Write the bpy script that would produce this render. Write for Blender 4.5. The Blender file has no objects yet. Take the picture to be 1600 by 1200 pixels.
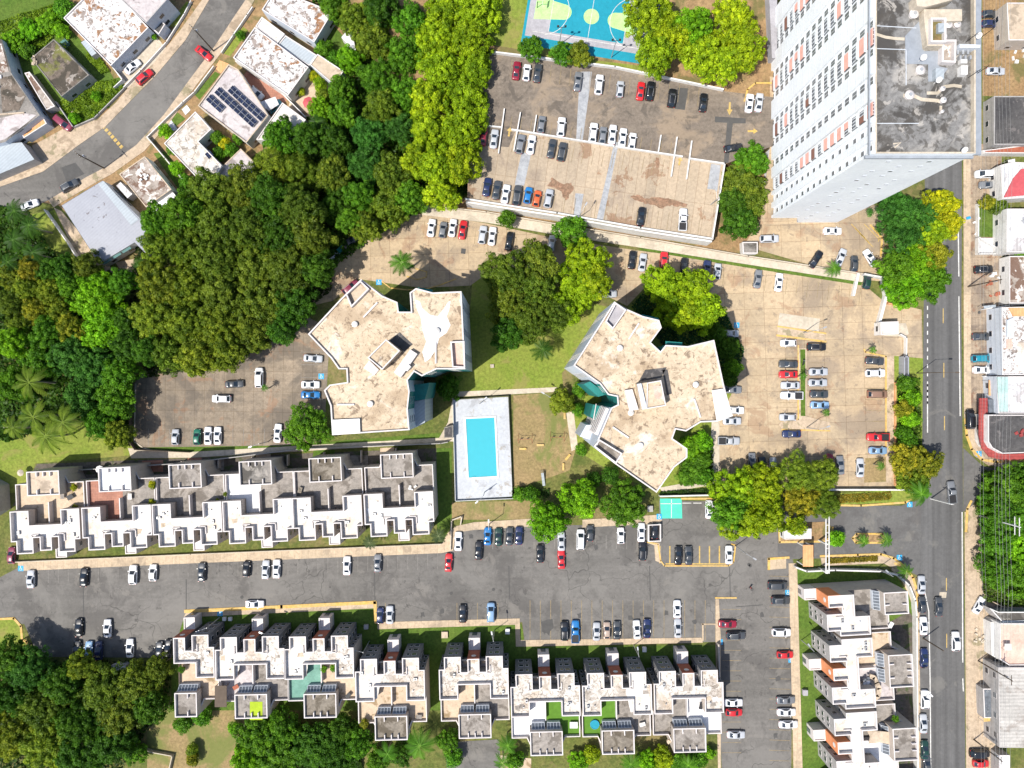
import bpy, bmesh, math, random
import numpy as np
from mathutils import Vector
R = math.radians
PI = math.pi
# ------------------------------------------------------------------ camera, light, exposure
H_CAM = 187.0
S = 0.17                      # metres per photo pixel on the ground
sc = bpy.context.scene
cam_d = bpy.data.cameras.new("camera"); cam = bpy.data.objects.new("camera", cam_d)
sc.collection.objects.link(cam); sc.camera = cam
cam.location = (0, 0, H_CAM); cam.rotation_euler = (0, 0, 0)
cam_d.sensor_width = 36; cam_d.lens = 36 * H_CAM / (1600 * S)
cam_d.clip_start = 1; cam_d.clip_end = 3000
world = bpy.data.worlds.new("World"); sc.world = world; world.use_nodes = True
wn = world.node_tree.nodes; wl = world.node_tree.links
sky = wn.new("ShaderNodeTexSky"); sky.sky_type = 'NISHITA'; sky.sun_disc = False
sky.sun_elevation = R(60); sky.sun_rotation = R(234.4); sky.air_density = 1.0; sky.dust_density = 1.5
bg = wn["Background"]; bg.inputs[1].default_value = 0.12
wl.new(sky.outputs[0], bg.inputs[0])
sun_d = bpy.data.lights.new("sun", 'SUN'); sun = bpy.data.objects.new("sun", sun_d)
sc.collection.objects.link(sun); sun_d.energy = 4.5; sun_d.angle = R(0.5); sun_d.color = (1.0, 0.95, 0.87)
sun.location = (-60, -40, 160)
sun.rotation_euler = Vector((0.5 * .811, 0.5 * .584, -.866)).to_track_quat('-Z', 'Y').to_euler()
sc.view_settings.view_transform = 'Standard'; sc.view_settings.look = 'None'
sc.view_settings.exposure = 0.47; sc.view_settings.gamma = 1.0
sc.cycles.max_bounces = 5; sc.cycles.diffuse_bounces = 2; sc.cycles.glossy_bounces = 2
sc.cycles.transmission_bounces = 2; sc.cycles.transparent_max_bounces = 4
# ------------------------------------------------------------------ helpers
C = bpy.data.collections.new("place"); sc.collection.children.link(C)
rnd = random.Random(7)

BZ = 0.0                      # level of the ground being built on
def W(px, py, h=0.0):
    h = h + BZ
    k = S * (H_CAM - h) / H_CAM
    return ((px - 800) * k, (600 - py) * k)
def WP(poly, h=0.0):
    return [W(x, y, h) for x, y in poly]
def area(p):
    return sum(p[i][0] * p[(i + 1) % len(p)][1] - p[(i + 1) % len(p)][0] * p[i][1] for i in range(len(p))) / 2
def ccw(p):
    return list(p) if area(p) > 0 else list(reversed(p))
def inside(x, y, p):
    c = False; j = len(p) - 1
    for i in range(len(p)):
        xi, yi = p[i]; xj, yj = p[j]
        if (yi > y) != (yj > y) and x < (xj - xi) * (y - yi) / (yj - yi) + xi: c = not c
        j = i
    return c
def inset(p, ts):
    """offset a ccw polygon inwards, edge i by ts[i]"""
    n = len(p); out = []
    for i in range(n):
        a, b, c = p[i - 1], p[i], p[(i + 1) % n]
        t1, t2 = ts[i - 1], ts[i]
        d1 = Vector((b[0] - a[0], b[1] - a[1])); d2 = Vector((c[0] - b[0], c[1] - b[1]))
        d1.normalize(); d2.normalize()
        n1 = Vector((-d1.y, d1.x)); n2 = Vector((-d2.y, d2.x))
        cr = d1.x * d2.y - d1.y * d2.x
        p1 = Vector(b) + n1 * t1; p2 = Vector(b) + n2 * t2
        if abs(cr) < 0.05:
            out.append(tuple((p1 + p2) / 2)); continue
        s = ((p2.x - p1.x) * d2.y - (p2.y - p1.y) * d2.x) / cr
        q = p1 + d1 * s; out.append((q.x, q.y))
    return out

class MB:
    def __init__(s): s.v = []; s.f = []; s.m = []
    def add(s, vs, fs, mi=0):
        o = len(s.v); s.v += [tuple(v) for v in vs]
        for f in fs: s.f.append(tuple(i + o for i in f)); s.m.append(mi)
        return s
    def prism(s, poly, z0, z1, top=True, bottom=False, mi=0, skip=(), sides=True):
        p = ccw(poly); n = len(p)
        vs = [(x, y, z0) for x, y in p] + [(x, y, z1) for x, y in p]
        fs = []
        if sides: fs += [(i, (i + 1) % n, n + (i + 1) % n, n + i) for i in range(n) if i not in skip]
        if top: fs.append(tuple(range(n, 2 * n)))
        if bottom: fs.append(tuple(reversed(range(n))))
        return s.add(vs, fs, mi)
    def flat(s, poly, z, mi=0):
        p = ccw(poly); return s.add([(x, y, z) for x, y in p], [tuple(range(len(p)))], mi)
    def ring(s, p, ts, z0, z1, mi=0, outer=False, zo=None):
        """parapet inside a ccw polygon; edges with t=0 get none"""
        q = inset(p, ts); n = len(p)
        for i in range(n):
            if ts[i] <= 0: continue
            j = (i + 1) % n
            vs = [(p[i][0], p[i][1], z0), (p[j][0], p[j][1], z0), (q[j][0], q[j][1], z0), (q[i][0], q[i][1], z0)]
            vs += [(x, y, z1) for x, y, _ in vs]
            fs = [(4, 5, 6, 7), (2, 3, 7, 6), (1, 2, 6, 5), (3, 0, 4, 7)]
            if outer: fs.append((0, 1, 5, 4))
            s.add(vs, fs, mi)
        return s
    def box(s, c, size, rz=0.0, mi=0, bottom=True):
        cx, cy, z = c; a, b, h = size[0] / 2, size[1] / 2, size[2]
        co, si = math.cos(rz), math.sin(rz)
        p = [(cx + x * co - y * si, cy + x * si + y * co) for x, y in ((-a, -b), (a, -b), (a, b), (-a, b))]
        return s.prism(p, z, z + h, True, bottom, mi)
    def seg(s, a, b, w, z0, z1, mi=0, ext=0.0, bottom=False):
        dx, dy = b[0] - a[0], b[1] - a[1]; l = math.hypot(dx, dy) or 1; ux, uy = dx / l, dy / l
        nx, ny = -uy * w / 2, ux * w / 2
        ax, ay, bx, by = a[0] - ux * ext, a[1] - uy * ext, b[0] + ux * ext, b[1] + uy * ext
        return s.prism([(ax + nx, ay + ny), (ax - nx, ay - ny), (bx - nx, by - ny), (bx + nx, by + ny)], z0, z1, True, bottom, mi)
    def tube(s, a, b, r0, r1=None, n=8, mi=0, cap=True):
        r1 = r0 if r1 is None else r1
        a = Vector(a); b = Vector(b); d = (b - a).normalized()
        u = d.orthogonal().normalized(); w = d.cross(u)
        vs = []
        for p, r in ((a, r0), (b, r1)):
            for k in range(n):
                t = 2 * PI * k / n; vs.append(p + (u * math.cos(t) + w * math.sin(t)) * r)
        fs = [(k, (k + 1) % n, n + (k + 1) % n, n + k) for k in range(n)]
        if cap: fs += [tuple(range(n, 2 * n)), tuple(reversed(range(n)))]
        return s.add(vs, fs, mi)
    def strip(s, pts, w, z, mi=0):
        """flat mitred ribbon along a polyline"""
        n = len(pts); L = []; Rr = []
        for i in range(n):
            a = Vector(pts[max(i - 1, 0)]); b = Vector(pts[min(i + 1, n - 1)])
            d = (b - a).normalized(); nn = Vector((-d.y, d.x)) * w / 2; p = Vector(pts[i])
            L.append(p + nn); Rr.append(p - nn)
        vs = [(p.x, p.y, z) for p in L] + [(p.x, p.y, z) for p in Rr]
        return s.add(vs, [(i, n + i, n + i + 1, i + 1) for i in range(n - 1)], mi)
    def mesh(s, name, mats):
        me = bpy.data.meshes.new(name); me.from_pydata(s.v, [], s.f)
        mats = mats if isinstance(mats, (list, tuple)) else [mats]
        for m in mats: me.materials.append(m)
        if len(mats) > 1: me.polygons.foreach_set('material_index', s.m)
        me.update(); return me

def link(name, me, parent=None, loc=None):
    o = bpy.data.objects.new(name, me); C.objects.link(o)
    if parent is not None: o.parent = parent
    if loc is not None: o.location = loc
    return o
def tag(o, label=None, cat=None, group=None, kind=None):
    if label: o['label'] = label
    if cat: o['category'] = cat
    if group: o['group'] = group
    if kind: o['kind'] = kind
    return o
def thing(name, label, cat, loc=(0, 0, 0), rz=0.0, group=None):
    o = bpy.data.objects.new(name, None); C.objects.link(o)
    o.location = loc; o.rotation_euler = (0, 0, rz); o.empty_display_size = 1
    return tag(o, label, cat, group)
def part(name, mb, mats, parent, label=None):
    o = link(name, mb.mesh(name, mats), parent)
    if label: o['label'] = label
    return o
def struct(name, mb, mats):
    o = link(name, mb.mesh(name, mats)); o['kind'] = 'structure'; return o
def solo(name, mb, mats, label, cat, group=None):
    """a thing that is one mesh, with its origin at its base"""
    xs = [v[0] for v in mb.v]; ys = [v[1] for v in mb.v]; zs = [v[2] for v in mb.v]
    ox, oy, oz = (min(xs) + max(xs)) / 2, (min(ys) + max(ys)) / 2, min(zs)
    mb.v = [(x - ox, y - oy, z - oz) for x, y, z in mb.v]
    return tag(link(name, mb.mesh(name, mats), None, (ox, oy, oz)), label, cat, group)
def smooth(me, ang=40):
    me.polygons.foreach_set('use_smooth', [True] * len(me.polygons))
    try: me.set_sharp_from_angle(angle=R(ang))
    except Exception: pass
ORD = ['first', 'second', 'third', 'fourth', 'fifth', 'sixth', 'seventh', 'eighth', 'ninth', 'tenth', 'eleventh', 'twelfth', 'thirteenth', 'fourteenth', 'fifteenth', 'sixteenth']

# ------------------------------------------------------------------ materials
def newmat(name):
    m = bpy.data.materials.new(name); m.use_nodes = True
    nt = m.node_tree; return m, nt, nt.nodes["Principled BSDF"]
def c4(c): return (c[0], c[1], c[2], 1)
def mapping(nt, scale=1.0, rot=0.0, loc=(0, 0, 0), stretch=(1, 1, 1)):
    g = nt.nodes.new("ShaderNodeNewGeometry"); mp = nt.nodes.new("ShaderNodeMapping")
    mp.inputs['Rotation'].default_value = (0, 0, rot); mp.inputs['Location'].default_value = loc
    mp.inputs['Scale'].default_value = tuple(scale * t for t in stretch)
    nt.links.new(g.outputs['Position'], mp.inputs[0]); return mp.outputs[0]
def noise(nt, vec, scale, detail=4, rough=.6, dist=0.0):
    n = nt.nodes.new("ShaderNodeTexNoise"); n.inputs['Scale'].default_value = scale
    n.inputs['Detail'].default_value = detail; n.inputs['Roughness'].default_value = rough
    n.inputs['Distortion'].default_value = dist
    nt.links.new(vec, n.inputs['Vector']); return n.outputs['Fac']
def ramp(nt, fac, a, b, ca=(0, 0, 0), cb=(1, 1, 1)):
    r = nt.nodes.new("ShaderNodeValToRGB"); e = r.color_ramp.elements
    e[0].position = a; e[1].position = b; e[0].color = c4(ca); e[1].color = c4(cb)
    nt.links.new(fac, r.inputs[0]); return r.outputs[0]
def mix(nt, fac, a, b, mode='MIX', f=1.0):
    m = nt.nodes.new("ShaderNodeMix"); m.data_type = 'RGBA'; m.blend_type = mode
    if hasattr(fac, 'is_output'):
        if f != 1.0:
            q = nt.nodes.new("ShaderNodeMath"); q.operation = 'MULTIPLY'; q.inputs[1].default_value = f
            nt.links.new(fac, q.inputs[0]); fac = q.outputs[0]
        nt.links.new(fac, m.inputs[0])
    else: m.inputs[0].default_value = fac
    for k, v in ((6, a), (7, b)):
        if hasattr(v, 'is_output'): nt.links.new(v, m.inputs[k])
        else: m.inputs[k].default_value = c4(v)
    return m.outputs[2]
def surf(name, ca, cb, scale=.15, fine=.25, stains=(), joints=None, stripes=None, cracks=None, rough=.85, streak=None, seed=0.0, bump=0.0, spec=.3):
    """weathered surface: two base tones, fine grain, stain layers (colour, scale, lo, hi, strength), joints, stripes, cracks"""
    m, nt, b = newmat(name)
    v = mapping(nt, loc=(seed, seed * 1.7, seed * .3))
    col = ramp(nt, noise(nt, v, scale, 5, .62), .32, .68, ca, cb)
    if fine:
        g = ramp(nt, noise(nt, v, 1.3, 6, .75), .36, .64, (1 - fine,) * 3, (1 + fine,) * 3)
        col = mix(nt, 1.0, col, g, 'MULTIPLY')
    if streak:
        ang, sx, sy, st = streak
        vv = mapping(nt, rot=ang, stretch=(sx, sy, 1), loc=(seed, 3, 0))
        g = ramp(nt, noise(nt, vv, 1.0, 4, .6), .3, .7, (1 - st,) * 3, (1 + st * .5,) * 3)
        col = mix(nt, 1.0, col, g, 'MULTIPLY')
    for i, (sc_, ss, lo, hi, st) in enumerate(stains):
        vv = mapping(nt, loc=(seed + 31 * i + 11, seed - 17 * i, 5 * i))
        col = mix(nt, ramp(nt, noise(nt, vv, ss, 8, .66, .5), .5 + (lo - .5) * .62, .5 + (hi - .5) * .55), col, sc_, f=st)
    if cracks:
        cc, cs, cw, st = cracks
        vv = mapping(nt, loc=(seed + 5, seed, 0))
        wob = nt.nodes.new("ShaderNodeTexNoise"); wob.inputs['Scale'].default_value = cs * 1.3; wob.inputs['Detail'].default_value = 3
        nt.links.new(vv, wob.inputs['Vector'])
        ad = nt.nodes.new("ShaderNodeVectorMath"); ad.operation = 'MULTIPLY_ADD'
        ad.inputs[1].default_value = (2.2 / cs * .5,) * 3
        nt.links.new(wob.outputs['Color'], ad.inputs[0]); nt.links.new(vv, ad.inputs[2])
        vo = nt.nodes.new("ShaderNodeTexVoronoi"); vo.feature = 'DISTANCE_TO_EDGE'; vo.inputs['Scale'].default_value = cs
        nt.links.new(ad.outputs[0], vo.inputs['Vector'])
        edge = ramp(nt, vo.outputs['Distance'], 0.0, cw, (1, 1, 1), (0, 0, 0))
        msk = ramp(nt, noise(nt, vv, cs * .6, 3, .5), .42, .6)
        k = mix(nt, 1.0, edge, msk, 'MULTIPLY')
        col = mix(nt, k, col, cc, f=st)
    if joints:
        rot, w, h, jc, ms = joints
        vv = mapping(nt, rot=rot, loc=(seed, seed, 0))
        br = nt.nodes.new("ShaderNodeTexBrick"); br.offset = 0.0; br.inputs['Scale'].default_value = 1.0
        br.inputs['Brick Width'].default_value = w; br.inputs['Row Height'].default_value = h
        br.inputs['Mortar Size'].default_value = ms; br.inputs['Mortar Smooth'].default_value = .4
        br.inputs['Color1'].default_value = (.92, .92, .92, 1); br.inputs['Color2'].default_value = (1.08, 1.06, 1.04, 1)
        br.inputs['Mortar'].default_value = c4(jc)
        nt.links.new(vv, br.inputs['Vector']); col = mix(nt, 1.0, col, br.outputs['Color'], 'MULTIPLY')
    if stripes:
        rot, period, dark = stripes
        vv = mapping(nt, rot=rot); wv = nt.nodes.new("ShaderNodeTexWave"); wv.inputs['Scale'].default_value = .314 / period
        wv.inputs['Distortion'].default_value = .3; nt.links.new(vv, wv.inputs['Vector'])
        col = mix(nt, 1.0, col, ramp(nt, wv.outputs['Fac'], .2, .8, (dark,) * 3, (1, 1, 1)), 'MULTIPLY')
    nt.links.new(col, b.inputs['Base Color'])
    b.inputs['Roughness'].default_value = rough; b.inputs['Specular IOR Level'].default_value = spec
    if bump:
        bp = nt.nodes.new("ShaderNodeBump"); bp.inputs['Strength'].default_value = bump; bp.inputs['Distance'].default_value = .1
        nt.links.new(noise(nt, v, 3.0, 5, .7), bp.inputs['Height']); nt.links.new(bp.outputs[0], b.inputs['Normal'])
    return m
def plain(name, col, rough=.7, metal=0.0, spec=.4, var=.12):
    m, nt, b = newmat(name)
    g = ramp(nt, noise(nt, mapping(nt), .9, 4, .6), .3, .7, tuple(c * (1 - var) for c in col), tuple(c * (1 + var) for c in col))
    nt.links.new(g, b.inputs['Base Color']); b.inputs['Roughness'].default_value = rough
    b.inputs['Metallic'].default_value = metal; b.inputs['Specular IOR Level'].default_value = spec
    return m
M = {}
RUST = (.16, .07, .03)
M['grass'] = surf('grass', (.085, .115, .022), (.15, .14, .045), .11, .35, stains=[((.24, .17, .09), .07, .55, .72, .6), ((.05, .08, .015), .3, .5, .7, .6)], rough=1, bump=.6)
M['lawn'] = surf('lawn', (.14, .2, .025), (.21, .23, .045), .09, .28, stains=[((.24, .2, .07), .12, .55, .7, .6)], rough=1, bump=.6)
M['lawn_lush'] = surf('lawn_lush', (.06, .115, .014), (.1, .15, .024), .2, .3, rough=1, bump=.6)
M['dry_lawn'] = surf('dry_lawn', (.22, .17, .075), (.28, .2, .1), .15, .25, stains=[((.13, .16, .04), .07, .5, .66, .8)], rough=1, bump=.5)
M['dirt'] = surf('dirt', (.24, .15, .075), (.3, .2, .1), .2, .3, stains=[((.1, .11, .035), .12, .52, .66, .7)], rough=1, bump=.5)
M['earth'] = surf('earth', (.06, .05, .03), (.1, .08, .045), .3, .4, rough=1)
M['concrete'] = surf('concrete', (.37, .285, .185), (.45, .355, .238), .05, .14, stains=[((.19, .155, .125), .06, .5, .68, .6), ((.26, .15, .09), .16, .6, .7, .45), ((.12, .1, .085), .5, .66, .74, .4)], joints=(R(-2), 5.2, 4.4, (.55, .5, .45), .05), rough=.9, streak=(R(4), .02, .5, .1))
M['deck_light'] = surf('deck_light', (.34, .275, .2), (.4, .325, .24), .06, .15, stains=[((.22, .175, .14), .07, .52, .66, .55), ((.2, .1, .05), .13, .62, .68, .6)], joints=(R(8), 2.6, 19, (.68, .62, .55), .06), rough=.9, seed=4)
M['deck_dark'] = surf('deck_dark', (.145, .12, .098), (.21, .175, .14), .05, .22, stains=[((.3, .23, .16), .09, .54, .7, .6), ((.075, .065, .055), .22, .56, .68, .6)], streak=(R(8), .04, .6, .18), rough=.9, seed=9)
M['concrete_west'] = surf('concrete_west', (.2, .165, .125), (.27, .22, .165), .06, .2, stains=[((.11, .095, .08), .07, .48, .64, .7), ((.26, .14, .08), .2, .6, .7, .4)], joints=(R(1), 2.6, 5.4, (.7, .66, .6), .06), streak=(R(92), .03, .6, .16), rough=.9, seed=14)
M['pavement'] = surf('pavement', (.4, .32, .225), (.48, .38, .27), .12, .16, stains=[((.25, .2, .15), .3, .55, .7, .5)], joints=(R(2), 1.8, 30, (.75, .72, .68), .05), rough=.9, seed=2)
M['pavement_curve'] = surf('pavement_curve', (.38, .3, .215), (.46, .36, .26), .15, .18, stains=[((.2, .15, .1), .25, .55, .7, .6), ((.1, .11, .04), .2, .62, .7, .5)], rough=.9, seed=21)
M['path'] = surf('path', (.44, .385, .3), (.52, .45, .36), .12, .14, stains=[((.3, .26, .2), .25, .55, .7, .5)], rough=.9, seed=3)
M['asphalt'] = surf('asphalt', (.12, .114, .105), (.165, .155, .143), .04, .12, stains=[((.085, .08, .075), .09, .5, .62, .6), ((.2, .185, .165), .16, .62, .72, .45), ((.05, .047, .045), .4, .68, .74, .5), ((.19, .18, .165), .05, .52, .66, .5)], streak=(R(-1), .02, .5, .14), cracks=((.05, .048, .045), .09, .012, .8), rough=.88)
M['asphalt_road'] = surf('asphalt_road', (.1, .099, .098), (.128, .126, .124), .05, .1, stains=[((.2, .19, .17), .12, .63, .75, .4)], streak=(R(1), .45, .008, .38), rough=.88, seed=6)
M['asphalt_lane'] = surf('asphalt_lane', (.105, .103, .1), (.135, .131, .126), .06, .12, stains=[((.2, .185, .16), .13, .6, .72, .4), ((.085, .08, .078), .1, .5, .6, .5)], rough=.88, seed=16)
M['forecourt'] = surf('forecourt', (.27, .215, .16), (.36, .285, .21), .07, .2, stains=[((.15, .12, .1), .12, .5, .66, .7), ((.2, .1, .06), .3, .6, .7, .6)], joints=(0, 2.4, 3.2, (.7, .66, .6), .06), rough=.9, seed=24)
M['tar_patch'] = plain('tar_patch', (.075, .073, .07), .9)
M['blue_patch'] = surf('blue_patch', (.27, .28, .3), (.34, .35, .36), .3, .2, rough=.9)
M['stain_brown'] = surf('stain_brown', (.19, .125, .08), (.28, .16, .1), .6, .4, rough=.7)
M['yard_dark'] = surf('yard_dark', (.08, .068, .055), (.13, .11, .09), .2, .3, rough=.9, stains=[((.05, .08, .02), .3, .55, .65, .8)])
M['terracotta'] = surf('terracotta', (.3, .14, .1), (.36, .18, .13), .3, .15, joints=(0, .6, .6, (.8, .75, .7), .03), rough=.8)
M['kerb_yellow'] = surf('kerb_yellow', (.55, .34, .07), (.5, .36, .16), .4, .2, rough=.8)
M['line_yellow'] = surf('line_yellow', (.5, .33, .08), (.4, .3, .13), .5, .25, rough=.8)
M['line_faint'] = surf('line_faint', (.27, .2, .1), (.2, .165, .11), .5, .3, rough=.8)
M['line_pale'] = surf('line_pale', (.24, .225, .2), (.17, .16, .15), .5, .3, rough=.8)
M['slate_wall'] = surf('slate_wall', (.15, .15, .155), (.19, .19, .195), .3, .1, rough=.8)
M['line_white'] = surf('line_white', (.62, .61, .58), (.5, .49, .46), .5, .2, rough=.8)
M['line_blue'] = plain('line_blue', (.03, .3, .55))
M['white_wall'] = surf('white_wall', (.6, .59, .57), (.7, .69, .67), .3, .08, stains=[((.4, .37, .33), .3, .55, .75, .4)], rough=.8)
M['cream_wall'] = surf('cream_wall', (.44, .38, .33), (.5, .44, .38), .25, .08, rough=.85)
M['parapet_white'] = surf('parapet_white', (.55, .51, .495), (.62, .58, .56), .4, .06, rough=.8)
M['tower_white'] = surf('tower_white', (.72, .75, .79), (.8, .83, .86), .12, .05, stripes=(0, 0.0001, 1), rough=.7)
M['tower_floor'] = plain('tower_floor', (.5, .53, .57), .7)
M['tower_ledge'] = plain('tower_ledge', (.25, .275, .31), .7)
M['grey_wall'] = surf('grey_wall', (.3, .29, .28), (.38, .36, .35), .3, .12, rough=.85)
M['facade_blue'] = surf('facade_blue', (.46, .5, .56), (.54, .58, .64), .2, .08, rough=.7)
M['teal'] = surf('teal', (.01, .14, .13), (.015, .18, .165), .3, .12, rough=.6)
M['teal_bright'] = plain('teal_bright', (.06, .5, .36), .6)
M['brick_red'] = surf('brick_red', (.28, .085, .05), (.36, .12, .07), .4, .15, rough=.8)
M['orange'] = surf('orange', (.62, .22, .09), (.7, .28, .13), .4, .08, rough=.75)
M['orange_tan'] = surf('orange_tan', (.6, .3, .13), (.66, .36, .17), .4, .1, stripes=(0, .8, .9), rough=.75)
M['glass'] = plain('glass', (.02, .03, .045), .12, spec=.7, var=.3)
M['tower_glass'] = plain('tower_glass', (.14, .15, .165), .3, spec=.6, var=.35)
M['glass_grey'] = plain('glass_grey', (.12, .135, .155), .25, spec=.6, var=.3)
M['glass_green'] = plain('glass_green', (.1, .2, .19), .15, spec=.7, var=.25)
M['roof_cream'] = surf('roof_cream', (.45, .355, .245), (.54, .44, .32), .09, .14, stains=[((.3, .215, .135), .11, .54, .72, .6), ((.13, .09, .06), .45, .6, .7, .75), ((.2, .14, .09), .9, .6, .7, .5), ((.72, .66, .58), .12, .58, .7, .6), ((.12, .09, .07), 1.6, .66, .72, .5)], rough=.85)
M['roof_white'] = surf('roof_white', (.54, .5, .45), (.64, .62, .59), .12, .06, stains=[((.46, .36, .26), .16, .56, .72, .55), ((.33, .27, .21), .5, .6, .72, .5)], rough=.75)
M['roof_crack'] = surf('roof_crack', (.5, .46, .41), (.6, .57, .53), .12, .08, stains=[((.27, .225, .18), .4, .52, .64, .65), ((.42, .33, .24), .12, .52, .68, .6), ((.13, .11, .09), 1.2, .62, .7, .6)], cracks=((.11, .085, .06), .6, .07, .85), rough=.8)
M['roof_rusty'] = surf('roof_rusty', (.56, .55, .54), (.66, .64, .63), .2, .08, stains=[((.38, .35, .32), .3, .54, .68, .5), ((.2, .15, .12), .5, .57, .66, .8), ((.24, .11, .04), .3, .6, .68, .95), ((.09, .07, .06), 1.3, .6, .68, .85)], cracks=((.16, .13, .11), .35, .04, .85), rough=.8)
M['roof_grey'] = surf('roof_grey', (.15, .14, .125), (.24, .22, .2), .15, .2, stains=[((.06, .055, .048), .16, .5, .64, .85), ((.36, .33, .29), .3, .6, .72, .6)], rough=.9)
M['roof_mossy'] = surf('roof_mossy', (.12, .095, .075), (.19, .155, .125), .2, .25, stains=[((.045, .04, .03), .22, .48, .6, .85), ((.14, .15, .025), .1, .55, .68, .8), ((.4, .36, .32), .4, .66, .7, .6)], rough=.95, seed=8)
M['roof_lilac'] = surf('roof_lilac', (.4, .36, .36), (.5, .46, .45), .2, .15, stains=[((.16, .13, .12), .25, .58, .7, .7)], rough=.9, seed=3)
M['roof_patchy'] = surf('roof_patchy', (.24, .2, .165), (.42, .37, .33), .25, .2, stains=[((.13, .07, .045), .2, .5, .58, .85), ((.62, .58, .54), .5, .6, .64, .9)], rough=.9, seed=5)
M['roof_tan'] = surf('roof_tan', (.42, .34, .25), (.52, .42, .32), .2, .12, stains=[((.2, .16, .12), .3, .55, .7, .6)], rough=.9)
M['roof_tower'] = surf('roof_tower', (.15, .147, .143), (.23, .225, .217), .1, .22, stains=[((.4, .375, .34), .1, .57, .72, .7), ((.05, .046, .042), .12, .5, .62, .9), ((.07, .063, .055), .5, .54, .64, .7), ((.45, .42, .38), .3, .66, .76, .6)], rough=.9, seed=2)
M['metal_white'] = surf('metal_white', (.29, .3, .335), (.33, .34, .375), .1, .05, stripes=(R(48), .7, .95), stains=[((.12, .1, .1), .5, .7, .73, .7)], rough=.5)
M['metal_blue'] = surf('metal_blue', (.33, .37, .4), (.38, .42, .45), .15, .06, stripes=(R(48), .7, .9), rough=.5)
M['metal_grey'] = surf('metal_grey', (.42, .4, .37), (.56, .53, .49), .12, .12, stripes=(PI / 2, .9, .85), stains=[((.25, .21, .18), .2, .55, .68, .6)], streak=(0, .05, .8, .2), rough=.6)
M['metal_pale'] = surf('metal_pale', (.56, .56, .57), (.66, .66, .68), .15, .1, stripes=(0, .9, .8), stains=[((.3, .26, .24), .3, .58, .7, .6)], rough=.6)
M['red_metal'] = surf('red_metal', (.4, .065, .075), (.48, .1, .11), .2, .1, rough=.6)
M['canopy_red'] = surf('canopy_red', (.27, .045, .045), (.33, .07, .06), .3, .12, stripes=(PI / 2, .9, .85), rough=.7)
M['roof_green'] = surf('roof_green', (.3, .45, .42), (.42, .52, .5), .3, .15, rough=.7)
M['roof_pink'] = surf('roof_pink', (.5, .34, .27), (.6, .44, .36), .25, .15, rough=.85)
M['roof_dark'] = surf('roof_dark', (.05, .048, .05), (.09, .085, .082), .2, .25, stains=[((.2, .18, .17), .4, .62, .7, .5)], rough=.8)
M['turf'] = plain('turf', (.085, .19, .02), 1.0)
M['terrace_tan'] = surf('terrace_tan', (.44, .34, .24), (.52, .41, .3), .25, .14, stains=[((.17, .11, .04), .22, .6, .72, .7)], rough=.9)
M['terrace_grey'] = surf('terrace_grey', (.2, .18, .16), (.3, .27, .24), .25, .22, stains=[((.1, .085, .07), .3, .52, .66, .7)], rough=.9)
M['terrace_brown'] = surf('terrace_brown', (.15, .13, .105), (.23, .2, .16), .3, .25, stains=[((.08, .065, .045), .3, .5, .62, .8)], rough=.9)
M['terrace_white'] = surf('terrace_white', (.68, .68, .68), (.76, .75, .74), .3, .08, rough=.8)
M['terrace_green'] = surf('terrace_green', (.11, .24, .19), (.16, .31, .25), .3, .15, rough=.8)
M['solar'] = surf('solar', (.007, .01, .024), (.011, .015, .034), .5, .1, joints=(R(-42.5), 1.0, 1.0, (5, 5, 5), .04), rough=.2, spec=.7)
M['court_teal'] = surf('court_teal', (.008, .22, .3), (.012, .25, .34), .3, .08, rough=.7)
M['court_green'] = surf('court_green', (.34, .6, .2), (.42, .66, .27), .4, .12, rough=.8)
M['court_grey'] = surf('court_grey', (.3, .29, .31), (.37, .36, .38), .3, .12, rough=.85)
M['pool_deck'] = surf('pool_deck', (.4, .42, .45), (.47, .49, .52), .12, .1, stains=[((.25, .25, .26), .15, .6, .72, .5), ((.22, .17, .1), .35, .64, .72, .5)], rough=.85)
M['pool_tile'] = plain('pool_tile', (.09, .5, .58), .5, var=.04)
M['metal_pole'] = plain('metal_pole', (.42, .43, .44), .45, metal=.4)
M['wood_pole'] = plain('wood_pole', (.1, .075, .055), .9)
M['black'] = plain('black', (.02, .02, .022), .6)
M['tyre'] = plain('tyre', (.02, .02, .02), .9)
M['lamp'] = plain('lamp', (.5, .5, .48), .3)
M['tail_light'] = plain('tail_light', (.4, .02, .02), .3)
M['bark'] = plain('bark', (.12, .09, .065), .95, var=.3)
M['palm_bark'] = plain('palm_bark', (.26, .22, .17), .95, var=.2)
M['wire'] = plain('wire', (.3, .3, .29), .5)
M['skin'] = plain('skin', (.25, .13, .08), .7)
M['shirt'] = plain('shirt', (.2, .03, .04), .9)
M['trousers'] = plain('trousers', (.02, .02, .03), .9)
M['hair'] = plain('hair', (.01, .008, .006), .9)
# water: see through to the tiled basin
m, nt, b = newmat('pool_water'); M['pool_water'] = m
b.inputs['Base Color'].default_value = (.02, .42, .52, 1); b.inputs['Roughness'].default_value = .08
b.inputs['Alpha'].default_value = .4
bp = nt.nodes.new("ShaderNodeBump"); bp.inputs['Strength'].default_value = .25
nt.links.new(noise(nt, mapping(nt), 1.8, 3, .5), bp.inputs['Height']); nt.links.new(bp.outputs[0], b.inputs['Normal'])
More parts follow.
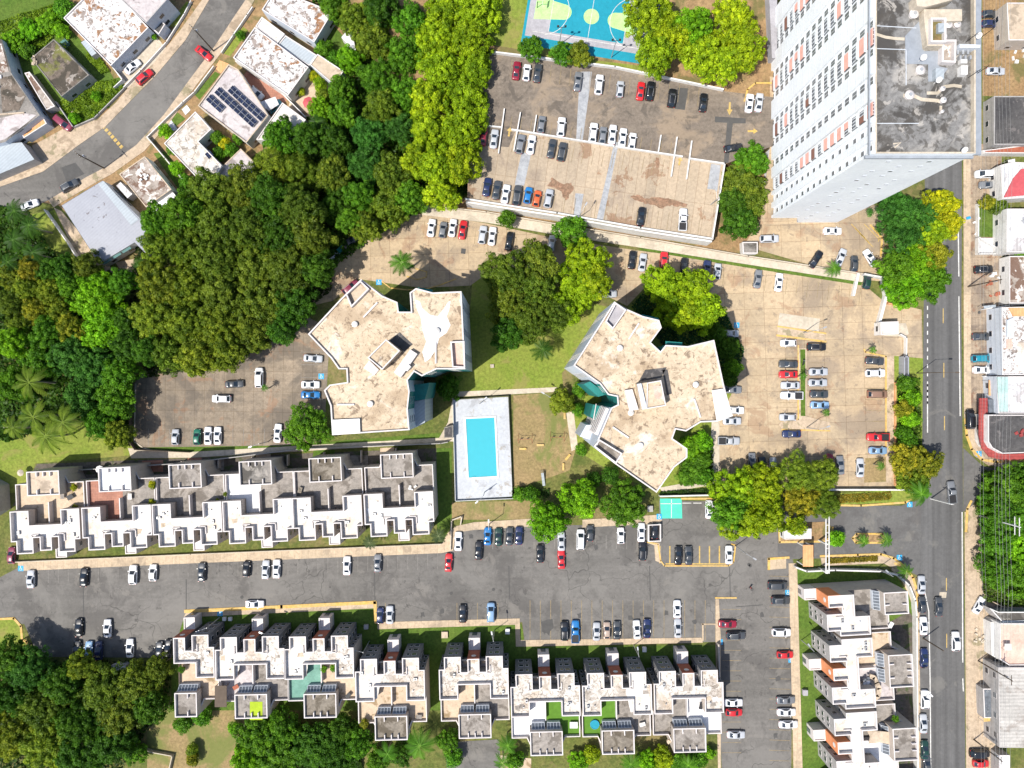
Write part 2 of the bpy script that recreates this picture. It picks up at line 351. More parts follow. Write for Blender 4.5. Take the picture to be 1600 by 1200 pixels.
# car paint and leaves take their colour from the object
m, nt, b = newmat('car_paint'); M['paint'] = m
oi = nt.nodes.new("ShaderNodeObjectInfo")
nt.links.new(oi.outputs['Color'], b.inputs['Base Color'])
b.inputs['Roughness'].default_value = .32; b.inputs['Coat Weight'].default_value = .6; b.inputs['Coat Roughness'].default_value = .08
def leafmat(name, trans=.38):
    m, nt, b = newmat(name); nt.nodes.remove(b)
    out = nt.nodes["Material Output"]
    oi = nt.nodes.new("ShaderNodeObjectInfo"); at = nt.nodes.new("ShaderNodeAttribute"); at.attribute_name = 'tint'
    g = ramp(nt, at.outputs['Fac'], 0, 1, (.45, .55, .4), (1.7, 1.5, 1.4))
    col = mix(nt, 1.0, oi.outputs['Color'], g, 'MULTIPLY')
    br = ramp(nt, noise(nt, mapping(nt), .35, 3, .6), .35, .65, (.7, .76, .75), (1.3, 1.25, 1.15))
    col = mix(nt, 1.0, col, br, 'MULTIPLY')
    d = nt.nodes.new("ShaderNodeBsdfDiffuse"); t = nt.nodes.new("ShaderNodeBsdfTranslucent"); mx = nt.nodes.new("ShaderNodeMixShader")
    gl = nt.nodes.new("ShaderNodeBsdfGlossy"); gl.inputs['Roughness'].default_value = .5; mx2 = nt.nodes.new("ShaderNodeMixShader")
    mx.inputs[0].default_value = trans; mx2.inputs[0].default_value = .012
    nt.links.new(col, d.inputs[0]); nt.links.new(col, t.inputs[0])
    nt.links.new(d.outputs[0], mx.inputs[1]); nt.links.new(t.outputs[0], mx.inputs[2])
    nt.links.new(mx.outputs[0], mx2.inputs[1]); nt.links.new(gl.outputs[0], mx2.inputs[2])
    nt.links.new(mx2.outputs[0], out.inputs[0]); return m
M['leaf'] = leafmat('leaf')
# ================================================================== THE GROUND
def flat(name, poly, z, mat):
    return struct(name, MB().flat(WP(poly), z + BZ), M[mat])
def ragged(poly, amp=1.6, n=6, seed=1):
    r2 = random.Random(seed); out = []
    for i in range(len(poly)):
        (x0, y0), (x1, y1) = poly[i], poly[(i + 1) % len(poly)]
        for k in range(n):
            t = k / n; out.append((x0 + (x1 - x0) * t + r2.uniform(-amp, amp), y0 + (y1 - y0) * t + r2.uniform(-amp, amp)))
    return out
def slab(name, poly, h, mat, z=0.0):
    return struct(name, MB().prism(WP(poly), z + BZ, h + BZ), M[mat])
struct('ground', MB().flat([(-1500, -1500), (1500, -1500), (1500, 1500), (-1500, 1500)], 0), M['grass'])
# roads
ROAD_NW_UP = [(-160, 345), (-60, 315), (0, 292), (68, 268), (123, 227), (165, 198), (209, 153), (243, 119), (290, 63), (327, 0), (372, -90), (420, -200)]
ROAD_NW_LO = [(-150, 402), (-50, 366), (20, 336), (76, 313), (135, 277), (164, 262), (213, 227), (256, 180), (297, 124), (336, 72), (369, 22), (384, 0), (432, -90), (480, -190)]
flat('residential_road', ROAD_NW_UP + ROAD_NW_LO[::-1], .04, 'asphalt')
flat('main_road', [(1440, -300), (1500, -300), (1503, 300), (1502, 500), (1506, 930), (1511, 1500), (1436, 1500), (1436, 900), (1440, 780), (1442, 580), (1445, 300)], .05, 'asphalt_road')
flat('parking_lane', [(1433, 900), (1449, 905), (1452, 1050), (1457, 1500), (1438, 1500), (1434, 1050)], .062, 'asphalt_lane')
flat('side_street', [(1505, 700), (1535, 728), (1565, 735), (1700, 722), (1700, 760), (1560, 735), (1540, 750), (1520, 790), (1505, 800)], .058, 'asphalt_lane')
flat('entrance_road', [(1215, 790), (1408, 790), (1444, 778), (1444, 905), (1425, 895), (1396, 875), (1300, 872), (1215, 874)], .046, 'asphalt_lane')
flat('car_park_asphalt', [(-60, 935), (0, 902), (30, 886), (690, 864), (706, 856), (708, 826), (822, 822), (1030, 818), (1030, 782), (1215, 784), (1240, 880), (1236, 1212), (1128, 1212), (1120, 1003), (820, 1006), (816, 972), (592, 976), (588, 943), (290, 957), (268, 1028), (60, 1026), (38, 975), (-60, 975)], .03, 'asphalt')
# concrete car parks
flat('concrete_car_park', [(476, 480), (540, 398), (566, 372), (640, 336), (664, 334), (760, 349), (870, 373), (1000, 392), (1130, 408), (1345, 441), (1380, 470), (1440, 484), (1442, 560), (1418, 585), (1403, 600), (1398, 762), (1125, 762), (1120, 655), (1150, 600), (1160, 545), (1128, 480), (1060, 440), (1005, 452), (980, 478), (955, 466), (900, 430), (760, 428), (735, 446), (660, 450), (560, 436), (520, 470)], .034, 'concrete')
flat('west_car_park', [(209, 600), (228, 578), (300, 560), (400, 515), (480, 495), (530, 520), (514, 548), (506, 690), (440, 697), (228, 700), (212, 692)], .032, 'concrete_west')
flat('tower_car_park', [(1162, 384), (1186, 346), (1210, 300), (1330, 300), (1384, 330), (1384, 440), (1346, 437)], .036, 'concrete')
flat('east_forecourt', [(1506, 225), (1565, 225), (1565, 720), (1545, 728), (1522, 712), (1508, 680)], .03, 'forecourt')
flat('east_verge', [(1507, 800), (1560, 800), (1560, 1400), (1511, 1400)], .03, 'pavement_curve')
flat('dirt_yard', [(1535, -200), (1760, -200), (1760, 150), (1535, 150)], .02, 'dirt')
# worn patches on the decks
flat('tar_patch', [(96, 262), (118, 254), (132, 272), (104, 284)], .06, 'tar_patch')
flat('pale_loading_bay', [(1218, 489), (1281, 498), (1279, 519), (1215, 510)], .05, 'path')
# strips of bare ground and concrete between the lots
flat('dry_slope', [(690, 300), (733, 312), (1000, 356), (1114, 374), (1168, 386), (1164, 404), (1000, 372), (760, 334), (672, 322)], .018, 'dirt')
slab('drain_walkway', [(655, 322), (760, 333), (870, 352), (1000, 373), (1168, 402), (1350, 430), (1347, 441), (1166, 413), (1000, 387), (868, 367), (760, 348), (660, 336)], .22, 'path')
flat('verge_grass', [(1000, 387), (1166, 413), (1347, 441), (1346, 446), (1166, 418), (1000, 391)], .05, 'lawn_lush')
flat('middle_lawn', [(738, 440), (772, 425), (905, 468), (958, 482), (878, 583), (880, 606), (738, 612), (690, 618), (680, 590), (728, 578)], .016, 'lawn')
flat('swing_lawn', [(802, 618), (884, 612), (896, 640), (900, 700), (890, 735), (862, 745), (802, 764)], .02, 'dry_lawn')
flat('pond_lawn', [(706, 785), (840, 782), (826, 812), (706, 812)], .02, 'dry_lawn')
flat('twin_garden', [(985, 478), (1010, 452), (1060, 440), (1128, 478), (1162, 545), (1150, 602), (1120, 660), (1112, 760), (1030, 770), (960, 740), (895, 700), (890, 640), (936, 600), (900, 560)], .038, 'lawn')
flat('tower_garden', [(1126, 255), (1205, 240), (1198, 345), (1178, 388), (1114, 374)], .022, 'dirt')
flat('roadside_lawn', [(1378, 330), (1446, 300), (1444, 480), (1386, 466)], .04, 'dry_lawn')
flat('hedge_bed', [(1397, 556), (1443, 560), (1446, 700), (1440, 778), (1405, 786), (1398, 700)], .042, 'lawn')
flat('corner_bed', [(1352, 716), (1390, 714), (1394, 752), (1350, 754)], .05, 'dry_lawn')
flat('back_lawn', [(-60, 680), (170, 660), (215, 700), (200, 712), (55, 724), (40, 770), (10, 770), (-60, 745)], .02, 'lawn')
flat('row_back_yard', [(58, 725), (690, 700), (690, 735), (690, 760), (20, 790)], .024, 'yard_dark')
flat('row_side_lawn', [(682, 700), (706, 700), (706, 820), (690, 850), (683, 840)], .026, 'lawn_lush')
flat('north_lawn_strip', [(228, 699), (440, 696), (690, 676), (690, 690), (300, 708), (228, 706)], .036, 'lawn_lush')
slab('back_path', [(200, 700), (300, 706), (690, 684), (706, 680), (706, 686), (690, 692), (300, 715), (205, 716)], .08, 'path')
slab('pool_path', [(684, 688), (700, 660), (706, 628), (716, 612), (870, 605), (872, 612), (800, 616), (712, 620), (709, 690)], .06, 'path')
slab('swing_path', [(884, 640), (896, 640), (903, 700), (893, 705)], .06, 'path')
slab('twin_path', [(1112, 656), (1124, 656), (1124, 752), (1112, 758), (1036, 770), (1030, 762), (1108, 748)], .08, 'path')
# patios behind the row
for i, (x0, y0, x1, y1, mt) in enumerate([(66, 738, 92, 746, 'terrace_tan'), (222, 720, 255, 738, 'terracotta'), (293, 716, 315, 732, 'terracotta'), (325, 718, 350, 735, 'terrace_grey'), (120, 742, 150, 752, 'terrace_grey'), (400, 710, 423, 722, 'terrace_tan'), (535, 712, 575, 730, 'terrace_grey'), (594, 700, 616, 706, 'terrace_tan')]):
    flat('patio', [(x0, y0), (x1, y0 - 1), (x1, y1 - 1), (x0, y1)], .05 + i * .001, mt)
flat('patio_grass', [(490, 704), (524, 702), (522, 716), (488, 718)], .06, 'lawn_lush')
# front gardens of the south row, the east row and the left end
flat('south_row_garden', [(268, 1000), (290, 960), (586, 948), (590, 980), (815, 975), (820, 1010), (1118, 1008), (1130, 1010), (1130, 1110), (268, 1110)], .02, 'lawn_lush')
flat('south_back_garden', [(230, 1100), (420, 1110), (400, 1210), (230, 1240)], .018, 'dry_lawn')
flat('east_row_garden', [(1244, 890), (1360, 890), (1400, 900), (1420, 930), (1432, 960), (1436, 1200), (1300, 1240), (1254, 1240)], .02, 'lawn_lush')
flat('left_end_garden', [(-60, 970), (20, 966), (34, 975), (40, 1000), (55, 1030), (-60, 1040)], .034, 'lawn')
flat('front_step', [(284, 171), (292, 164), (298, 172), (290, 180)], .07, 'metal_pale'); flat('front_step', [(262, 192), (268, 188), (278, 202), (270, 206)], .07, 'metal_pale')
# residential yards
for nm, pl, mt in [
    ('sidewalk', [(-160, 330), (-60, 300), (0, 277), (60, 254), (113, 214), (152, 188), (182, 160), (200, 138), (235, 106), (280, 50), (316, 0), (360, -90), (372, -90), (327, 0), (290, 63), (243, 119), (209, 153), (165, 198), (123, 227), (68, 268), (0, 292), (-60, 315), (-160, 345)], 'pavement_curve'),
    ('sidewalk', [(76, 313), (135, 277), (164, 262), (213, 227), (256, 180), (297, 124), (336, 72), (369, 22), (384, 0), (432, -90), (446, -90), (396, 4), (381, 30), (348, 80), (308, 132), (268, 188), (226, 236), (175, 272), (142, 290), (84, 324)], 'pavement_curve')]:
    slab(nm, pl, .13, mt)
flat('driveway', [(50, 228), (120, 190), (152, 188), (113, 214), (60, 254)], .05, 'pavement_curve')
flat('driveway', [(183, 116), (245, 58), (262, 78), (200, 138)], .05, 'path')
flat('driveway', [(255, 30), (262, 46), (274, 50), (268, 60), (246, 56)], .05, 'terrace_grey')
flat('yard_weeds', [(96, 30), (172, 112), (186, 140), (150, 166), (118, 200), (100, 196), (30, 112), (20, 60), (60, 40)], .044, 'lawn_lush')
flat('yard_weeds', [(258, 236), (320, 318), (300, 326), (240, 240)], .043, 'lawn_lush')
flat('yard_weeds', [(96, 165), (150, 130), (190, 120), (196, 138), (150, 186), (118, 196)], .045, 'lawn_lush')
flat('front_lawn', [(262, 40), (292, 2), (300, 8), (276, 44)], .046, 'lawn')
flat('front_lawn', [(304, 148), (336, 112), (344, 116), (312, 156)], .046, 'lawn_lush')
flat('front_lawn', [(350, 84), (380, 42), (388, 48), (360, 88)], .046, 'lawn')
flat('front_lawn', [(264, 186), (278, 176), (290, 186), (274, 198)], .046, 'lawn_lush')
flat('tiled_step', [(336, 106), (343, 94), (358, 100), (345, 115)], .06, 'orange_tan')
flat('side_yard', [(96, 330), (84, 324), (120, 400), (150, 440), (200, 440), (170, 415)], .04, 'pavement_curve')
flat('back_yard', [(180, 410), (236, 400), (250, 430), (210, 450)], .041, 'pavement_curve')
flat('side_lawn', [(50, 335), (88, 328), (120, 395), (100, 408), (60, 380)], .036, 'lawn')
flat('garden_patio', [(455, 150), (482, 108), (530, 135), (500, 165), (475, 190), (450, 170)], .04, 'terrace_tan')
flat('side_alley', [(395, 100), (440, 135), (452, 152), (432, 175), (372, 128)], .04, 'terracotta')
flat('plot_floor', [(-60, -60), (470, -60), (520, 10), (560, 120), (480, 200), (400, 240), (330, 310), (260, 330), (200, 420), (90, 320), (-60, 300)], .008, 'dirt')
flat('back_lawn', [(492, 68), (512, 30), (540, 60), (556, 100), (536, 112), (505, 84)], .03, 'lawn_lush')
flat('weed_lawn', [(-60, -60), (95, -60), (110, 40), (60, 60), (20, 60), (-60, 60)], .028, 'lawn_lush')
# pavements with kerbs on the main road
slab('sidewalk', [(1505, 240), (1516, 240), (1517, 660), (1525, 700), (1540, 716), (1600, 722), (1700, 716), (1700, 728), (1580, 732), (1550, 728), (1528, 712), (1514, 690), (1506, 650)], .13, 'pavement')
slab('sidewalk', [(1510, 795), (1522, 788), (1528, 800), (1528, 930), (1532, 1300), (1514, 1300), (1510, 1040), (1509, 840)], .13, 'pavement_curve')
slab('sidewalk', [(1396, 884), (1412, 890), (1424, 900), (1432, 915), (1436, 940), (1439, 1300), (1428, 1300), (1426, 950), (1420, 930), (1408, 905), (1392, 890)], .13, 'pavement')
slab('sidewalk', [(1232, 880), (1245, 880), (1254, 1210), (1240, 1210)], .13, 'pavement')
slab('sidewalk', [(28, 877), (300, 866), (690, 850), (700, 832), (712, 822), (740, 816), (835, 810), (836, 822), (740, 828), (712, 832), (708, 860), (690, 864), (300, 880), (30, 892)], .13, 'pavement')
slab('sidewalk', [(910, 812), (1030, 804), (1034, 812), (1030, 818), (910, 824)], .13, 'pavement')
slab('sidewalk', [(286, 968), (292, 954), (586, 941), (588, 950), (298, 964)], .13, 'pavement')
slab('sidewalk', [(590, 972), (812, 966), (813, 1000), (1096, 996), (1098, 1004), (820, 1010), (806, 1010), (805, 976), (590, 983)], .13, 'pavement')
slab('sidewalk', [(1118, 936), (1123, 936), (1126, 1000), (1126, 1200), (1200, 1206), (1200, 1212), (1122, 1212), (1118, 1010)], .13, 'pavement')
slab('traffic_island', [(1200, 873), (1228, 871), (1228, 888), (1202, 890)], .14, 'pavement')
slab('traffic_island', [(1282, 872), (1370, 866), (1395, 872), (1412, 886), (1400, 890), (1380, 880), (1284, 884)], .14, 'pavement_curve')
slab('traffic_island', [(1332, 838), (1340, 834), (1376, 834), (1384, 840), (1380, 848), (1336, 848)], .14, 'dirt')
slab('traffic_island', [(1216, 818), (1290, 815), (1300, 824), (1296, 838), (1288, 846), (1218, 848)], .14, 'dirt')
slab('planting_bed', [(1288, 772), (1410, 764), (1412, 784), (1290, 790)], .14, 'lawn')
slab('parking_island', [(1215, 510), (1290, 522), (1288, 534), (1214, 524)], .14, 'pavement_curve')
slab('parking_island', [(1248, 544), (1260, 544), (1260, 640), (1250, 648), (1296, 660), (1296, 672), (1222, 670), (1217, 664), (1220, 658), (1247, 640)], .14, 'pavement_curve')
slab('island_lawn', [(1250, 546), (1258, 546), (1258, 650), (1251, 650)], .155, 'lawn_lush')
slab('parking_island', [(1384, 556), (1396, 556), (1398, 710), (1392, 756), (1384, 754)], .14, 'pavement_curve')
slab('guard_island', [(1366, 506), (1415, 505), (1420, 522), (1412, 526), (1366, 524)], .14, 'path')
slab('parking_island', [(1006, 846), (1030, 848), (1034, 880), (1024, 876), (1022, 852)], .14, 'pavement')
# yellow kerbs (real steps)
def kerb(pts, w=.35, h=.17, mat='kerb_yellow'):
    mb = MB(); p = WP(pts)
    for a, b in zip(p, p[1:]): mb.seg(a, b, w, BZ, BZ + h, ext=w * .35)
    for i, a in enumerate(p[1:-1]): pass
    return struct('kerb', mb, M[mat])
kerb([(1012, 847), (1028, 850), (1032, 876), (1038, 884), (1138, 884), (1146, 878), (1149, 852), (1143, 850)])
kerb([(290, 955), (440, 948), (586, 941), (588, 972)], w=.9)
kerb([(1290, 789), (1345, 790), (1414, 785), (1424, 781)], w=.5)
kerb([(1217, 819), (1218, 847), (1290, 846), (1299, 836), (1301, 824)], w=.5)
kerb([(1332, 841), (1338, 834), (1378, 834), (1383, 841), (1378, 848), (1337, 848), (1332, 841)], w=.5)
kerb([(1201, 889), (1201, 873), (1232, 871)], w=.6); kerb([(1282, 869), (1340, 867), (1376, 866), (1396, 872), (1412, 884)], w=.6)
kerb([(1398, 880), (1414, 888), (1426, 902), (1432, 922), (1434, 945)], w=.6)
kerb([(1508, 655), (1510, 680), (1518, 702), (1534, 718), (1556, 722), (1600, 718), (1690, 716)], w=.6)
kerb([(1517, 783), (1511, 795), (1509, 830)], w=.6)
kerb([(0, 967), (22, 966), (33, 978), (35, 1000), (42, 1002), (44, 1018), (60, 1020)], w=.6)
kerb([(1220, 657), (1247, 655), (1247, 540)]); kerb([(1222, 671), (1296, 673)]); kerb([(1214, 524), (1290, 534)], w=.5); kerb([(1215, 510), (1290, 521)], w=.4)
kerb([(1350, 546), (1352, 550), (1384, 557), (1384, 712)], w=.4)
kerb([(1360, 352), (1378, 372), (1376, 400)], w=.5)
kerb([(597, 440), (610, 450), (636, 453), (664, 452), (686, 446), (712, 436)], w=.3)
kerb([(650, 420), (667, 425), (666, 433), (652, 437), (636, 432)], w=.3)
kerb([(1118, 934), (1150, 934)], w=.4); kerb([(1097, 975), (1119, 975)], w=.4, mat='pavement')
kerb([(1098, 975), (1098, 1000)], w=.4, mat='pavement')
kerb([(212, 600), (210, 690), (224, 700), (236, 703)], w=.35, mat='path')
kerb([(1065, 779), (1112, 779)], w=.5)
# ------------------------------------------------------------------ painted lines
def lines(name, segs, w, mat, z=.075):
    mb = MB()
    for i, (a, b, c, d) in enumerate(segs):
        A = W(a, b); B = W(c, d); mb.strip([A, B], w, z + BZ)
    return struct(name, mb, M[mat])
lines('road_edge_line', [(1449, 600 + 9 * i, 1449, 604 + 9 * i) for i in range(4)] + [(1449, 478 + 13 * i, 1449, 484 + 13 * i) for i in range(9)] + [(1449, 596, 1449, 676)] +
      [(1497, 362, 1498, 432), (1498, 463, 1500, 650), (1503, 800, 1504, 1035), (1504, 1060, 1505, 1080)], .28, 'line_white')
lines('parking_lane_line', [(1445, 925, 1451, 955), (1451, 955, 1453, 1060), (1453, 1060, 1455, 1300)], .25, 'line_white')
lines('centre_line', [(1473.5, 482, 1473.5, 505), (1474.5, 567, 1474.5, 590), (1475.5, 650, 1475.5, 672), (1478.5, 903, 1478.5, 923), (1479, 990, 1479, 1012), (1472, 380, 1472, 402)], .22, 'line_yellow')
lines('speed_hump_marks', [(160 + 4.6 * i, 200 + 5.2 * i, 164 + 4.6 * i, 196.5 + 5.2 * i) for i in range(7)], .8, 'line_yellow', .06)
seg = []
for x in [796 + 16.1 * i for i in range(21)]:
    if x > 820: seg.append((x, 938, x, 1000))
for x in (585, 602, 714, 746, 778): seg.append((x, 942, x, 972))
lines('bay_lines', seg, .14, 'line_faint', .046)
lines('bay_lines', [(1031 + 15.5 * i, 853, 1031 + 15.5 * i, 880) for i in range(7)] + [(1040, 881, 1135, 881)], .35, 'line_yellow', .05)
lines('bay_lines', [(1202, y, 1234, y + 1) for y in range(900, 1190, 16)] + [(1128, y, 1158, y) for y in range(952, 1190, 16)], .12, 'line_faint', .046)
lines('bay_lines', [(60 + 15.6 * i, 912 - .58 * i, 60 + 15.6 * i, 886 - .58 * i) for i in range(41)], .1, 'line_pale', .046)
lines('bay_lines', [(770 + 16.1 * i, 836, 770 + 16.1 * i, 858) for i in range(16)], .1, 'line_pale', .046)
lines('bay_lines', [(664 + 16 * i, 345 + 2.2 * i, 661 + 16 * i, 370 + 2.2 * i) for i in range(10)] + [(984 + 16.4 * i, 396 + 2.5 * i, 981 + 16.4 * i, 422 + 2.5 * i) for i in range(23)], .12, 'line_faint', .046)
lines('bay_lines', [(1218, y, 1246, y) for y in range(544, 648, 17)] + [(1262, y, 1294, y) for y in range(550, 650, 17)] + [(1352, y, 1383, y + 1) for y in range(556, 712, 17)], .12, 'line_faint', .046)
lines('bay_lines', [(232 + 16.5 * i, 670, 232 + 16.5 * i, 696) for i in range(13)] + [(470, y, 504, y) for y in (550, 570, 590, 607, 624)], .1, 'line_pale', .046)
lines('hatched_bay', [(1330 + 6 * i, 350 + 7 * i, 1352 + 6 * i, 372 + 7 * i) for i in range(3)] + [(1350, 350, 1378, 378), (1378, 352, 1372, 378)], .2, 'line_yellow', .05)
def arrow(px, py, ang, L=3.2, mat='line_yellow'):
    x, y = W(px, py); co, si = math.cos(ang), math.sin(ang)
    pts = [(-L / 2, -.25), (.2, -.25), (.2, -.75), (L / 2, 0), (.2, .75), (.2, .25), (-L / 2, .25)]
    struct('painted_arrow', MB().flat([(x + a * co - b * si, y + a * si + b * co) for a, b in pts], .056 + BZ), M[mat])

def blue_mark(px, py, s=.72, z=.058):
    x, y = W(px, py); mb = MB(); mb.box((x, y, z), (2 * s, 2 * s, .004))
    mb.tube((x, y - .25 * s, z + .006), (x, y - .25 * s, z + .012), .5 * s, n=14, mi=1)
    mb.tube((x, y - .25 * s, z + .014), (x, y - .25 * s, z + .018), .34 * s, n=14, mi=0)
    mb.box((x - .1 * s, y + .2 * s, z + .008), (.2 * s, .8 * s, .006), mi=1); mb.tube((x - .1 * s, y + .75 * s, z + .006), (x - .1 * s, y + .75 * s, z + .012), .16 * s, n=8, mi=1)
    mb.box((x + .15 * s, y - .0 * s, z + .008), (.5 * s, .16 * s, .006), mi=1)
    struct('accessible_bay_mark', mb, [M['line_blue'], M['line_white']])
for p in [(592, 441), (502, 588), (1151, 508), (1231, 926), (1236, 1031), (1243, 1136), (33, 888), (344, 958), (1030, 807), (1125, 1003), (1421, 788), (1529, 709), (1405, 871)]:
    blue_mark(*p, z=.14 if p in [(33, 888), (344, 958), (1030, 807), (1529, 709), (1405, 871), (1421, 788)] else .058)
struct('painted_bay', MB().prism(WP([(1031, 779), (1065, 779), (1066, 810), (1033, 810)]), .05, .06), M['teal_bright'])
lines('bay_lines', [(1032, 787, 1064, 787), (1049, 780, 1049, 809), (1066, 786, 1080, 786), (1083, 786, 1096, 786)], .18, 'line_white', .075)
lines('sealed_joint', [(291, 905, 291, 960), (585, 893, 586, 945), (795, 884, 796, 936), (1015, 884, 1016, 938), (1140, 886, 1141, 934), (1150, 948, 1192, 945), (130, 905, 131, 980)], .22, 'tar_patch', .05)
flat('paved_strip', [(1385, 975), (1420, 955), (1427, 965), (1429, 1230), (1385, 1230)], .05, 'yard_dark')  # concrete strip in a dark tone that paints in the shadow lying there
flat('oil_stain', ragged([(846, 970), (862, 968), (866, 980), (858, 992), (848, 986)], 1.5, 3, 8), .05, 'tar_patch')
for i, (x_, y_) in enumerate([(690, 955), (1085, 972), (1040, 958), (905, 962), (985, 966), (1002, 960), (1190, 960), (1212, 1150), (1215, 1060), (735, 838), (930, 855), (660, 960)]):
    flat('oil_stain', ragged([(x_ - 3, y_ - 3), (x_ + 3, y_ - 4), (x_ + 4, y_ + 3), (x_ - 2, y_ + 4)], 1.3, 2, i), .051, 'tar_patch')
# small ground details: manhole covers and drains
mb = MB()
for px, py in [(1530, 488), (1472, 921), (1170, 882), (1172, 884), (771, 921), (705, 927), (378, 933), (1519, 815), (1517, 900), (1175, 921), (1310, 362), (1525, 945)]:
    x, y = W(px, py); mb.tube((x, y, .05), (x, y, .09), .42, n=14)
struct('manhole_covers', mb, M['tar_patch'])
flat('manhole_patch', [(1468, 925), (1479, 925), (1478, 934), (1467, 934)], .075, 'path')
flat('drain_grate', [(721, 388), (728, 389), (727, 397), (720, 396)], .06, 'tar_patch')
# ================================================================== POOL AND COURT
slab('pool_deck', [(708, 625), (794, 620), (801, 776), (711, 782)], .1, 'pool_deck')
def pool():
    t = thing('swimming_pool', 'rectangular turquoise swimming pool with white coping in grey deck', 'pool', (*W(752, 700), 0))
    ox, oy = W(752, 700)
    out = ccw([(x - ox, y - oy) for x, y in WP([(725, 652), (775, 649.5), (779.5, 746), (730, 749)])])
    inn = inset(out, [.45] * 4); inn2 = inset(out, [.5] * 4)
    mb = MB().ring(out, [.45] * 4, .1, .3, outer=True); part('coping', mb, M['white_wall'], t)
    mb = MB().flat(inn, .12); part('basin', mb, M['pool_tile'], t)
    mb = MB().flat(inn2, .2); part('water', mb, M['pool_water'], t)
    mb = MB()
    p = inn[0]
    for s_ in (0, 1): mb.tube((p[0] + 1 + s_ * .5, p[1] + .2, .1), (p[0] + 1 + s_ * .5, p[1] + .2, .9), .04)
    mb.tube((p[0] + 1, p[1] + .2, .85), (p[0] + 1.5, p[1] + .2, .85), .03)
    part('ladder', mb, M['metal_pole'], t)
pool()
# ================================================================== THE RAISED GROUND OF THE UPPER CAR PARK
struct('raised_ground', MB().prism(WP([(733, 227), (730, 314), (870, 336), (1000, 358), (1113, 375), (1132, 257), (1206, 227), (1216, 227), (1216, -500), (400, -500), (560, 60), (640, 150)], 5), 0, 5), M['dirt'])
BZ = 5.0
flat('upper_car_park_top', [(738, 84), (765, 84), (960, 108), (1128, 142), (1208, 152), (1208, 228), (1131, 257), (1065, 246), (805, 206), (795, 230), (733, 226)], .036, 'deck_dark')
flat('upper_car_park_bottom', [(733, 226), (795, 230), (805, 206), (1065, 246), (1131, 257), (1112, 373), (1000, 356), (730, 313)], .034, 'deck_light')
flat('tower_drive', [(1203, 120), (1245, 120), (1245, 350), (1188, 350), (1203, 228)], .033, 'concrete')
flat('patched_strip', [(906, 112), (925, 112), (910, 222), (900, 221)], .048, 'blue_patch')
flat('patched_strip', [(960, 222), (967, 222), (942, 345), (932, 343)], .046, 'blue_patch')
flat('patched_strip', [(1111, 256), (1126, 258), (1121, 297), (1105, 295)], .047, 'blue_patch')
flat('patched_strip', [(815, 238), (830, 240), (819, 290), (804, 289)], .047, 'blue_patch')
flat('patched_strip', [(899, 302), (912, 303), (906, 338), (896, 336)], .047, 'blue_patch')
flat('patched_strip', [(1059, 137), (1075, 138), (1070, 172), (1054, 170)], .049, 'tar_patch')
flat('trench_patch', [(1117, 182), (1165, 185), (1165, 193), (1145, 193), (1138, 255), (1131, 254), (1136, 192), (1117, 191)], .05, 'tar_patch')
flat('water_stain', ragged([(985, 306), (998, 305), (1010, 311), (1030, 307), (1052, 313), (1074, 318), (1071, 324), (1050, 321), (1034, 325), (1012, 319), (1000, 315), (988, 311)], 1.3, 5, 3), .05, 'stain_brown')
flat('water_stain', ragged([(862, 276), (880, 288), (894, 286), (896, 298), (884, 312), (876, 300), (858, 290)], 1.8, 4, 5), .05, 'stain_brown')
flat('water_stain', ragged([(1024, 246), (1030, 246), (1030, 262), (1025, 262)], .8, 4, 6), .05, 'stain_brown')
flat('court_walk', [(770, 68), (835, 76), (1000, 112), (1125, 128), (1205, 118), (1205, 150), (1128, 138), (960, 104), (770, 80)], .02, 'dirt')
flat('play_lawn', [(772, -60), (834, -60), (833, 56), (880, 88), (1010, 104), (1010, 112), (880, 94), (800, 75), (765, 70)], .022, 'lawn')
kerb([(1163, 158), (1168, 140), (1180, 130), (1205, 130)], w=.4)
seg = []
for i in range(22):
    x = 800 + 15.4 * i; y = 93 + 2.35 * i; seg.append((x, y, x - 3, y + 27))
for i in range(17):
    x = 800 + 15.6 * i; y = 182 + 2.5 * i
    seg.append((x, y, x - 4, y + 26)); seg.append((x + 4, y + 30, x - 1, y + 56))
for i in range(22):
    x = 752 + 16.2 * i; y = 286 + 2.55 * i; seg.append((x + 2, y, x - 2, y + 27))
lines('bay_lines', [s_ for s_ in seg if s_[0] < 1105], .12, 'line_faint', .052)
arrow(1140, 170, R(-92), 3.4); arrow(1176, 205, R(0), 2.6); arrow(796, 206, R(80), 2.4); arrow(1062, 252, R(80), 2.2)
